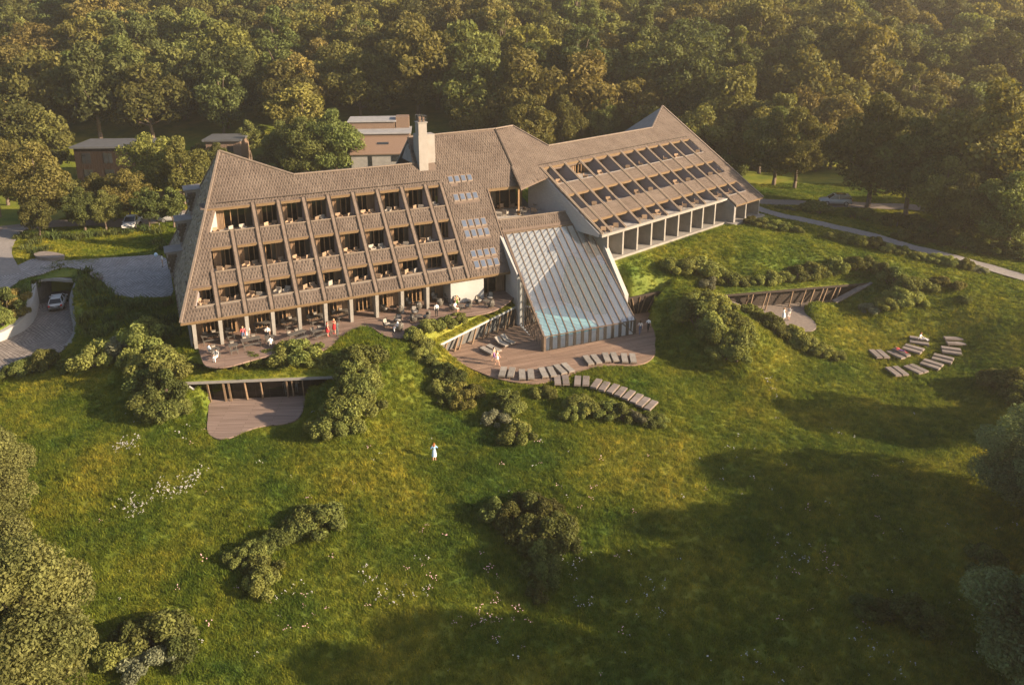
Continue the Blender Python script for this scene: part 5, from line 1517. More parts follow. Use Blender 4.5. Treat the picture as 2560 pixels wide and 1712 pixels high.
SHRUB_GROUPS = [
    ('by the ramp wall', 'shrubs by the ramp', [(30, 862, 1.0), (62, 852, 1.2), (100, 842, 1.4), (160, 848, 1.1), (14, 708, 1.7), (34, 690, 1.4), (10, 740, 1.4), (45, 728, 1.1)]),
    ('on the bank left of the sunken lounge', 'shrubs left of the sunken lounge', [(230, 832, 2.0), (262, 812, 1.3), (305, 800, 1.8), (340, 792, 2.3), (318, 836, 1.7), (362, 848, 2.2), (392, 872, 1.7), (350, 892, 1.8), (380, 912, 1.8), (350, 935, 1.7), (402, 945, 1.2), (378, 955, 1.5)]),
    ('in the hedge above the sunken lounge', 'hedge above the sunken lounge', [(428, 858, 1.0), (455, 862, .95), (485, 856, 1.0), (515, 852, 1.1), (548, 850, .9), (585, 842, 1.2), (625, 838, 1.5), (660, 822, 1.6), (692, 822, 1.6), (722, 838, 1.2), (752, 840, 1.2)]),
    ('on the bank right of the sunken lounge', 'shrubs right of the sunken lounge', [(790, 840, 1.7), (828, 835, 1.7), (815, 872, 1.7), (838, 892, 1.5), (808, 915, 1.7), (830, 945, 1.6), (792, 955, 1.7), (765, 980, 1.5), (742, 992, 1.3), (795, 985, 1.2)]),
    ('on the grass above the deck\'s screen wall', 'shrubs above the screen wall', [(952, 778, 1.1), (968, 800, 1.0), (985, 756, 1.1), (1018, 748, 1.1), (1050, 738, .9), (960, 815, .8), (985, 830, .9)]),
    ('on the slope between lounge and lower deck', 'shrubs left of the lower deck', [(1005, 862, 1.1), (1030, 876, 1.3), (1008, 895, 1.1), (1045, 905, 1.3), (1062, 925, 1.2), (1030, 920, 1.0), (1085, 905, .9)]),
    ('below the lower deck', 'shrubs below the lower deck', [(1160, 925, 1.2), (1178, 945, 1.1), (1135, 965, 1.0), (1185, 1005, 1.3), (1232, 905, .8), (1258, 908, .9), (1322, 932, 1.1), (1348, 942, 1.2), (1385, 950, 1.2), (1420, 958, 1.1), (1455, 964, 1.0), (1488, 968, .9), (1514, 972, .8), (1310, 955, .9)]),
    ('on the grass behind the mound', 'shrubs behind the mound', [(1540, 622, 1.4), (1572, 618, 1.5), (1608, 622, 1.6), (1640, 632, 1.4), (1668, 648, 1.4), (1625, 655, 1.3), (1700, 652, 1.1)]),
    ('on the mound beside the lower deck', 'shrubs on the mound', [(1582, 702, 1.5), (1612, 698, 1.6), (1645, 712, 1.6), (1570, 735, 1.3), (1600, 742, 1.8), (1640, 752, 1.8), (1675, 742, 1.5), (1635, 785, 1.8), (1672, 795, 1.9), (1695, 770, 1.5), (1690, 822, 1.6), (1655, 815, 1.4)]),
    ('on the ridge left of the gravel patio', 'shrubs beside the gravel patio', [(1718, 722, 1.2), (1742, 738, 1.2), (1765, 752, 1.2), (1790, 768, 1.2), (1815, 778, 1.3), (1838, 792, 1.3), (1865, 802, 1.1), (1892, 812, 1.0), (1915, 820, .8)]),
    ('in the row above the sunken shelter', 'shrubs above the sunken shelter', [(1735, 648, 1.0), (1765, 645, 1.1), (1795, 642, 1.1), (1825, 638, 1.2), (1858, 632, 1.3), (1890, 628, 1.3), (1920, 618, 1.4), (1955, 614, 1.4), (1988, 616, 1.3), (2020, 630, 1.2)]),
    ('right of the sunken shelter', 'shrubs right of the sunken shelter', [(2045, 652, 1.5), (2075, 662, 1.5), (2058, 690, 1.5), (2092, 698, 1.4), (2030, 705, 1.1), (2120, 660, 1.1), (2150, 655, 1.0), (2195, 662, .9), (1990, 712, .9), (2210, 690, .7)]),
    ('along the footpath', 'shrubs along the footpath', [(1718, 512, .9), (1742, 518, 1.1), (1772, 522, 1.2), (1800, 528, 1.0), (1828, 532, .8), (1905, 546, .9), (1935, 552, 1.1), (1965, 560, 1.2), (1998, 568, 1.1), (2030, 574, 1.0), (2062, 580, .9), (2105, 592, .9), (2140, 598, 1.0), (2175, 606, 1.0), (2210, 614, .9), (2240, 622, .8)]),
    ('by the road near the white estate car', 'shrubs by the road', [(1872, 488, 1.8), (1838, 484, 1.0), (1808, 482, .8), (1788, 480, .7), (1955, 500, 1.2), (1990, 505, 1.4), (2030, 512, 1.3)]),
    ('under the trees beyond the footpath', 'shrubs beyond the footpath', [(2050, 520, 1.5), (2090, 525, 1.7), (2130, 535, 1.6), (2065, 548, 1.2), (2110, 556, 1.3), (2160, 560, 1.4), (2205, 568, 1.4), (2250, 575, 1.6), (2295, 585, 1.6), (2335, 592, 1.6), (2180, 545, 1.8), (2240, 552, 1.8), (2300, 560, 1.9)]),
    ('in the trailing clump on the left meadow', 'shrubs on the left meadow', [(735, 1205, 1.6), (700, 1205, 1.2), (668, 1222, 1.0), (640, 1245, 1.0), (612, 1258, .9), (585, 1278, 1.0), (552, 1285, .9), (598, 1318, 1.2), (604, 1352, 1.2)]),
    ('in the dark clump on the middle meadow', 'shrubs on the middle meadow', [(1135, 1185, 1.2), (1168, 1200, 1.2), (1210, 1178, 1.4), (1245, 1195, 1.5), (1280, 1215, 1.3), (1215, 1232, 1.6), (1262, 1248, 1.6), (1235, 1290, 1.4), (1290, 1255, 1.0), (1240, 1330, 1.1), (1235, 1365, .8)]),
    ('at the near corner of the meadow', 'shrubs at the near left corner', [(372, 1480, 1.7), (350, 1520, 1.4), (300, 1478, 1.2), (272, 1510, 1.2), (400, 1510, 1.1)]),
    ('near the dark trees on the right', 'shrubs near the right trees', [(1985, 1402, 1.0), (2015, 1405, .9), (2085, 1415, 1.2), (2110, 1430, 1.1), (2250, 1300, 1.3), (2290, 888, 1.6), (2325, 895, 1.7), (2335, 920, 1.5)]),
]
for phrase, grp, pts in SHRUB_GROUPS:
    order_ = sorted(range(len(pts)), key=lambda i: pts[i][0])
    rank = {i: k for k, i in enumerate(order_)}
    for i, (x, y, r) in enumerate(pts):
        kd = None
        if 'dark clump' in phrase or 'near the dark' in phrase or 'footpath' in phrase and 'beyond' in phrase: kd = 4
        if 'near corner' in phrase: kd = (4, 5, 4, 0, 4)[i % 5]
        shrub(x, y, r, f'{ORD[rank[i]]} bushy shrub from the left {phrase}', grp, kd, hscale=1.0)

# tall grasses round the court and the ramp
TG = [('in the planting round the tunnel portal', [(110, 632), (135, 625), (165, 622), (195, 628), (215, 640), (180, 642), (150, 640), (95, 645), (75, 655), (205, 655), (225, 665), (245, 672), (188, 665), (200, 680), (215, 695), (235, 700),
                                                   (255, 690), (275, 700), (300, 705), (330, 700), (355, 710), (380, 700), (225, 725), (250, 735), (280, 728), (310, 740), (350, 735), (200, 735), (205, 760), (230, 770), (255, 760), (390, 740), (395, 770), (370, 760), (60, 668), (40, 680)]),
      ('along the lawn edge behind the court', [(40, 548), (60, 545), (85, 548), (110, 545), (135, 548), (60, 572), (85, 580), (105, 575), (155, 545), (180, 548), (210, 542), (235, 540), (260, 538), (290, 536), (360, 560), (375, 572), (360, 535), (80, 560), (330, 530)])]
for phrase, pts in TG:
    order_ = sorted(range(len(pts)), key=lambda i: pts[i][0]); rank = {i: k for k, i in enumerate(order_)}
    for i, (x, y) in enumerate(pts):
        p = ground(*S(x, y))
        o = link('grass_clump', TUFTS[i % 3], None, (p[0], p[1], p[2] - .05))
        o.rotation_euler = (0, 0, float(rng.uniform(0, 6.28))); s_ = float(rng.uniform(1.15, 1.7)); o.scale = (s_ * 1.15, s_ * 1.15, s_ * .75)
        tag(o, f'{ORD[rank[i]]} clump of tall dark grass from the left {phrase}', 'grass clump', 'tall grass ' + phrase)

# trees that stand out singly: (x, y of the foot in the full view, shape, height scale, label)
def park(px, py, shp, sca, label, group=None, dz=0):
    p = ground(*S(px, py))
    return place_tree('tree', PARKT[shp], label, (p[0], p[1], p[2] - .1 + dz), float(rng.uniform(0, 6.28)), float(sca), group)
park(100, 515, 0, 1.05, 'large golden-lit broadleaf tree left of the dark timber house')
park(95, 548, 2, .95, 'slim young tree with pale trunk on the lawn left of the car park')
park(300, 505, 3, .72, 'bushy tree in front of the dark timber house')
park(345, 528, 2, 1.0, 'slender young tree on the lawn beside the white pickup')
park(398, 522, 2, .95, 'small dark tree close to the hipped roof end')
park(195, 530, 1, .55, 'low round tree at the back of the lawn, left of the pickup')
park(245, 528, 1, .5, 'low dark tree at the back of the lawn beside the pickup')
park(158, 505, 1, .62, 'round tree in front of the left corner of the timber house')
park(232, 500, 0, .60, 'olive tree in front of the middle of the timber house')
park(505, 420, 1, .62, 'dark tree between the hipped roof and the small timber house')
park(18, 470, 3, 1.0, 'broad tree at the far left end of the rear lawn')
park(425, 470, 0, .95, 'tall tree behind the hipped end of the left wing')
park(350, 455, 3, 1.0, 'tall golden tree between the two timber houses')
park(575, 372, 2, 1.3, 'thin open-crowned tree right of the timber house')
park(700, 420, 1, 1.0, 'dark round tree behind the left wing roof')
park(770, 415, 1, 1.1, 'dark spreading tree beside the brick house')
park(650, 400, 1, .85, 'dark low tree behind the ridge of the left wing')
park(1075, 330, 3, 1.0, 'bright yellow-green tree right of the chimney')
park(1140, 325, 3, .95, 'bright yellow-green tree behind the centre roof ridge')
park(1215, 350, 1, .95, 'green tree behind the centre roof slope')
park(1290, 345, 0, .95, 'green tree in the dip between the two roofs')
park(1380, 330, 1, .8, 'dark tree behind the right wing ridge')
park(1818, 432, 0, 1.12, 'tree with drooping crown right of the pointed roof')
park(1770, 425, 1, 1.1, 'dark tree just right of the pointed roof')
park(1985, 478, 0, 1.45, 'tall pale-green tree above the white estate car')
park(2075, 500, 1, 1.2, 'dense tree right of the white estate car')
park(2150, 535, 0, .9, 'rounded pale-green tree beside the footpath')
park(2240, 515, 0, 1.7, 'largest golden-crowned tree at the right edge of the lawn')
park(2335, 540, 1, 1.2, 'green tree by the footpath at the far right')
park(2200, 560, 1, .8, 'dark low tree under the largest golden-crowned tree')
park(2300, 585, 1, .9, 'dark low tree by the bend of the footpath')

def near_tree(px, py, shp, sca, label, zoff=0):
    x, y = S(px, py); p = ground(x, y)
    return place_tree('tree', NEART[shp], label, (p[0], p[1], p[2] - .1), float(rng.uniform(0, 6.28)), sca)
near_tree(-12, 1215, 0, (1.05, 1.05, 1.02), 'pale leafy tree at the left edge, upper of two')
near_tree(58, 1650, 0, (1.42, 1.42, 1.42), 'large pale leafy tree at the near left corner')
near_tree(-60, 1400, 0, (1.1, 1.1, 1.0), 'leafy tree between the two left edge trees, half outside')
near_tree(2355, 1185, 1, (1.3, 1.3, 1.0), 'dark rounded tree at the right edge, upper of two')
near_tree(2385, 1610, 1, (1.3, 1.3, 1.12), 'dark rounded tree at the near right corner')
near_tree(2440, 1000, 1, (1.1, 1.1, .95), 'dark tree at the right edge above the rounded tree')
# trees of the same edge, just outside the view, whose shade falls over the meadow
for k, (x, y, s_) in enumerate(((47, 44, 1.5), (42, 37, 1.85), (57, 46, 1.5), (48, 30, 1.7), (34, 28, 2.0), (64, 38, 1.6), (41, 24, 1.7), (28, 22, 1.7), (38, 31, 2.0), (56, 36, 1.6))):
    place_tree('tree', NEART[1], f'dark tree outside the right edge of the meadow, {ORD[k]} of its row', (x, y, gz(x, y) - .2), float(rng.uniform(0, 6.28)), s_, 'trees beyond the right edge')

# the wood on the hillside: rows of individual trees
row = 0
used = []
y = 150.0
while y < 292:
    n_row = 0
    xs = []
    half = (y + 12) * 1290 / F_PX
    x = -half + rng.uniform(0, 8)
    items = []
    while x < half:
        px_, yy = x + rng.uniform(-2, 2), y + rng.uniform(-3.5, 3.5)
        u_, v_ = project((px_, yy, 14))
        ok = True
        # keep the open ground round houses, roads and the hotel
        if yy < 158 and -95 < px_ < -45: ok = False
        if yy < 182 and -42 < px_ < -18: ok = False
        if yy < 160 and -18 < px_ < 45: ok = False
        if yy < 154 and 45 < px_ < 95: ok = False
        if -100 < px_ < -50 and yy < 162: ok = False
        if ok: items.append((px_, yy))
        x += rng.uniform(10.5, 15.0)
    for k, (px_, yy) in enumerate(items):
        shp = int(rng.choice(9, p=[.18, .14, .13, .14, .08, .10, .09, .06, .08]))
        s_ = float(rng.uniform(.92, 1.5))
        place_tree('forest_tree', FOREST[shp], f'broadleaf tree, {ORD[min(k, 38)]} from the left in the {ORD[row]} row of the hillside wood',
                   (px_, yy, gz(px_, yy) - .3), float(rng.uniform(0, 6.28)), (s_ * float(rng.uniform(.95, 1.15)), s_, s_ * float(rng.uniform(.85, 1.1))), 'trees of the hillside wood')
        n_row += 1
    if items: row += 1
    y += 11.0

# right-hand and left-hand fringe of the wood
FR = [(78, 136), (88, 128), (97, 140), (90, 114), (84, 104), (100, 122), (105, 105), (72, 146), (62, 150), (52, 152), (-100, 130), (-108, 118), (-98, 108), (-112, 140), (-92, 150), (-82, 96), (-90, 84), (47, 146), (38, 152), (66, 158)]
for k, (x, y_) in enumerate(sorted(FR)):
    shp = int(rng.choice(6)); s_ = float(rng.uniform(.75, 1.05))
    place_tree('forest_tree', FOREST[shp], f'broadleaf tree on the fringe of the wood, {ORD[k]} from the left', (x, y_, gz(x, y_) - .3), float(rng.uniform(0, 6.28)), s_, 'trees on the fringe of the wood')

# undergrowth along the foot of the wood
ug = [(-112, 138), (-104, 147), (-96, 156), (-88, 162), (-76, 164), (-66, 166), (-58, 160), (-50, 154), (-46, 146), (-52, 140), (-40, 150), (-12, 150), (-4, 146), (5, 150), (14, 147), (24, 151), (33, 148), (41, 146), (50, 150), (58, 148), (68, 146), (76, 140), (-60, 148), (-70, 156), (84, 133), (92, 124), (20, 142), (30, 140)]
for k, (x, y_) in enumerate(sorted(ug)):
    o = bpy.data.objects.new('shrub', None); COL.objects.link(o); r_ = float(rng.uniform(2.4, 3.6))
    o.location = (x, y_, gz(x, y_) - .1); o.rotation_euler = (0, 0, float(rng.uniform(0, 6.28))); o.scale = (r_ * 1.2, r_, r_ * .95)
    tag(o, f'{ORD[k]} large shrub from the left at the foot of the hillside wood', 'shrub', 'undergrowth at the foot of the wood')
    sh_k = SHRUBS[int(rng.choice([0, 2, 4, 4]))]
    link('stems', sh_k[0], o); link('foliage', sh_k[1], o)

# meadow grass: one mass of small tufts standing on the lawn
def scatter(name, label, cat, P, proto, smin, smax, tilt=.35, seed=0):
    me = bpy.data.meshes.new(name)
    me.vertices.add(len(P)); me.vertices.foreach_set('co', np.asarray(P, np.float32).ravel()); me.update()
    o = link(name, me)
    tag(o, label, cat, kind='stuff')
    ng = bpy.data.node_groups.new(name + '_nodes', 'GeometryNodeTree')
    ng.interface.new_socket('Geometry', in_out='INPUT', socket_type='NodeSocketGeometry')
    ng.interface.new_socket('Geometry', in_out='OUTPUT', socket_type='NodeSocketGeometry')
    N, L = ng.nodes, ng.links
    gi, go = N.new('NodeGroupInput'), N.new('NodeGroupOutput')
    oi = N.new('GeometryNodeObjectInfo'); oi.inputs['Object'].default_value = proto
    ip = N.new('GeometryNodeInstanceOnPoints')
    rv = N.new('FunctionNodeRandomValue'); rv.data_type = 'FLOAT_VECTOR'
    rv.inputs[0].default_value = (-tilt, -tilt, 0); rv.inputs[1].default_value = (tilt, tilt, 6.283); rv.inputs['Seed'].default_value = seed
    rs = N.new('FunctionNodeRandomValue'); rs.data_type = 'FLOAT'
    rs.inputs[2].default_value = smin; rs.inputs[3].default_value = smax; rs.inputs['Seed'].default_value = seed + 5
    L.new(gi.outputs[0], ip.inputs['Points']); L.new(oi.outputs['Geometry'], ip.inputs['Instance'])
    L.new(rv.outputs[0], ip.inputs['Rotation']); L.new(rs.outputs[1], ip.inputs['Scale'])
    L.new(ip.outputs[0], go.inputs[0])
    md_ = o.modifiers.new('scatter', 'NODES'); md_.node_group = ng
    return o

def blade_tuft(seed, n, ln, w, spread, lean):
    g = np.random.default_rng(seed); vs, fs = [], []
    for i in range(n):
        a = g.uniform(0, 6.28); r0 = spread * math.sqrt(g.random()); b = g.uniform(0, 6.28); l = ln * g.uniform(.6, 1.2); le = lean * g.uniform(.3, 1.2)
        x, y_ = r0 * math.cos(a), r0 * math.sin(a); dx, dy = math.cos(b), math.sin(b); k = len(vs)
        vs += [(x - dy * w, y_ + dx * w, -.03), (x + dy * w, y_ - dx * w, -.03), (x + dx * le * .4 + dy * w * .8, y_ + dy * le * .4 - dx * w * .8, l * .62), (x + dx * le * .4 - dy * w * .8, y_ + dy * le * .4 + dx * w * .8, l * .62), (x + dx * le, y_ + dy * le, l * .9)]
        fs += [(k, k + 1, k + 2, k + 3), (k + 3, k + 2, k + 4)]
    me = bpy.data.meshes.new('grass_tuft'); me.from_pydata(vs, [], fs); me.materials.append(MATS['grass_blade']); me.update()
    return bpy.data.objects.new('grass_tuft', me)

def lawn_points(n, x0, x1, y0, y1, seed):
    g = np.random.default_rng(seed)
    X = g.uniform(x0, x1, n); Y = g.uniform(y0, y1, n)
    keep = np.abs(X) < Y * (1280 / F_PX) + 9
    for poly in PAVED:
        keep &= sdist(poly, X, Y) < -.12
    for ln, w in ((PATH_R, 1.35), (ROAD_R, 1.9), (ROAD_L, 2.3), (ROAD_L2, 1.8)):
        D = ((X[:, None] - ln[None, ::2, 0]) ** 2 + (Y[:, None] - ln[None, ::2, 1]) ** 2).min(1)
        keep &= D > w * w
    X, Y = X[keep], Y[keep]
    return np.stack([X, Y, zi(X, Y)], -1)

near_t = blade_tuft(61, 18, .22, .016, .20, .18)
far_t = blade_tuft(62, 18, .24, .026, .32, .20)
tall_t = blade_tuft(63, 14, .46, .016, .18, .28)
scatter('meadow_grass', 'short sunlit grass of the sloping meadow round the hotel', 'grass', lawn_points(150000, -58, 66, 36, 84, 71), near_t, .6, 1.25, seed=1)
scatter('far_grass', 'grass of the lawns beside and behind the hotel', 'grass', lawn_points(130000, -72, 80, 84, 136, 72), far_t, .55, 1.1, seed=2)
P = lawn_points(34000, -58, 66, 36, 92, 73)
pat = np.sin(P[:, 0] * .31 + 1.3 * np.sin(P[:, 1] * .17)) + np.sin(P[:, 1] * .27 + .9 * np.sin(P[:, 0] * .21)) + rng.normal(0, .5, len(P))
scatter('tall_grass', 'longer pale grass in drifts across the meadow', 'grass', P[pat > .75], tall_t, .55, 1.2, seed=3)
# turf on the sunken roofs and the strip above the screen wall
TP = []
for L_, R_, nrm_, zt_, dep in ((B1L, B1R, b1n, -1.63, 3.6), (B2L, B2R, b2n, -.65, 2.9), (RW0, RW1, -rn, None, 1.6), (curve[0][:2] + [-.5, .5], curve[-1][:2] + [.4, .5], np.array([-.1, 1.0]), -.6, 6.8)):
    k = int(np.linalg.norm(R_ - L_) * dep * 16)
    a, b = rng.random(k), rng.random(k)
    q = L_[None] + (R_ - L_)[None] * a[:, None] + nrm_[None] * (b * dep)[:, None]
    TP.append(np.column_stack([q, (RZ0 + .07 + (RZ1 - RZ0) * a if zt_ is None else zt_) + b * (.15 if dep < 2 else .19)]))
scatter('turf_grass', 'grass growing on the turf roofs of the sunken rooms', 'grass', np.vstack(TP), near_t, .5, .95, seed=4)

# wild flowers in loose patches
def flower_mesh(seed, mat):
    g = np.random.default_rng(seed); mb = MB()
    for i in range(5):
        x, y_, z = g.normal(0, .16), g.normal(0, .16), g.uniform(.28, .5)
        mb.cur = 0; mb.tube((x * .7, y_ * .7, 0), (x, y_, z), .006, .004, 3, False)
        mb.cur = 1
        k = len(mb.v)
        mb.lathe([(.0, .012), (.05, .02), (.045, -.01)], 6, (x, y_, z))
    me = mb.mesh('flower', ['grass_blade', mat]); return bpy.data.objects.new('flower', me)
FW_ = [flower_mesh(81, 'flower_white'), flower_mesh(82, 'flower_pink')]
def patch(pts, n, spread):
    out = []
    for x, y_ in pts:
        p = ground(*S(x, y_)); q = p[None, :2] + rng.normal(0, spread, (n, 2)); out.append(np.column_stack([q, zi(q[:, 0], q[:, 1])]))
    return np.vstack(out)
scatter('white_wildflowers', 'white wild flowers dotted in patches over the meadow', 'wild flowers',
        np.vstack([patch([(300, 1020), (330, 950), (370, 1120), (420, 1110), (400, 1130), (300, 1150), (310, 1170), (450, 1095), (290, 1020)], 16, .55),
                   patch([(680, 1350), (850, 1330), (880, 1375), (940, 1360), (1300, 1280), (1310, 1300), (1800, 1260), (2010, 1480), (2030, 1500), (1700, 1520), (1500, 1360), (1330, 1390), (1830, 1290), (1750, 870), (1770, 890), (1480, 1400)], 7, .8),
                   lawn_points(110, -35, 45, 40, 70, 75)]), FW_[0], .35, .8, seed=6)
scatter('pink_wildflowers', 'pink wild flowers scattered over the near meadow', 'wild flowers',
        np.vstack([patch([(1130, 1290), (1120, 1400), (1180, 1420), (1100, 1440), (700, 1430), (1880, 1275), (1330, 1130), (960, 1300)], 6, .8), lawn_points(60, -35, 45, 40, 66, 76)]), FW_[1], .4, .9, seed=7)

# ------------------------------------------------------------------ houses behind
def house_box(t, name, p, du, dv, z0, z1, ax, ay, mat, parent=None):
    p = np.asarray(p, float); a, b = ax * du, ay * dv
    q = [p, p + a, p + a + b, p + b]
    mb = MB(); mb.hexa([up3(k, z0) for k in q], [up3(k, z1) for k in q]); return mb.build(name, mat, t, parent)

def far_window(t, p, ax, ay, u, w, z0, z1, frame='batten'):
    """window standing 4 cm proud of a wall whose outer face passes p"""
    a = p + ax * u - ay * .05
    o = None
    mb = MB(); q = [a, a + ax * w, a + ax * w + ay * .08, a + ay * .08]
    mb.hexa([up3(k, z0) for k in q], [up3(k, z1) for k in q]); o = mb.build('window', frame, t)
    n = 2
    for k in range(n):
        b0, b1 = a + ax * (w * k / n + .06) - ay * .02, a + ax * (w * (k + 1) / n - .06) - ay * .02
        mb = MB(); mb.add([up3(b0, z0 + .07), up3(b1, z0 + .07), up3(b1, z1 - .07), up3(b0, z1 - .07)], [(0, 1, 2, 3)]); mb.build('pane', 'car_glass', t, o)
    return o

ax1 = np.array([math.cos(.06), math.sin(.06)]); ay1 = np.array([-ax1[1], ax1[0]])
hp = at(*S(180, 418), .3)[:2]
dh = Thing('timber_house', 'dark timber house with flat grey roof behind the golden tree', 'house', (hp[0], hp[1], gz(*hp)))
z0h = gz(*hp) - .5
zt = float(onplane(*S(172, 340), up3(hp, 0), np.append(ay1, 0))[2])
wpx = float((onplane(*S(322, 340), up3(hp, 0), np.append(ay1, 0))[:2] - hp) @ ax1) + .8
house_box(dh, 'wall', hp, wpx, 8, z0h, zt, ax1, ay1, 'house_timber')
for k in range(int(wpx / .45)):
    house_box(dh, 'board', hp + ax1 * (k * .45 + .02) - ay1 * .05, .40, .06, z0h, zt - .02, ax1, ay1, 'house_timber')
house_box(dh, 'roof', hp - ax1 * .5 - ay1 * .6, wpx + 1, 9, zt, zt + .35, ax1, ay1, 'grey_metal')
for u_ in (.10, .40, .75):
    for zz in (zt - 2.9, zt - 6.0):
        if zz > z0h + .4: far_window(dh, hp - ay1 * .05, ax1, ay1, wpx * u_, 1.7, zz, zz + 2.0)
hp2 = at(*S(478, 395), .3)[:2]
dh2 = Thing('timber_house', 'small dark timber house peeking above the hipped roof end', 'house', (hp2[0], hp2[1], gz(*hp2)))
z2 = gz(*hp2) - .5
zt2 = float(onplane(*S(468, 324), up3(hp2, 0), np.append(ay1, 0))[2])
w2_ = float((onplane(*S(550, 324), up3(hp2, 0), np.append(ay1, 0))[:2] - hp2) @ ax1)
house_box(dh2, 'wall', hp2, w2_, 6, z2, zt2, ax1, ay1, 'brick_wall')
for k in range(int(w2_ / .45)):
    house_box(dh2, 'board', hp2 + ax1 * (k * .45 + .02) - ay1 * .05, .40, .06, z2, zt2 - .02, ax1, ay1, 'brick_wall')
house_box(dh2, 'roof', hp2 - ax1 * .5 - ay1 * .6, w2_ + .8, 7, zt2, zt2 + .4, ax1, ay1, 'grey_metal')
far_window(dh2, hp2 - ay1 * .05, ax1, ay1, w2_ * .62, 1.1, zt2 - 3.0, zt2 - 1.0)

# brick house with stepped flat roofs behind the chimney
ax2 = np.array([math.cos(.10), math.sin(.10)]); ay2 = np.array([-ax2[1], ax2[0]])
bp_ = at(*S(842, 380), 3.0)[:2]
bh = Thing('brick_house', 'red-brown brick house with stepped flat roofs behind the chimney', 'house', (bp_[0], bp_[1], gz(*bp_)))
zb = gz(*bp_) - .5
def zat(px, py): return float(onplane(*S(px, py), up3(bp_, 0), np.append(ay2, 0))[2])
zlow, zroof = zat(850, 352), zat(850, 328)
house_box(bh, 'wall', bp_ - ax2 * 3, 16, 10, zb, zlow, ax2, ay2, 'concrete_grey')  # white lower wall coloured grey: its shade is put into the colour
# tiled lean-to slope
q0, q1 = bp_ - ax2 * 3.2 - ay2 * .4, bp_ + ax2 * 13.2 - ay2 * .4
mb = MB(); r0_, r1_ = bp_ - ax2 * 3.2 + ay2 * 4.5, bp_ + ax2 * 13.2 + ay2 * 4.5
mb.slab([up3(q0, zlow), up3(q1, zlow), up3(r1_, zroof + .6), up3(r0_, zroof + .6)], .2); mb.build('tiled_slope', 'clay_tile', bh)
house_box(bh, 'wall', bp_ - ax2 * 3 + ay2 * 4.2, 11, 7, zlow, zroof + 1.0, ax2, ay2, 'brick_wall')
house_box(bh, 'roof', bp_ - ax2 * 3.3 + ay2 * 3.9, 11.6, 7.6, zroof + 1.0, zroof + 1.25, ax2, ay2, 'flat_roof')
house_box(bh, 'wall', bp_ - ax2 * 4 + ay2 * 9, 9, 6, zlow, zroof + 2.6, ax2, ay2, 'brick_wall')
house_box(bh, 'roof', bp_ - ax2 * 4.3 + ay2 * 8.7, 9.6, 6.6, zroof + 2.6, zroof + 2.85, ax2, ay2, 'flat_roof')
house_box(bh, 'stair_tower', bp_ + ax2 * 5.2 + ay2 * 9.5, 2.6, 3.5, zroof, zroof + 3.4, ax2, ay2, 'brick_wall')
far_window(bh, bp_ - ay2 * .02, ax2, ay2, .2, .7, zb + .6, zlow - .5)
far_window(bh, bp_ - ay2 * .02, ax2, ay2, 4.6, 2.6, zlow - 1.6, zlow - .5)
mid = (q0 + r0_) / 2 + ax2 * 5.0
zm = (zlow + zroof + .6) / 2
mb = MB(); mb.hexa([up3(mid, zm + .03), up3(mid + ax2 * 2.2, zm + .03), up3(mid + ax2 * 2.2 + ay2 * .9, zm + .35), up3(mid + ay2 * .9, zm + .35)], [up3(mid, zm + .12), up3(mid + ax2 * 2.2, zm + .12), up3(mid + ax2 * 2.2 + ay2 * .9, zm + .44), up3(mid + ay2 * .9, zm + .44)])
mb.build('roof_window', 'car_glass', bh)

# slatted shed roof, low walls and stone benches
sp = ground(*S(200, 462))
sh_ = Thing('slatted_shed', 'low shed with a dark slatted roof behind the car park', 'shed', tuple(sp))
house_box(sh_, 'wall', sp[:2], 6.5, 3.2, sp[2] - .3, sp[2] + 1.9, ax1, ay1, 'concrete')
for k in range(10):
    a = sp[:2] - ax1 * .3 - ay1 * .3 + ay1 * (k * .38)
    house_box(sh_, 'slat', a, 7.1, .30, sp[2] + 1.9 + k * .06, sp[2] + 2.0 + k * .06, ax1, ay1, 'dark_timber')
sp = ground(*S(385, 455))
lw_ = Thing('stone_wall', 'low pale stone wall behind the hipped roof end', 'wall', tuple(sp))
for k in range(7):
    house_box(lw_, 'stone', sp[:2] + ax1 * (k * 1.1 - 2), 1.04, .6, sp[2] - .3, sp[2] + 1.2 + .1 * math.sin(k * 2.1), ax1, ay1, 'stone')
def stone_bench(px, label):
    P = [ground(*C7(x, y)) for x, y in px]; zc = max(p[2] for p in P)
    c = np.mean(P, axis=0)
    t = Thing('stone_bench', label, 'bench', tuple(c))
    poly = smooth_closed([tuple(p[:2]) for p in P], 2)
    mb = MB(); mb.prism([(x, y, zc - .15) for x, y in poly], [(x, y, zc + .32) for x, y in poly]); mb.build('base', 'stone', t)
    poly2 = inset(poly, .09)
    mb = MB(); mb.prism([(x, y, zc + .325) for x, y in poly2], [(x, y, zc + .46) for x, y in poly2]); mb.build('top_slab', 'stone', t)
stone_bench([(243, 690), (300, 672), (380, 680), (468, 705), (450, 722), (350, 728), (265, 718)], 'long flat stone bench at the far edge of the cobbled court')
stone_bench([(640, 838), (660, 820), (725, 838), (738, 858), (690, 868)], 'small flat stone bench among grasses above the tunnel')
wp_ = ground(*S(2, 498))
gp = Thing('gate_post', 'pale wooden post at the left end of the rear road', 'post', tuple(wp_))
mb = MB(); mb.bar(wp_ - [0, 0, .2], wp_ + [.08, 0, 1.9], .2, .2); mb.build('shaft', 'post_timber', gp)
mb = MB(); mb.box((wp_[0] + .08, wp_[1], wp_[2] + 1.95), (.28, .28, .1)); mb.build('cap', 'concrete', gp)
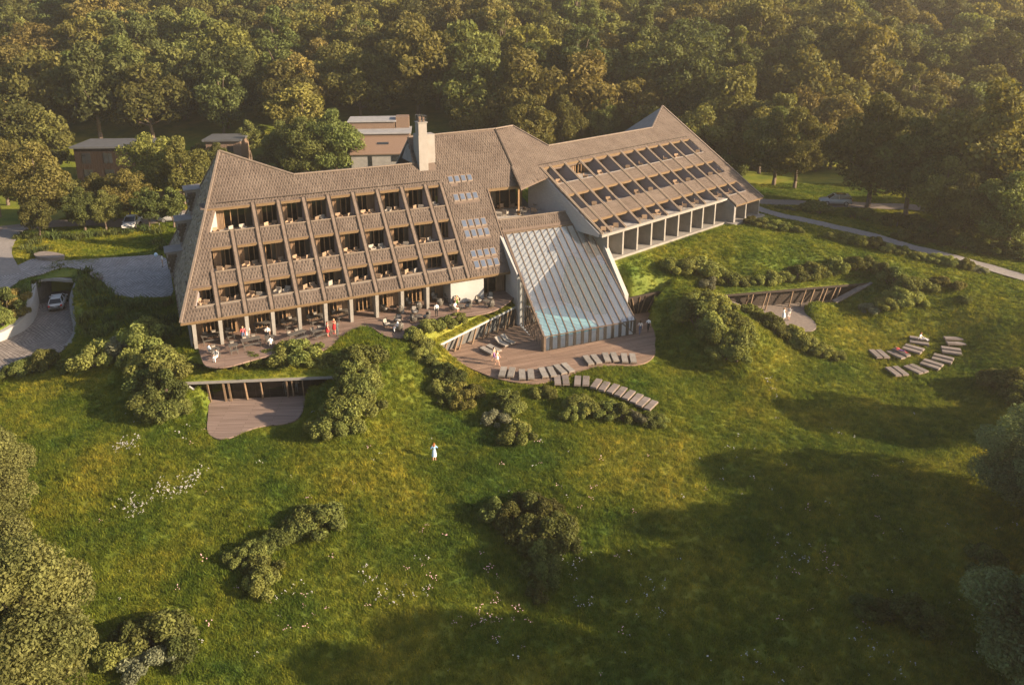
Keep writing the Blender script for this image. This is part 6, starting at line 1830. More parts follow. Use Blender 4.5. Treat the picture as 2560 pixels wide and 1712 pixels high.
for k, x in enumerate((312, 366)):
    b_ = ground(*S(x, 524))
    t = Thing('bollard', 'short dark bollard ' + ('left' if k == 0 else 'right') + ' of the white pickup', 'bollard', tuple(b_), group='bollards by the pickup')
    mb = MB(); mb.lathe([(.0, 0), (.08, 0), (.07, .85), (.05, .92), (0, .92)], 10, b_); mb.build('post', 'black_plastic', t)
    mb = MB(); mb.lathe([(.085, .70), (.085, .78)], 10, b_); mb.build('band', 'white_metal', t)

# ------------------------------------------------------------------ cars
def car(name, label, loc, rotz, kind, paint):
    t = Thing(name, label, 'car' if kind != 'pickup' else 'pickup', loc, rotz)
    if kind == 'sedan':   # x forward; (x, bottom, belt, half width)
        L = [(-2.25, .42, .78, .70), (-2.15, .30, .95, .82), (-1.5, .24, 1.0, .89), (-.2, .22, .96, .91), (1.0, .22, .93, .90), (1.7, .26, .84, .86), (2.15, .34, .70, .74), (2.28, .42, .60, .62)]
        roof = [(-1.95, 1.0, .70), (-1.35, 1.40, .60), (-.2, 1.46, .62), (.35, 1.42, .61), (1.15, .97, .74)]; wx = (-1.35, 1.4); wr = .33
    elif kind == 'suv':
        L = [(-2.35, .45, .95, .78), (-2.25, .32, 1.10, .88), (-1.4, .28, 1.12, .94), (0, .28, 1.10, .95), (1.1, .28, 1.06, .94), (1.9, .32, .98, .90), (2.3, .38, .86, .80), (2.42, .46, .72, .70)]
        roof = [(-2.28, 1.12, .80), (-2.0, 1.62, .70), (-.6, 1.74, .71), (.3, 1.68, .70), (1.15, 1.10, .80)]; wx = (-1.42, 1.48); wr = .37
    else:
        L = [(-2.7, .52, 1.02, .86), (-2.6, .42, 1.12, .93), (-1.2, .38, 1.12, .95), (.2, .38, 1.12, .95), (1.4, .38, 1.12, .94), (2.1, .42, 1.06, .90), (2.55, .48, .95, .84), (2.65, .55, .80, .78)]
        roof = [(-.85, 1.12, .80), (-.55, 1.72, .70), (.1, 1.78, .71), (.5, 1.72, .70), (1.35, 1.12, .82)]; wx = (-1.6, 1.65); wr = .40
    mb = MB(); ring = 10; vs = []
    for x, zb_, zt_, w in L:
        zm_ = (zb_ + zt_) / 2
        pts = [(-w * .86, zb_), (-w * .98, zb_ + .12), (-w, zm_), (-w * .96, zt_ - .1), (-w * .84, zt_), (w * .84, zt_), (w * .96, zt_ - .1), (w, zm_), (w * .98, zb_ + .12), (w * .86, zb_)]
        vs += [(x, y_, z) for y_, z in pts]
    fs = []
    for i in range(len(L) - 1):
        fs += [(i * ring + k, i * ring + (k + 1) % ring, (i + 1) * ring + (k + 1) % ring, (i + 1) * ring + k) for k in range(ring)]
    fs += [tuple(range(ring)), tuple(range(len(vs) - 1, len(vs) - ring - 1, -1))]
    mb.add(vs, fs)
    me = mb.mesh('body', paint, smooth=True); body = link('body', me, t.o)
    # glazed cabin
    mb = MB(); vs = []
    for x, z, w in roof:
        zb_ = np.interp(x, [l[0] for l in L], [l[2] for l in L]) - .04
        wb = np.interp(x, [l[0] for l in L], [l[3] for l in L]) * .86
        vs += [(x, -wb, zb_), (x, -w, max(z, zb_ + .01)), (x, w, max(z, zb_ + .01)), (x, wb, zb_)]
    fs = []
    for i in range(len(roof) - 1):
        fs += [(4 * i + k, 4 * i + k + 1, 4 * i + 5 + k, 4 * i + 4 + k) for k in range(3)]
    mb.add(vs, fs); link('windows', mb.mesh('windows', 'car_glass'), t.o)
    # roof panel and pillars in body colour
    mb = MB(); a = roof[1:4]
    mb.prism([(a[0][0], -a[0][2] + .04, a[0][1] + .0), (a[1][0], -a[1][2] + .04, a[1][1]), (a[2][0], -a[2][2] + .04, a[2][1]), (a[2][0], a[2][2] - .04, a[2][1]), (a[1][0], a[1][2] - .04, a[1][1]), (a[0][0], a[0][2] - .04, a[0][1])],
             [(a[0][0], -a[0][2] + .06, a[0][1] + .035), (a[1][0], -a[1][2] + .06, a[1][1] + .04), (a[2][0], -a[2][2] + .06, a[2][1] + .035), (a[2][0], a[2][2] - .06, a[2][1] + .035), (a[1][0], a[1][2] - .06, a[1][1] + .04), (a[0][0], a[0][2] - .06, a[0][1] + .035)])
    rp_ = link('roof', mb.mesh('roof', paint), t.o)
    for s in (-1, 1):
        mb = MB()
        for (x0, z0_, w0), (x1, z1_, w1) in ((roof[0], roof[1]), (roof[4], roof[3])):
            wb = np.interp(x0, [l[0] for l in L], [l[3] for l in L]) * .86
            mb.bar((x0, s * wb, z0_), (x1, s * (w1 + .01), z1_ + .01), .07, .07)
        mb.bar((-.25, s * (roof[2][2] + .005), roof[2][1]), (-.35, s * .87 * L[3][3], L[3][2] - .04), .07, .06)
        link('pillar', mb.mesh('pillar', paint), t.o)
        for x in wx:
            mb = MB(); n = 18; y0, y1 = s * (L[3][3] - .20), s * (L[3][3] + .015)
            mb.tube((x, y0, wr), (x, y1, wr), wr, wr, n); w_ = link('wheel', mb.mesh('tyre', 'rubber'), t.o)
            mb = MB(); mb.tube((x, y1, wr), (x, y1 + s * .012, wr), wr * .62, wr * .55, n); link('rim', mb.mesh('rim', 'rim'), w_)
        x0, wf = L[-2][0], L[-2][3]
        mb = MB(); mb.box((x0 + .03, s * wf * .78, L[-2][2] - .12), (.12, .30, .14)); link('headlight', mb.mesh('headlight', 'lamp_clear'), t.o)
        x0, wf = L[1][0], L[1][3]
        mb = MB(); mb.box((x0 - .05, s * wf * .82, L[1][2] - .16), (.10, .24, .22)); link('tail_light', mb.mesh('tail_light', 'lamp_red'), t.o)
        mb = MB(); mb.box((roof[4][0] - .15, s * (L[4][3] + .06), L[4][2] + .06), (.14, .16, .11)); link('wing_mirror', mb.mesh('wing_mirror', paint), t.o)
    mb = MB(); mb.box((L[0][0] - .01, 0, .40), (.10, 1.3, .16)); link('rear_bumper', mb.mesh('rear_bumper', 'black_plastic'), t.o)
    mb = MB(); mb.box((L[-1][0] + .0, 0, .45), (.08, 1.2, .18)); link('grille', mb.mesh('grille', 'black_plastic'), t.o)
    mb = MB(); mb.box((L[0][0] - .045, 0, .66), (.03, .50, .12)); link('number_plate', mb.mesh('number_plate', 'white_metal'), t.o)
    if kind == 'suv':
        for s in (-1, 1):
            mb = MB(); mb.bar((-1.9, s * .62, 1.78), (.2, s * .62, 1.80), .05, .05); link('roof_rail', mb.mesh('roof_rail', 'black_plastic'), t.o)
        mb = MB(); mb.box((-.7, 0, 1.795), (1.5, 1.0, .02)); link('roof_window', mb.mesh('roof_window', 'car_glass'), t.o)
    if kind == 'pickup':
        mb = MB(); mb.box((-1.8, 0, 1.14), (1.5, 1.5, .06)); link('cargo_bed', mb.mesh('cargo_bed', 'black_plastic'), t.o)
    return t
cpos = at(*S(134, 700), Z_RAMP)
car('car', 'white saloon car driving down the cobbled ramp into the tunnel', (cpos[0], cpos[1], Z_RAMP + .02), math.radians(112), 'sedan', 'car_white')
cpos = ground(*S(1912, 470))
car('car', 'white estate car parked on the road by the right-hand trees', (cpos[0], cpos[1], cpos[2] + .12), math.radians(172), 'suv', 'car_silver')
cpos = ground(*S(304, 520))
car('pickup_truck', 'white pickup facing the lawn behind the young trees', (cpos[0], cpos[1], cpos[2] + .1), math.radians(-80), 'pickup', 'car_white')
cpos = ground(*S(400, 508))
car('car', 'silver car half hidden by the small tree near the hipped roof', (cpos[0], cpos[1], cpos[2] + .1), math.radians(10), 'suv', 'car_silver')

# ------------------------------------------------------------------ furniture
def arm_chair_mesh():
    mb = MB()
    mb.box((0, 0, .36), (.62, .60, .10))
    mb.box((0, .29, .62), (.62, .08, .46)); mb.box((-.30, 0, .50), (.07, .58, .22)); mb.box((.30, 0, .50), (.07, .58, .22))
    for x in (-.27, .27):
        for y_ in (-.26, .26): mb.box((x, y_, .16), (.05, .05, .32))
    mb.box((0, -.02, .44), (.50, .50, .08))
    return mb.mesh('wicker_armchair', 'wicker')
AC = arm_chair_mesh()
AC2 = AC.copy(); AC2.materials.clear(); AC2.materials.append(MATS['cushion'])
def side_table_mesh():
    mb = MB(); mb.lathe([(0, .42), (.30, .42), (.30, .46), (0, .46)], 14); mb.lathe([(.03, 0), (.03, .42)], 8); mb.lathe([(0, 0), (.18, 0), (.18, .03), (0, .03)], 12)
    return mb.mesh('side_table', 'wicker')
ST = side_table_mesh()
ROWN = ['lowest', 'middle', 'top']
for r, k, a, b, v0, v1, zf, vw in BAYS1:
    w_ = b - a
    spots = [(.28, .45), (.74, .40)] if w_ > 1.8 else [(.5, .5)]
    if r == 2 and k == 0: spots = [(.15, .3), (.45, .55), (.78, .4)]
    depth = max(.7, min(vw - v0, 2.4))
    for j, (fu, fv) in enumerate(spots):
        if r < 2 and k == 9: continue
        p = W1(a + w_ * fu + rng.normal(0, .05), v0 + .35 + (depth - .6) * fv, zf)
        o = link('balcony_armchair', AC if rng.random() < .7 else AC2, None, p)
        o.rotation_euler = (0, 0, ROT1 + float(rng.choice([.6, -.7, .25, 2.6, -2.5])))
        tag(o, f'{("left", "right", "far right")[j] if len(spots) > 1 else "single"} wicker armchair, {ROWN[r]} balcony row of the left wing, {ORD[k]} bay from left', 'armchair', 'armchairs on the left wing balconies')
    if w_ > 1.8 and (k + r) % 2 == 0:
        o = link('balcony_table', ST, None, W1(a + w_ * .52, v0 + .35 + (depth - .6) * .3, zf))
        tag(o, f'small round table, {ROWN[r]} balcony row of the left wing, {ORD[k]} bay from left', 'side table', 'tables on the left wing balconies')
for r, k, a, b, v0, v1, zf, vw in BAYS2:
    if b - a < 1.2 or (k * 2 + r) % 3 == 1: continue
    p = W2(a + (b - a) * .62, max(v0, .1) + .55, zf)
    o = link('balcony_armchair', AC, None, p); o.rotation_euler = (0, 0, ROT2 + float(rng.choice([.6, -.5, 2.4])))
    tag(o, f'wicker armchair, {ROWN[r]} balcony row of the right wing, {ORD[k]} bay from left', 'armchair', 'armchairs on the right wing balconies')
    if (k * 3 + r) % 3 == 0:
        o = link('balcony_table', ST, None, W2(a + (b - a) * .3, max(v0, .1) + .6, zf))
        tag(o, f'small round table, {ROWN[r]} balcony row of the right wing, {ORD[k]} bay from left', 'side table', 'tables on the right wing balconies')

# egg-shaped lounge chair with cushions, round table
def egg_parts():
    fr = MB()
    prof = [(.30, .18), (.40, .34), (.44, .55), (.45, .72)]
    fr.lathe(prof, 14, (0, 0, 0), math.radians(-10), math.radians(190))
    fr.lathe([(.43, .72), (.47, .74), (.46, .70)], 14, (0, 0, 0), math.radians(-10), math.radians(190))
    fr.lathe([(.36, .74), (.30, .96), (.16, 1.06)], 9, (0, .10, 0), math.radians(25), math.radians(155))
    fr.lathe([(0, .30), (.40, .30), (.41, .36), (0, .36)], 14)
    for a in range(4):
        t = math.radians(45 + 90 * a); fr.tube((.30 * math.cos(t), .30 * math.sin(t), 0), (.26 * math.cos(t), .26 * math.sin(t), .32), .02, .02, 5)
    cu_ = MB(); cu_.lathe([(0, .36), (.33, .36), (.36, .42), (.32, .48), (0, .49)], 14, (0, -.02, 0))
    bk_ = MB(); bk_.hexa([(-.26, .22, .46), (.26, .22, .46), (.24, .38, .46), (-.24, .38, .46)], [(-.22, .30, .90), (.22, .30, .90), (.20, .42, .90), (-.20, .42, .90)])
    return fr.mesh('shell', 'wicker_dark', smooth=True), cu_.mesh('seat_cushion', 'cushion_grey', smooth=True), bk_.mesh('back_cushion', 'cushion_grey')
EGG = egg_parts()
def place(name, parts, names, loc, rotz, label, cat, group):
    o = bpy.data.objects.new(name, None); COL.objects.link(o); o.location = tuple(map(float, loc)); o.rotation_euler = (0, 0, rotz)
    tag(o, label, cat, group)
    for nm, me_ in zip(names, parts): link(nm, me_, o)
    return o
def rt_parts():
    t = MB(); t.lathe([(0, .50), (.42, .50), (.43, .53), (.42, .55), (0, .55)], 20)
    l = MB(); l.lathe([(.05, .02), (.035, .25), (.05, .50)], 10)
    b = MB(); b.lathe([(0, 0), (.26, 0), (.25, .03), (0, .04)], 16)
    return t.mesh('table_top', 'table_dark'), l.mesh('leg', 'wicker_dark'), b.mesh('base', 'wicker_dark')
RT_ = rt_parts()
def ter(q): return at(*q, Z_TER) + np.array([0, 0, .005])
SETS = [((615, 1005), [(520, 1010), (690, 1025)]), ((890, 955), [(800, 940), (905, 985)]), ((1155, 910), [(1090, 880), (1150, 950), (1240, 880)]), ((910, 1105), [(865, 1045), (850, 1135), (1000, 1100)]),
        ((610, 1215), [(540, 1190), (670, 1140), (665, 1230)]), ((1390, 990), [(1345, 930), (1325, 1000), (1480, 975)]), ((1690, 930), [(1600, 920), (1730, 880), (1740, 965)])]
SETL = ['at the leftmost lounge set beside a column', 'at the second lounge set, between two columns', 'at the lounge set left of the white wall', 'at the middle lounge set near the grass', 'at the lounge set on the rounded terrace nose', 'at the lounge set in front of the white wall', 'at the rightmost lounge set near the glass hall']
for (tp, chs), ph in zip(SETS, SETL):
    c = ter(C4(*tp))
    place('round_table', RT_, ('table_top', 'leg', 'base'), c, 0, 'low round dark table ' + ph, 'table', 'round tables on the terrace')
    for j, q in enumerate(chs):
        p = ter(C4(*q)); d = c - p
        if np.linalg.norm(d) < .85: p = c - d / (np.linalg.norm(d) + 1e-6) * .9; d = c - p
        place('egg_chair', EGG, ('shell', 'seat_cushion', 'back_cushion'), p, math.atan2(d[1], d[0]) + math.pi / 2, f'{("left", "middle", "right")[j] if len(chs) > 2 else ("left", "right")[j]} round-backed dark wicker chair {ph}', 'armchair', 'lounge chairs on the terrace')

# dining tables with bench and cushioned chairs
def dt_parts(L_):
    t = MB(); t.box((0, 0, .74), (L_, .75, .04))
    lg = []
    for x in (-L_ / 2 + .15, L_ / 2 - .15):
        l = MB(); l.bar((x, -.32, 0), (x, -.05, .72), .04, .04); l.bar((x, .32, 0), (x, .05, .72), .04, .04); lg.append(l.mesh('leg', 'table_dark'))
    return t.mesh('table_top', 'table_dark'), lg[0], lg[1]
def bench_parts(L_):
    t = MB(); t.box((0, 0, .44), (L_, .34, .04))
    lg = []
    for x in (-L_ / 2 + .1, L_ / 2 - .1):
        l = MB(); l.bar((x, -.15, 0), (x, -.1, .43), .035, .035); l.bar((x, .15, 0), (x, .1, .43), .035, .035); lg.append(l.mesh('leg', 'table_dark'))
    return t.mesh('seat', 'table_dark'), lg[0], lg[1]
def dc_parts():
    s = MB(); s.box((0, 0, .44), (.46, .44, .04))
    b = MB(); b.box((0, .21, .70), (.46, .04, .30))
    c = MB(); c.box((0, .14, .60), (.34, .09, .26))
    out = [s.mesh('seat', 'table_dark'), b.mesh('backrest', 'table_dark'), c.mesh('cushion', 'cushion')]
    for x in (-.2, .2):
        for y_ in (-.19, .19):
            l = MB(); l.bar((x, y_, 0), (x, y_, .85 if y_ > 0 else .43), .03, .03); out.append(l.mesh('leg', 'table_dark'))
    return out
DTL, DTS = dt_parts(1.9), dt_parts(.9)
BNL, BNS = bench_parts(1.8), bench_parts(.8)
DCH = dc_parts()
TBL = [((590, 1165), 1, .10), ((810, 1125), 0, .10), ((1185, 1030), 1, .0), ((1505, 1000), 1, .35), ((1795, 950), 1, .35), ((2090, 895), 1, .35), ((1050, 1215), 1, .10), ((850, 1285), 0, .05), ((1580, 1145), 1, .35), ((1845, 1105), 1, .35), ((640, 1330), 0, .1), ((1265, 1190), 0, .1)]
TLB = ['by the first column', 'beside the second column', 'behind the third column gap', 'right of the fourth column', 'by the fifth column', 'by the sixth column', 'in the middle of the front row', 'in the front row near the shrubs', 'in the front row right of the waiter', 'beside the women in red', 'of the seated pair', 'of the couple near the waiter']
for ((q, big, ra), ph) in zip(TBL, TLB):
    c = ter(C2(*q)); rz = ROT1 + ra; nx_ = np.array([-math.sin(rz), math.cos(rz), 0]); tx = np.array([math.cos(rz), math.sin(rz), 0])
    place('dining_table', DTL if big else DTS, ('table_top', 'leg', 'leg'), c, rz, f'{"long" if big else "small"} dark dining table {ph}', 'table', 'dining tables on the terrace')
    place('bench', BNL if big else BNS, ('seat', 'leg', 'leg'), c - nx_ * .72, rz, f'dark bench in front of the dining table {ph}', 'bench', 'dining benches on the terrace')
    for j in range(2 if big else 1):
        off = (-.45 if j == 0 else .45) if big else 0
        place('dining_chair', DCH, ('seat', 'backrest', 'cushion', 'leg', 'leg', 'leg', 'leg'), c + nx_ * .62 + tx * off, rz, f'{("left", "right")[j] if big else "single"} cushioned chair behind the dining table {ph}', 'chair', 'dining chairs on the terrace')

# sun loungers: slatted timber frame, two mattress pieces
def lounger_parts(raised, slat):
    fr = MB(); fr.box((0, 0, .22), (.70, 2.0, .08))
    out = [fr.mesh('frame', 'lounger_wood')]
    m1 = MB(); m1.box((0, -.42, .31), (.64, 1.08, .09)); out.append(m1.mesh('mattress', 'cushion_grey' if not slat else 'lounger_slat'))
    m2 = MB(); a = raised
    m2.hexa([(-.32, .14, .265), (.32, .14, .265), (.32, .14 + .86 * math.cos(a), .265 + .86 * math.sin(a)), (-.32, .14 + .86 * math.cos(a), .265 + .86 * math.sin(a))],
            [(-.32, .13, .355), (.32, .13, .355), (.32, .11 + .86 * math.cos(a), .355 + .86 * math.sin(a)), (-.32, .11 + .86 * math.cos(a), .355 + .86 * math.sin(a))])
    out.append(m2.mesh('back_mattress', 'cushion_grey' if not slat else 'lounger_slat'))
    for x in (-.28, .28):
        for y_ in (-.85, .85):
            l = MB(); l.box((x, y_, .09), (.07, .07, .18)); out.append(l.mesh('leg', 'lounger_wood'))
    return out
LGD, LGR, LGS = lounger_parts(.06, False), lounger_parts(.55, False), lounger_parts(0.0, True)
LN = ('frame', 'mattress', 'back_mattress', 'leg', 'leg', 'leg', 'leg')
DECKL = [((872, 690), -.12, 'leftmost pair along the curved deck edge'), ((1030, 708), .02, 'second pair from the left along the curved deck edge'), ((1202, 690), .20, 'third pair from the left along the curved deck edge'), ((1335, 660), .42, 'fourth pair from the left along the curved deck edge'),
         ((1565, 588), .26, 'left pair of the right deck row'), ((1714, 568), .08, 'middle pair of the right deck row'), ((1862, 576), -.05, 'right pair of the right deck row')]
for q, ra, ph in DECKL:
    c = at(*C8(*q), Z_DECK + .2); c[2] = Z_DECK + .005; tx = np.array([math.cos(ra), math.sin(ra), 0])
    for s in (-1, 1):
        place('sun_lounger', LGD, LN, c + tx * .45 * s, ra, f'{"left" if s < 0 else "right"} grey sun lounger of the {ph}', 'sun lounger', 'sun loungers on the lower deck')
for q, ra, ph in (((738, 505), .75, 'pair behind the bathers'), ((850, 442), .75, 'raised pair beside the screen wall')):
    c = at(*C8(*q), Z_DECK + .2); c[2] = Z_DECK + .005; tx = np.array([math.cos(ra), math.sin(ra), 0])
    for s in (-1, 1):
        place('sun_lounger', LGR if 'raised' in ph else LGD, LN, c + tx * .45 * s, ra + math.pi * 0, f'{"left" if s < 0 else "right"} dark sun lounger of the {ph}', 'sun lounger', 'sun loungers on the lower deck')
def lawn_lounger(q, ra, s, ph, grp, off=.42):
    c = ground(*q); tx = np.array([math.cos(ra), math.sin(ra), 0]); p = c + tx * off * s
    place('sun_lounger', LGS, LN, (p[0], p[1], max(gz(p[0], p[1]), c[2] - .1) + .06), ra, f'{"left" if s < 0 else "right"} weathered timber lounger of the {ph}', 'sun lounger', grp)
for k, (x, y_, ra) in enumerate(((1315, 772, 0), (1480, 778, -.12), (1630, 812, -.42), (1765, 855, -.52), (1893, 908, -.55), (2010, 965, -.6))):
    for s in (-1, 1): lawn_lounger(C8(x, y_), ra, s, f'{ORD[k]} pair from the left below the deck', 'timber loungers below the deck')
for k, (x, y_, ra) in enumerate(((735, 415, .05), (915, 412, .45), (1052, 368, .8), (1110, 292, 1.15))):
    for s in (-1, 1): lawn_lounger(CL(x, y_), ra, s, f'{ORD[k]} pair from the left in the inner arc', 'timber loungers in the inner arc')
for k, (x, y_, ra) in enumerate(((900, 577, .15), (1078, 557, .45), (1225, 512, .75), (1328, 460, .9), (1410, 385, 1.2), (1440, 295, 1.45))):
    for s in (-1, 1): lawn_lounger(CL(x, y_), ra, s, f'{ORD[k]} pair from the left in the outer arc', 'timber loungers in the outer arc')

# chairs and tables on the upper terrace
UPC = [(1790, 1180), (1850, 1215), (1905, 1290), (1830, 1130), (2065, 1270), (2150, 1250), (2240, 1265), (1985, 1205), (2230, 1185), (2310, 1150)]
for k, q in enumerate(sorted(UPC)):
    p = at(*C3(*q), Z_UP)
    o = link('terrace_armchair', AC2 if k % 2 else AC, None, p); o.rotation_euler = (0, 0, float(rng.uniform(0, 6.28)))
    tag(o, f'wicker armchair on the upper roof terrace, {ORD[k]} from the left', 'armchair', 'armchairs on the upper terrace')
for k, q in enumerate(((1835, 1175), (2110, 1290), (2265, 1210))):
    p = at(*C3(*q), Z_UP); o = place('round_table', RT_, ('table_top', 'leg', 'base'), p, 0, f'low round table on the upper roof terrace, {ORD[k]} from the left', 'table', 'tables on the upper terrace'); o.scale = (1.15, 1.15, 1.2)
for k, q in enumerate(((355, 935), (432, 935))):
    p = at(*C6(*q), Z_UP); o = link('terrace_armchair', AC2, None, p); o.rotation_euler = (0, 0, 1.0 + k)
    tag(o, f'pale armchair beside the grey end wall, {"left" if k == 0 else "right"} of two', 'armchair', 'armchairs by the end wall')

# ------------------------------------------------------------------ people
POSES = {}
def pose(name, J):
    POSES[name] = J
# joints: y forward is -Y (towards the viewer when rotation is 0)
def base_pose(**kw):
    J = dict(pelvis=(0, 0, .93), waist=(0, .0, 1.08), chest=(0, .01, 1.28), neck=(0, .0, 1.46), head=(0, -.02, 1.58), crown=(0, -.01, 1.70),
             shL=(-.18, 0, 1.41), elL=(-.23, .03, 1.14), wrL=(-.22, -.06, .90), haL=(-.22, -.09, .80), shR=(.18, 0, 1.41), elR=(.23, .03, 1.14), wrR=(.22, -.06, .90), haR=(.22, -.09, .80),
             hiL=(-.09, 0, .90), knL=(-.10, -.02, .49), anL=(-.10, .02, .08), toL=(-.11, -.15, .04), hiR=(.09, 0, .90), knR=(.10, -.02, .49), anR=(.10, .02, .08), toR=(.11, -.15, .04))
    J.update(kw); return J
pose('stand', base_pose())
pose('talk', base_pose(elL=(-.25, -.02, 1.14), wrL=(-.14, -.22, 1.14), haL=(-.10, -.29, 1.17), knL=(-.11, -.05, .49)))
pose('arms', base_pose(elL=(-.30, .0, 1.22), wrL=(-.14, -.16, 1.40), haL=(-.09, -.18, 1.48), elR=(.30, .0, 1.2), wrR=(.12, -.2, 1.3), haR=(.07, -.22, 1.37)))
pose('walk', base_pose(hiL=(-.09, -.02, .90), knL=(-.09, -.20, .52), anL=(-.09, -.24, .10), toL=(-.09, -.41, .07), knR=(.10, .08, .50), anR=(.10, .32, .14), toR=(.10, .20, .04), wrL=(-.25, .10, .92), haL=(-.25, .12, .82), elR=(.25, -.06, 1.15), wrR=(.24, -.22, .97), haR=(.23, -.28, .89)))
pose('sit', base_pose(pelvis=(0, 0, .50), waist=(0, .02, .66), chest=(0, .04, .86), neck=(0, .02, 1.04), head=(0, -.02, 1.16), crown=(0, -.02, 1.28), shL=(-.18, .03, .99), elL=(-.23, .0, .74), wrL=(-.15, -.22, .68), haL=(-.12, -.31, .68),
     shR=(.18, .03, .99), elR=(.23, .0, .74), wrR=(.15, -.22, .68), haR=(.12, -.31, .68), hiL=(-.09, -.02, .50), knL=(-.11, -.42, .50), anL=(-.11, -.40, .08), toL=(-.11, -.57, .04), hiR=(.09, -.02, .50), knR=(.11, -.42, .50), anR=(.11, -.40, .08), toR=(.11, -.57, .04)))
pose('sitlow', base_pose(pelvis=(0, 0, .10), waist=(0, .06, .25), chest=(0, .10, .45), neck=(0, .06, .62), head=(0, .01, .74), crown=(0, .02, .86), shL=(-.18, .08, .57), elL=(-.25, .16, .33), wrL=(-.24, .24, .10), haL=(-.24, .20, .03),
     shR=(.18, .08, .57), elR=(.23, -.08, .36), wrR=(.14, -.28, .30), haR=(.12, -.36, .28), hiL=(-.09, -.05, .10), knL=(-.11, -.40, .38), anL=(-.11, -.72, .08), toL=(-.11, -.88, .05), hiR=(.09, -.05, .10), knR=(.11, -.45, .16), anR=(.11, -.85, .08), toR=(.11, -.98, .14)))
pose('lie', base_pose(pelvis=(0, 0, .11), waist=(0, .16, .12), chest=(0, .37, .14), neck=(0, .55, .16), head=(0, .67, .18), crown=(0, .79, .19), shL=(-.18, .48, .14), elL=(-.30, .28, .10), wrL=(-.24, .05, .10), haL=(-.22, -.05, .08),
     shR=(.18, .48, .14), elR=(.32, .60, .10), wrR=(.16, .74, .12), haR=(.09, .78, .10), hiL=(-.09, -.02, .11), knL=(-.10, -.40, .26), anL=(-.10, -.72, .07), toL=(-.11, -.82, .14), hiR=(.09, -.02, .11), knR=(.10, -.44, .10), anR=(.10, -.86, .07), toR=(.11, -.90, .20)))
RAD = dict(pelvis=.135, waist=.115, chest=.145, neck=.058, head=.098, crown=.06, sh=.072, el=.046, wr=.032, ha=.030, hi=.088, kn=.058, an=.040, to=.030)
EDG = [('pelvis', 'waist'), ('waist', 'chest'), ('chest', 'neck'), ('neck', 'head'), ('head', 'crown'), ('chest', 'shL'), ('shL', 'elL'), ('elL', 'wrL'), ('wrL', 'haL'), ('chest', 'shR'), ('shR', 'elR'), ('elR', 'wrR'), ('wrR', 'haR'),
       ('pelvis', 'hiL'), ('hiL', 'knL'), ('knL', 'anL'), ('anL', 'toL'), ('pelvis', 'hiR'), ('hiR', 'knR'), ('knR', 'anR'), ('anR', 'toR')]
temp = []
for nm, J in POSES.items():
    ks = list(J)
    me = bpy.data.meshes.new('skeleton'); me.from_pydata([J[k] for k in ks], [(ks.index(a), ks.index(b)) for a, b in EDG], [])
    o = bpy.data.objects.new('skeleton', me); COL.objects.link(o)
    md_ = o.modifiers.new('skin', 'SKIN')
    sv = me.skin_vertices[0].data
    for i, k in enumerate(ks):
        r = RAD.get(k, RAD.get(k[:-1], .05)); ry = r * (.72 if k in ('pelvis', 'waist', 'chest') else 1)
        sv[i].radius = (r, ry) if k not in ('pelvis', 'waist', 'chest') else (r, ry)
        sv[i].use_root = (k == 'pelvis')
    s2_ = o.modifiers.new('sub', 'SUBSURF'); s2_.levels = 1; s2_.render_levels = 1
    temp.append((nm, o, ks))
dg = bpy.context.evaluated_depsgraph_get()
BODY = {}
for nm, o, ks in temp:
    ev = o.evaluated_get(dg); m_ = ev.to_mesh()
    V = np.array([tuple(v.co) for v in m_.vertices]); Fc = [tuple(p.vertices) for p in m_.polygons]
    ev.to_mesh_clear()
    BODY[nm] = (V, Fc)
for nm, o, ks in temp:
    bpy.data.objects.remove(o, do_unlink=True)

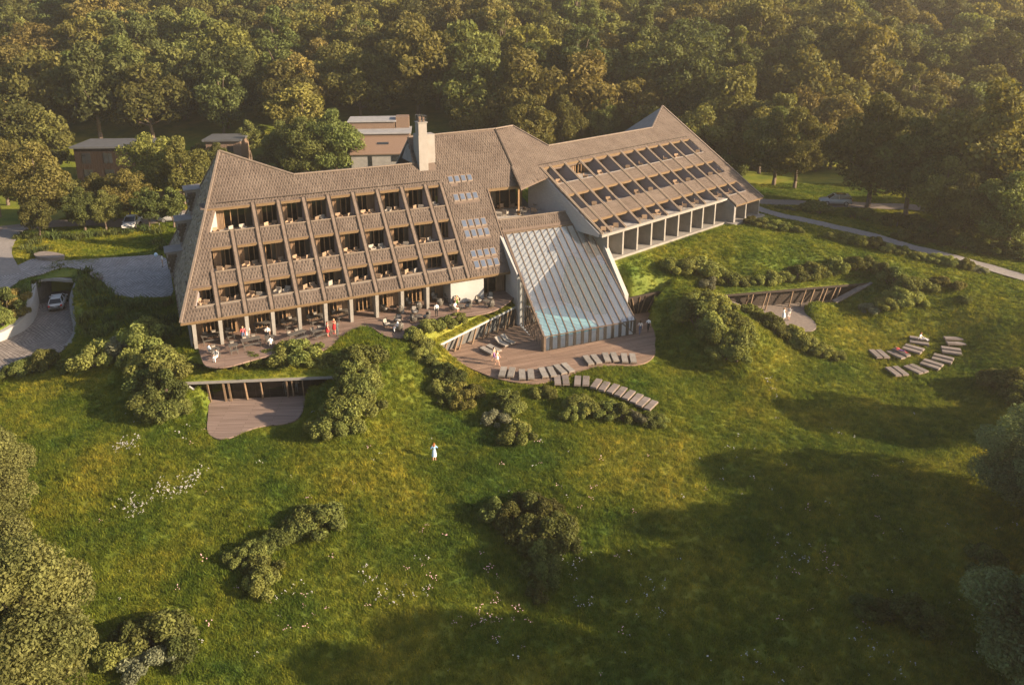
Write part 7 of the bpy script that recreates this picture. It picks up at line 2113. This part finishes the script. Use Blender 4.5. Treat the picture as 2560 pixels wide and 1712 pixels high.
def seg_dist(P, a, b):
    a, b = np.array(a), np.array(b); ab = b - a; t = np.clip(((P - a) @ ab) / (ab @ ab), 0, 1)
    return np.linalg.norm(P - a - t[:, None] * ab, axis=1)
REG = {('pelvis', 'waist'): 'hip', ('waist', 'chest'): 'top', ('chest', 'neck'): 'top', ('neck', 'head'): 'skin', ('head', 'crown'): 'skin'}
def region(e):
    if e in REG: return REG[e]
    a, b = e
    if a == 'chest' or a[:2] == 'sh': return 'sleeve'
    if a[:2] == 'el': return 'fore'
    if a[:2] == 'wr': return 'skin'
    if a == 'pelvis': return 'hip'
    if a[:2] == 'hi': return 'thigh'
    if a[:2] == 'kn': return 'calf'
    return 'shoe'
def person(nm, loc, rotz, label, group, hair, scale=1.0, skirt=None, **cl):
    """cl: colours of top, hip, sleeve, fore, thigh, calf, shoe"""
    V, Fc = BODY[nm]; J = POSES[nm]
    col = dict(skin='skin', top='white', hip='jeans', sleeve='white', fore='skin', thigh='jeans', calf='jeans', shoe='black'); col.update(cl)
    cen = np.array([V[list(f)].mean(0) for f in Fc])
    D = np.stack([seg_dist(cen, J[a], J[b]) / RAD.get(a, RAD.get(a[:-1], .06)) for a, b in EDG], 1)
    reg = [region(EDG[i]) for i in D.argmin(1)]
    names = sorted(set(col.values())); mats = ['cloth_' + n for n in names]
    mb = MB()
    mb.add(V, Fc); mb.mi = [names.index(col[r]) for r in reg]
    # hands with fingers and thumb, and a nose
    mb.cur = names.index('skin')
    for s in 'LR':
        h, w_ = np.array(J['ha' + s]), np.array(J['wr' + s]); d = h - w_; d /= np.linalg.norm(d)
        sd = np.cross(d, (0, 1, 0.2)); sd /= np.linalg.norm(sd)
        for k, ln in zip((-1.5, -.5, .5, 1.5), (.065, .078, .074, .056)):
            p = h + sd * .016 * k; q = p + d * ln * .55 + np.array([0, -.008, 0]); e = q + d * ln * .45 + np.array([0, -.022, 0])
            mb.tube(p, q, .0095, .009, 5); mb.tube(q, e, .009, .006, 5)
        p = w_ + d * .035 + sd * (.028 if s == 'L' else -.028); mb.tube(p, p + d * .045 + sd * (.025 if s == 'L' else -.025), .011, .008, 5)
    hd = np.array(J['head']); up_ = np.array(J['crown']) - hd; up_ /= np.linalg.norm(up_); fw = np.array([0, -1, 0.0]); fw = fw - up_ * (fw @ up_)
    fw = fw / np.linalg.norm(fw) if np.linalg.norm(fw) > .1 else np.array([0, 0, 1.0])
    mb.tube(hd + fw * .085, hd + fw * .12 - up_ * .02, .012, .016, 5)
    o = Thing('person', label, 'person', loc, rotz, group, scale)
    link('body', mb.mesh('body', mats, smooth=True), o.o)
    # hair as a cap round the back and top of the head
    hb = MB(); c = hd + up_ * .035 - fw * .012; rr = .122; n = 10; sdv = np.cross(up_, fw); vs, fs = [], []
    rings = 5
    for i in range(rings + 1):
        ph = math.radians(8 + 92 * i / rings)
        for k in range(n):
            th = 2 * math.pi * k / n; front = math.cos(th)
            ph2 = ph * (.62 if front > .4 else 1.0)
            vs.append(c + rr * (up_ * math.cos(ph2) + (fw * math.cos(th) * .95 + sdv * math.sin(th) * .86) * math.sin(ph2)))
    for i in range(rings):
        fs += [(i * n + k, i * n + (k + 1) % n, (i + 1) * n + (k + 1) % n, (i + 1) * n + k) for k in range(n)]
    fs.append(tuple(range(n))); hb.add(vs, fs)
    if hair[1]:
        hb.tube(hd - fw * .07 + up_ * .02, hd - fw * .09 - up_ * .26, .085, .045, 8)
    link('hair', hb.mesh('hair', 'cloth_' + hair[0], smooth=True), o.o)
    # dress skirt
    if skirt:
        sk = MB(); p = np.array(J['pelvis']); sk.lathe([(.13, .16), (.16, .02), (.19, -.20), (.21, -skirt)], 14, tuple(p + [0, 0, 0])); link('skirt', sk.mesh('skirt', 'cloth_' + col['hip'], smooth=True), o.o)
    return o
DARK, BROWN, BLOND, RED = ('hair_dark', 0), ('hair_brown', 1), ('hair_blond', 1), ('hair_red', 1)
def tp(x, y_): return ter(C2(x, y_))
def tp4(x, y_): return ter(C4(x, y_))
G1 = 'guests on the dining terrace'
person('walk', tp(965, 1170), math.radians(20), 'person in a coral red top and jeans walking past the third column', G1, ('hair_blond', 0), top='pinkred', sleeve='pinkred', fore='pinkred')
person('walk', tp(1015, 1150), math.radians(25), 'person all in white walking past the third column', G1, BROWN, hip='white', thigh='white', calf='white')
person('sit', tp(575, 1330) + [0, 0, -.06], math.radians(150), 'person in a white shirt seated at the near left corner table', G1, ('hair_brown', 0), top='white', hip='grey', thigh='grey', calf='grey', fore='white')
person('sit', tp(660, 1385) + [0, 0, -.06], math.radians(-20), 'person in grey seated across the near left corner table', G1, ('hair_dark', 0), top='grey', sleeve='grey', fore='grey', hip='white', thigh='white', calf='white')
person('talk', tp(1250, 1165), math.radians(10), 'waiter in a white shirt standing at a small table', G1, ('hair_brown', 0), hip='black', thigh='black', calf='black')
person('sit', tp(1278, 1240) + [0, 0, -.06], math.radians(-160), 'person in white seated in front of the waiter', G1, ('hair_dark', 0), fore='white', hip='offwhite', thigh='offwhite', calf='offwhite')
person('stand', tp(1935, 1112), math.radians(120), 'left woman in a red dress standing at the terrace edge', G1, ('hair_brown', 0), top='red', hip='red', sleeve='skin', thigh='red', calf='skin', shoe='red', skirt=.38)
person('arms', tp(2012, 1080), math.radians(-20), 'right woman in a red dress with folded arms at the terrace edge', G1, BLOND, top='red', hip='red', sleeve='skin', thigh='red', calf='skin', shoe='red', skirt=.38)
person('stand', tp(2050, 1108), math.radians(-110), 'man in a dark suit talking with the women in red', G1, DARK, top='suit', hip='suit', sleeve='suit', fore='suit', thigh='suit', calf='suit')
G2 = 'guests on the lounge terrace'
person('stand', tp4(1115, 1075), math.radians(200), 'man in a white shirt and black trousers standing among the lounge chairs', G2, ('hair_brown', 0), fore='white', hip='black', thigh='black', calf='black')
person('sit', tp4(1345, 940) + [0, 0, -.02], math.radians(15), 'person in a green dress seated in front of the white wall', G2, ('hair_blond', 0), top='green', sleeve='skin', hip='green', thigh='green', calf='skin', skirt=.1)
person('sit', tp4(1328, 1012) + [0, 0, -.02], math.radians(60), 'person in white seated left of the person in green', G2, BROWN, hip='offwhite', thigh='offwhite', calf='skin')
person('sit', tp4(665, 1235) + [0, 0, -.02], math.radians(-60), 'person in bright white seated on the rounded terrace nose', G2, ('hair_dark', 0), fore='white', hip='white', thigh='white', calf='white')
def dp(x, y_): return at(*C8(x, y_), Z_DECK) + np.array([0, 0, .01])
G3 = 'people on the lower deck'
person('walk', dp(765, 600), math.radians(75), 'man in purple swimming trunks walking on the lower deck', G3, DARK, top='skin', sleeve='skin', hip='purple', thigh='purple', calf='skin', shoe='skin')
person('walk', dp(792, 630), math.radians(70), 'woman in a pale bikini walking on the lower deck', G3, BLOND, top='offwhite', sleeve='skin', hip='offwhite', thigh='skin', calf='skin', shoe='skin', skirt=.16)
person('walk', at(*C5(1845, 1365), Z_DECK) + [0, 0, .01], math.radians(175), 'woman in a pale top and blue jeans walking away beside the glass hall', G3, BROWN, top='offwhite', sleeve='offwhite', hip='jeans')
person('walk', at(*C5(1938, 1335), Z_DECK) + [0, 0, .01], math.radians(185), 'man in a white shirt and black trousers walking away beside the glass hall', G3, ('hair_brown', 0), hip='black', thigh='black', calf='black')
G4 = 'couple on the gravel patio'
person('arms', at(*CR(1472, 588), Z_B2) + [0, 0, .01], math.radians(60), 'left person of the couple in white on the gravel patio', G4, BLOND, hip='white', thigh='white', calf='offwhite', skirt=.4)
person('talk', at(*CR(1520, 578), Z_B2) + [0, 0, .01], math.radians(-60), 'right person of the couple, in shorts, on the gravel patio', G4, ('hair_brown', 0), top='grey', sleeve='grey', hip='white', thigh='white', calf='skin')
G5 = 'people in the sunken lounge'
bq = B1L + b1d * b1L * .64 + b1n * .85
person('walk', up3(bq, Z_B1 + .01), math.radians(30), 'left person in grey standing inside the sunken lounge', G5, DARK, top='grey', sleeve='grey', fore='grey', hip='grey', thigh='grey', calf='grey')
bq = B1L + b1d * b1L * .71 + b1n * .95
person('arms', up3(bq, Z_B1 + .01), math.radians(-10), 'right person in brown standing inside the sunken lounge', G5, BROWN, top='tan', sleeve='tan', fore='tan', hip='grey', thigh='grey', calf='grey')
lw = ground(1086, 1153)
person('arms', lw + [0, 0, .02], math.radians(-165), 'woman in a pale blue dress standing alone on the meadow', None, RED, top='paleblue', sleeve='blue', fore='blue', hip='paleblue', thigh='paleblue', calf='skin', shoe='white', skirt=.42, scale=1.05)
q = ground(*CL(1120, 290))
person('sitlow', q + [0, 0, .44], math.radians(60), 'red-haired person in white sitting on a lounger of the inner arc', None, RED, fore='white', hip='offwhite', thigh='white', calf='white')
q = ground(*CL(940, 400))
person('lie', q + [0, 0, .44], math.radians(28), 'person in pink lying on a lounger of the inner arc', None, ('hair_blond', 0), top='pinkred', sleeve='pinkred', hip='purple', thigh='purple', calf='pinkred')
q = at(*C7(1162, 762), Z_COURT) + np.array([0, 0, .01])
person('stand', q, math.radians(-60), 'person in a white top standing on the cobbled court', None, ('hair_dark', 0), hip='tan', thigh='tan', calf='tan')
q2 = at(*C7(1122, 760), Z_COURT)
bl = Thing('balloon', 'pale blue balloon on a stick on the cobbled court', 'balloon', tuple(q2))
mb = MB(); mb.lathe([(0, 1.35), (.12, 1.42), (.22, 1.62), (.20, 1.82), (.10, 1.94), (0, 1.97)], 14, q2); mb.build('balloon_skin', 'cloth_paleblue', bl, smooth=True)
mb = MB(); mb.tube(q2, q2 + [0, 0, 1.38], .012, .012, 5); mb.build('stick', 'white_metal', bl)

# ------------------------------------------------------------------ evening haze over the whole place
hz = bpy.data.materials.new('haze'); hz.use_nodes = True
hn = hz.node_tree; hn.nodes.clear()
ho = hn.nodes.new('ShaderNodeOutputMaterial'); hv = hn.nodes.new('ShaderNodeVolumePrincipled')
hv.inputs['Color'].default_value = (1.0, 0.90, 0.76, 1); hv.inputs['Density'].default_value = 0.00032; hv.inputs['Anisotropy'].default_value = 0.38
hn.links.new(hv.outputs[0], ho.inputs['Volume'])
MATS['haze'] = hz
mb = MB()
x0, x1, y0_, y1_, z0_, z1_ = -420, 420, -60, 420, -30, 96
mb.hexa([(x0, y0_, z0_), (x1, y0_, z0_), (x1, y1_, z0_), (x0, y1_, z0_)], [(x0, y0_, z1_), (x1, y0_, z1_), (x1, y1_, z1_), (x0, y1_, z1_)])
tag(mb.build('haze', 'haze'), kind='stuff')
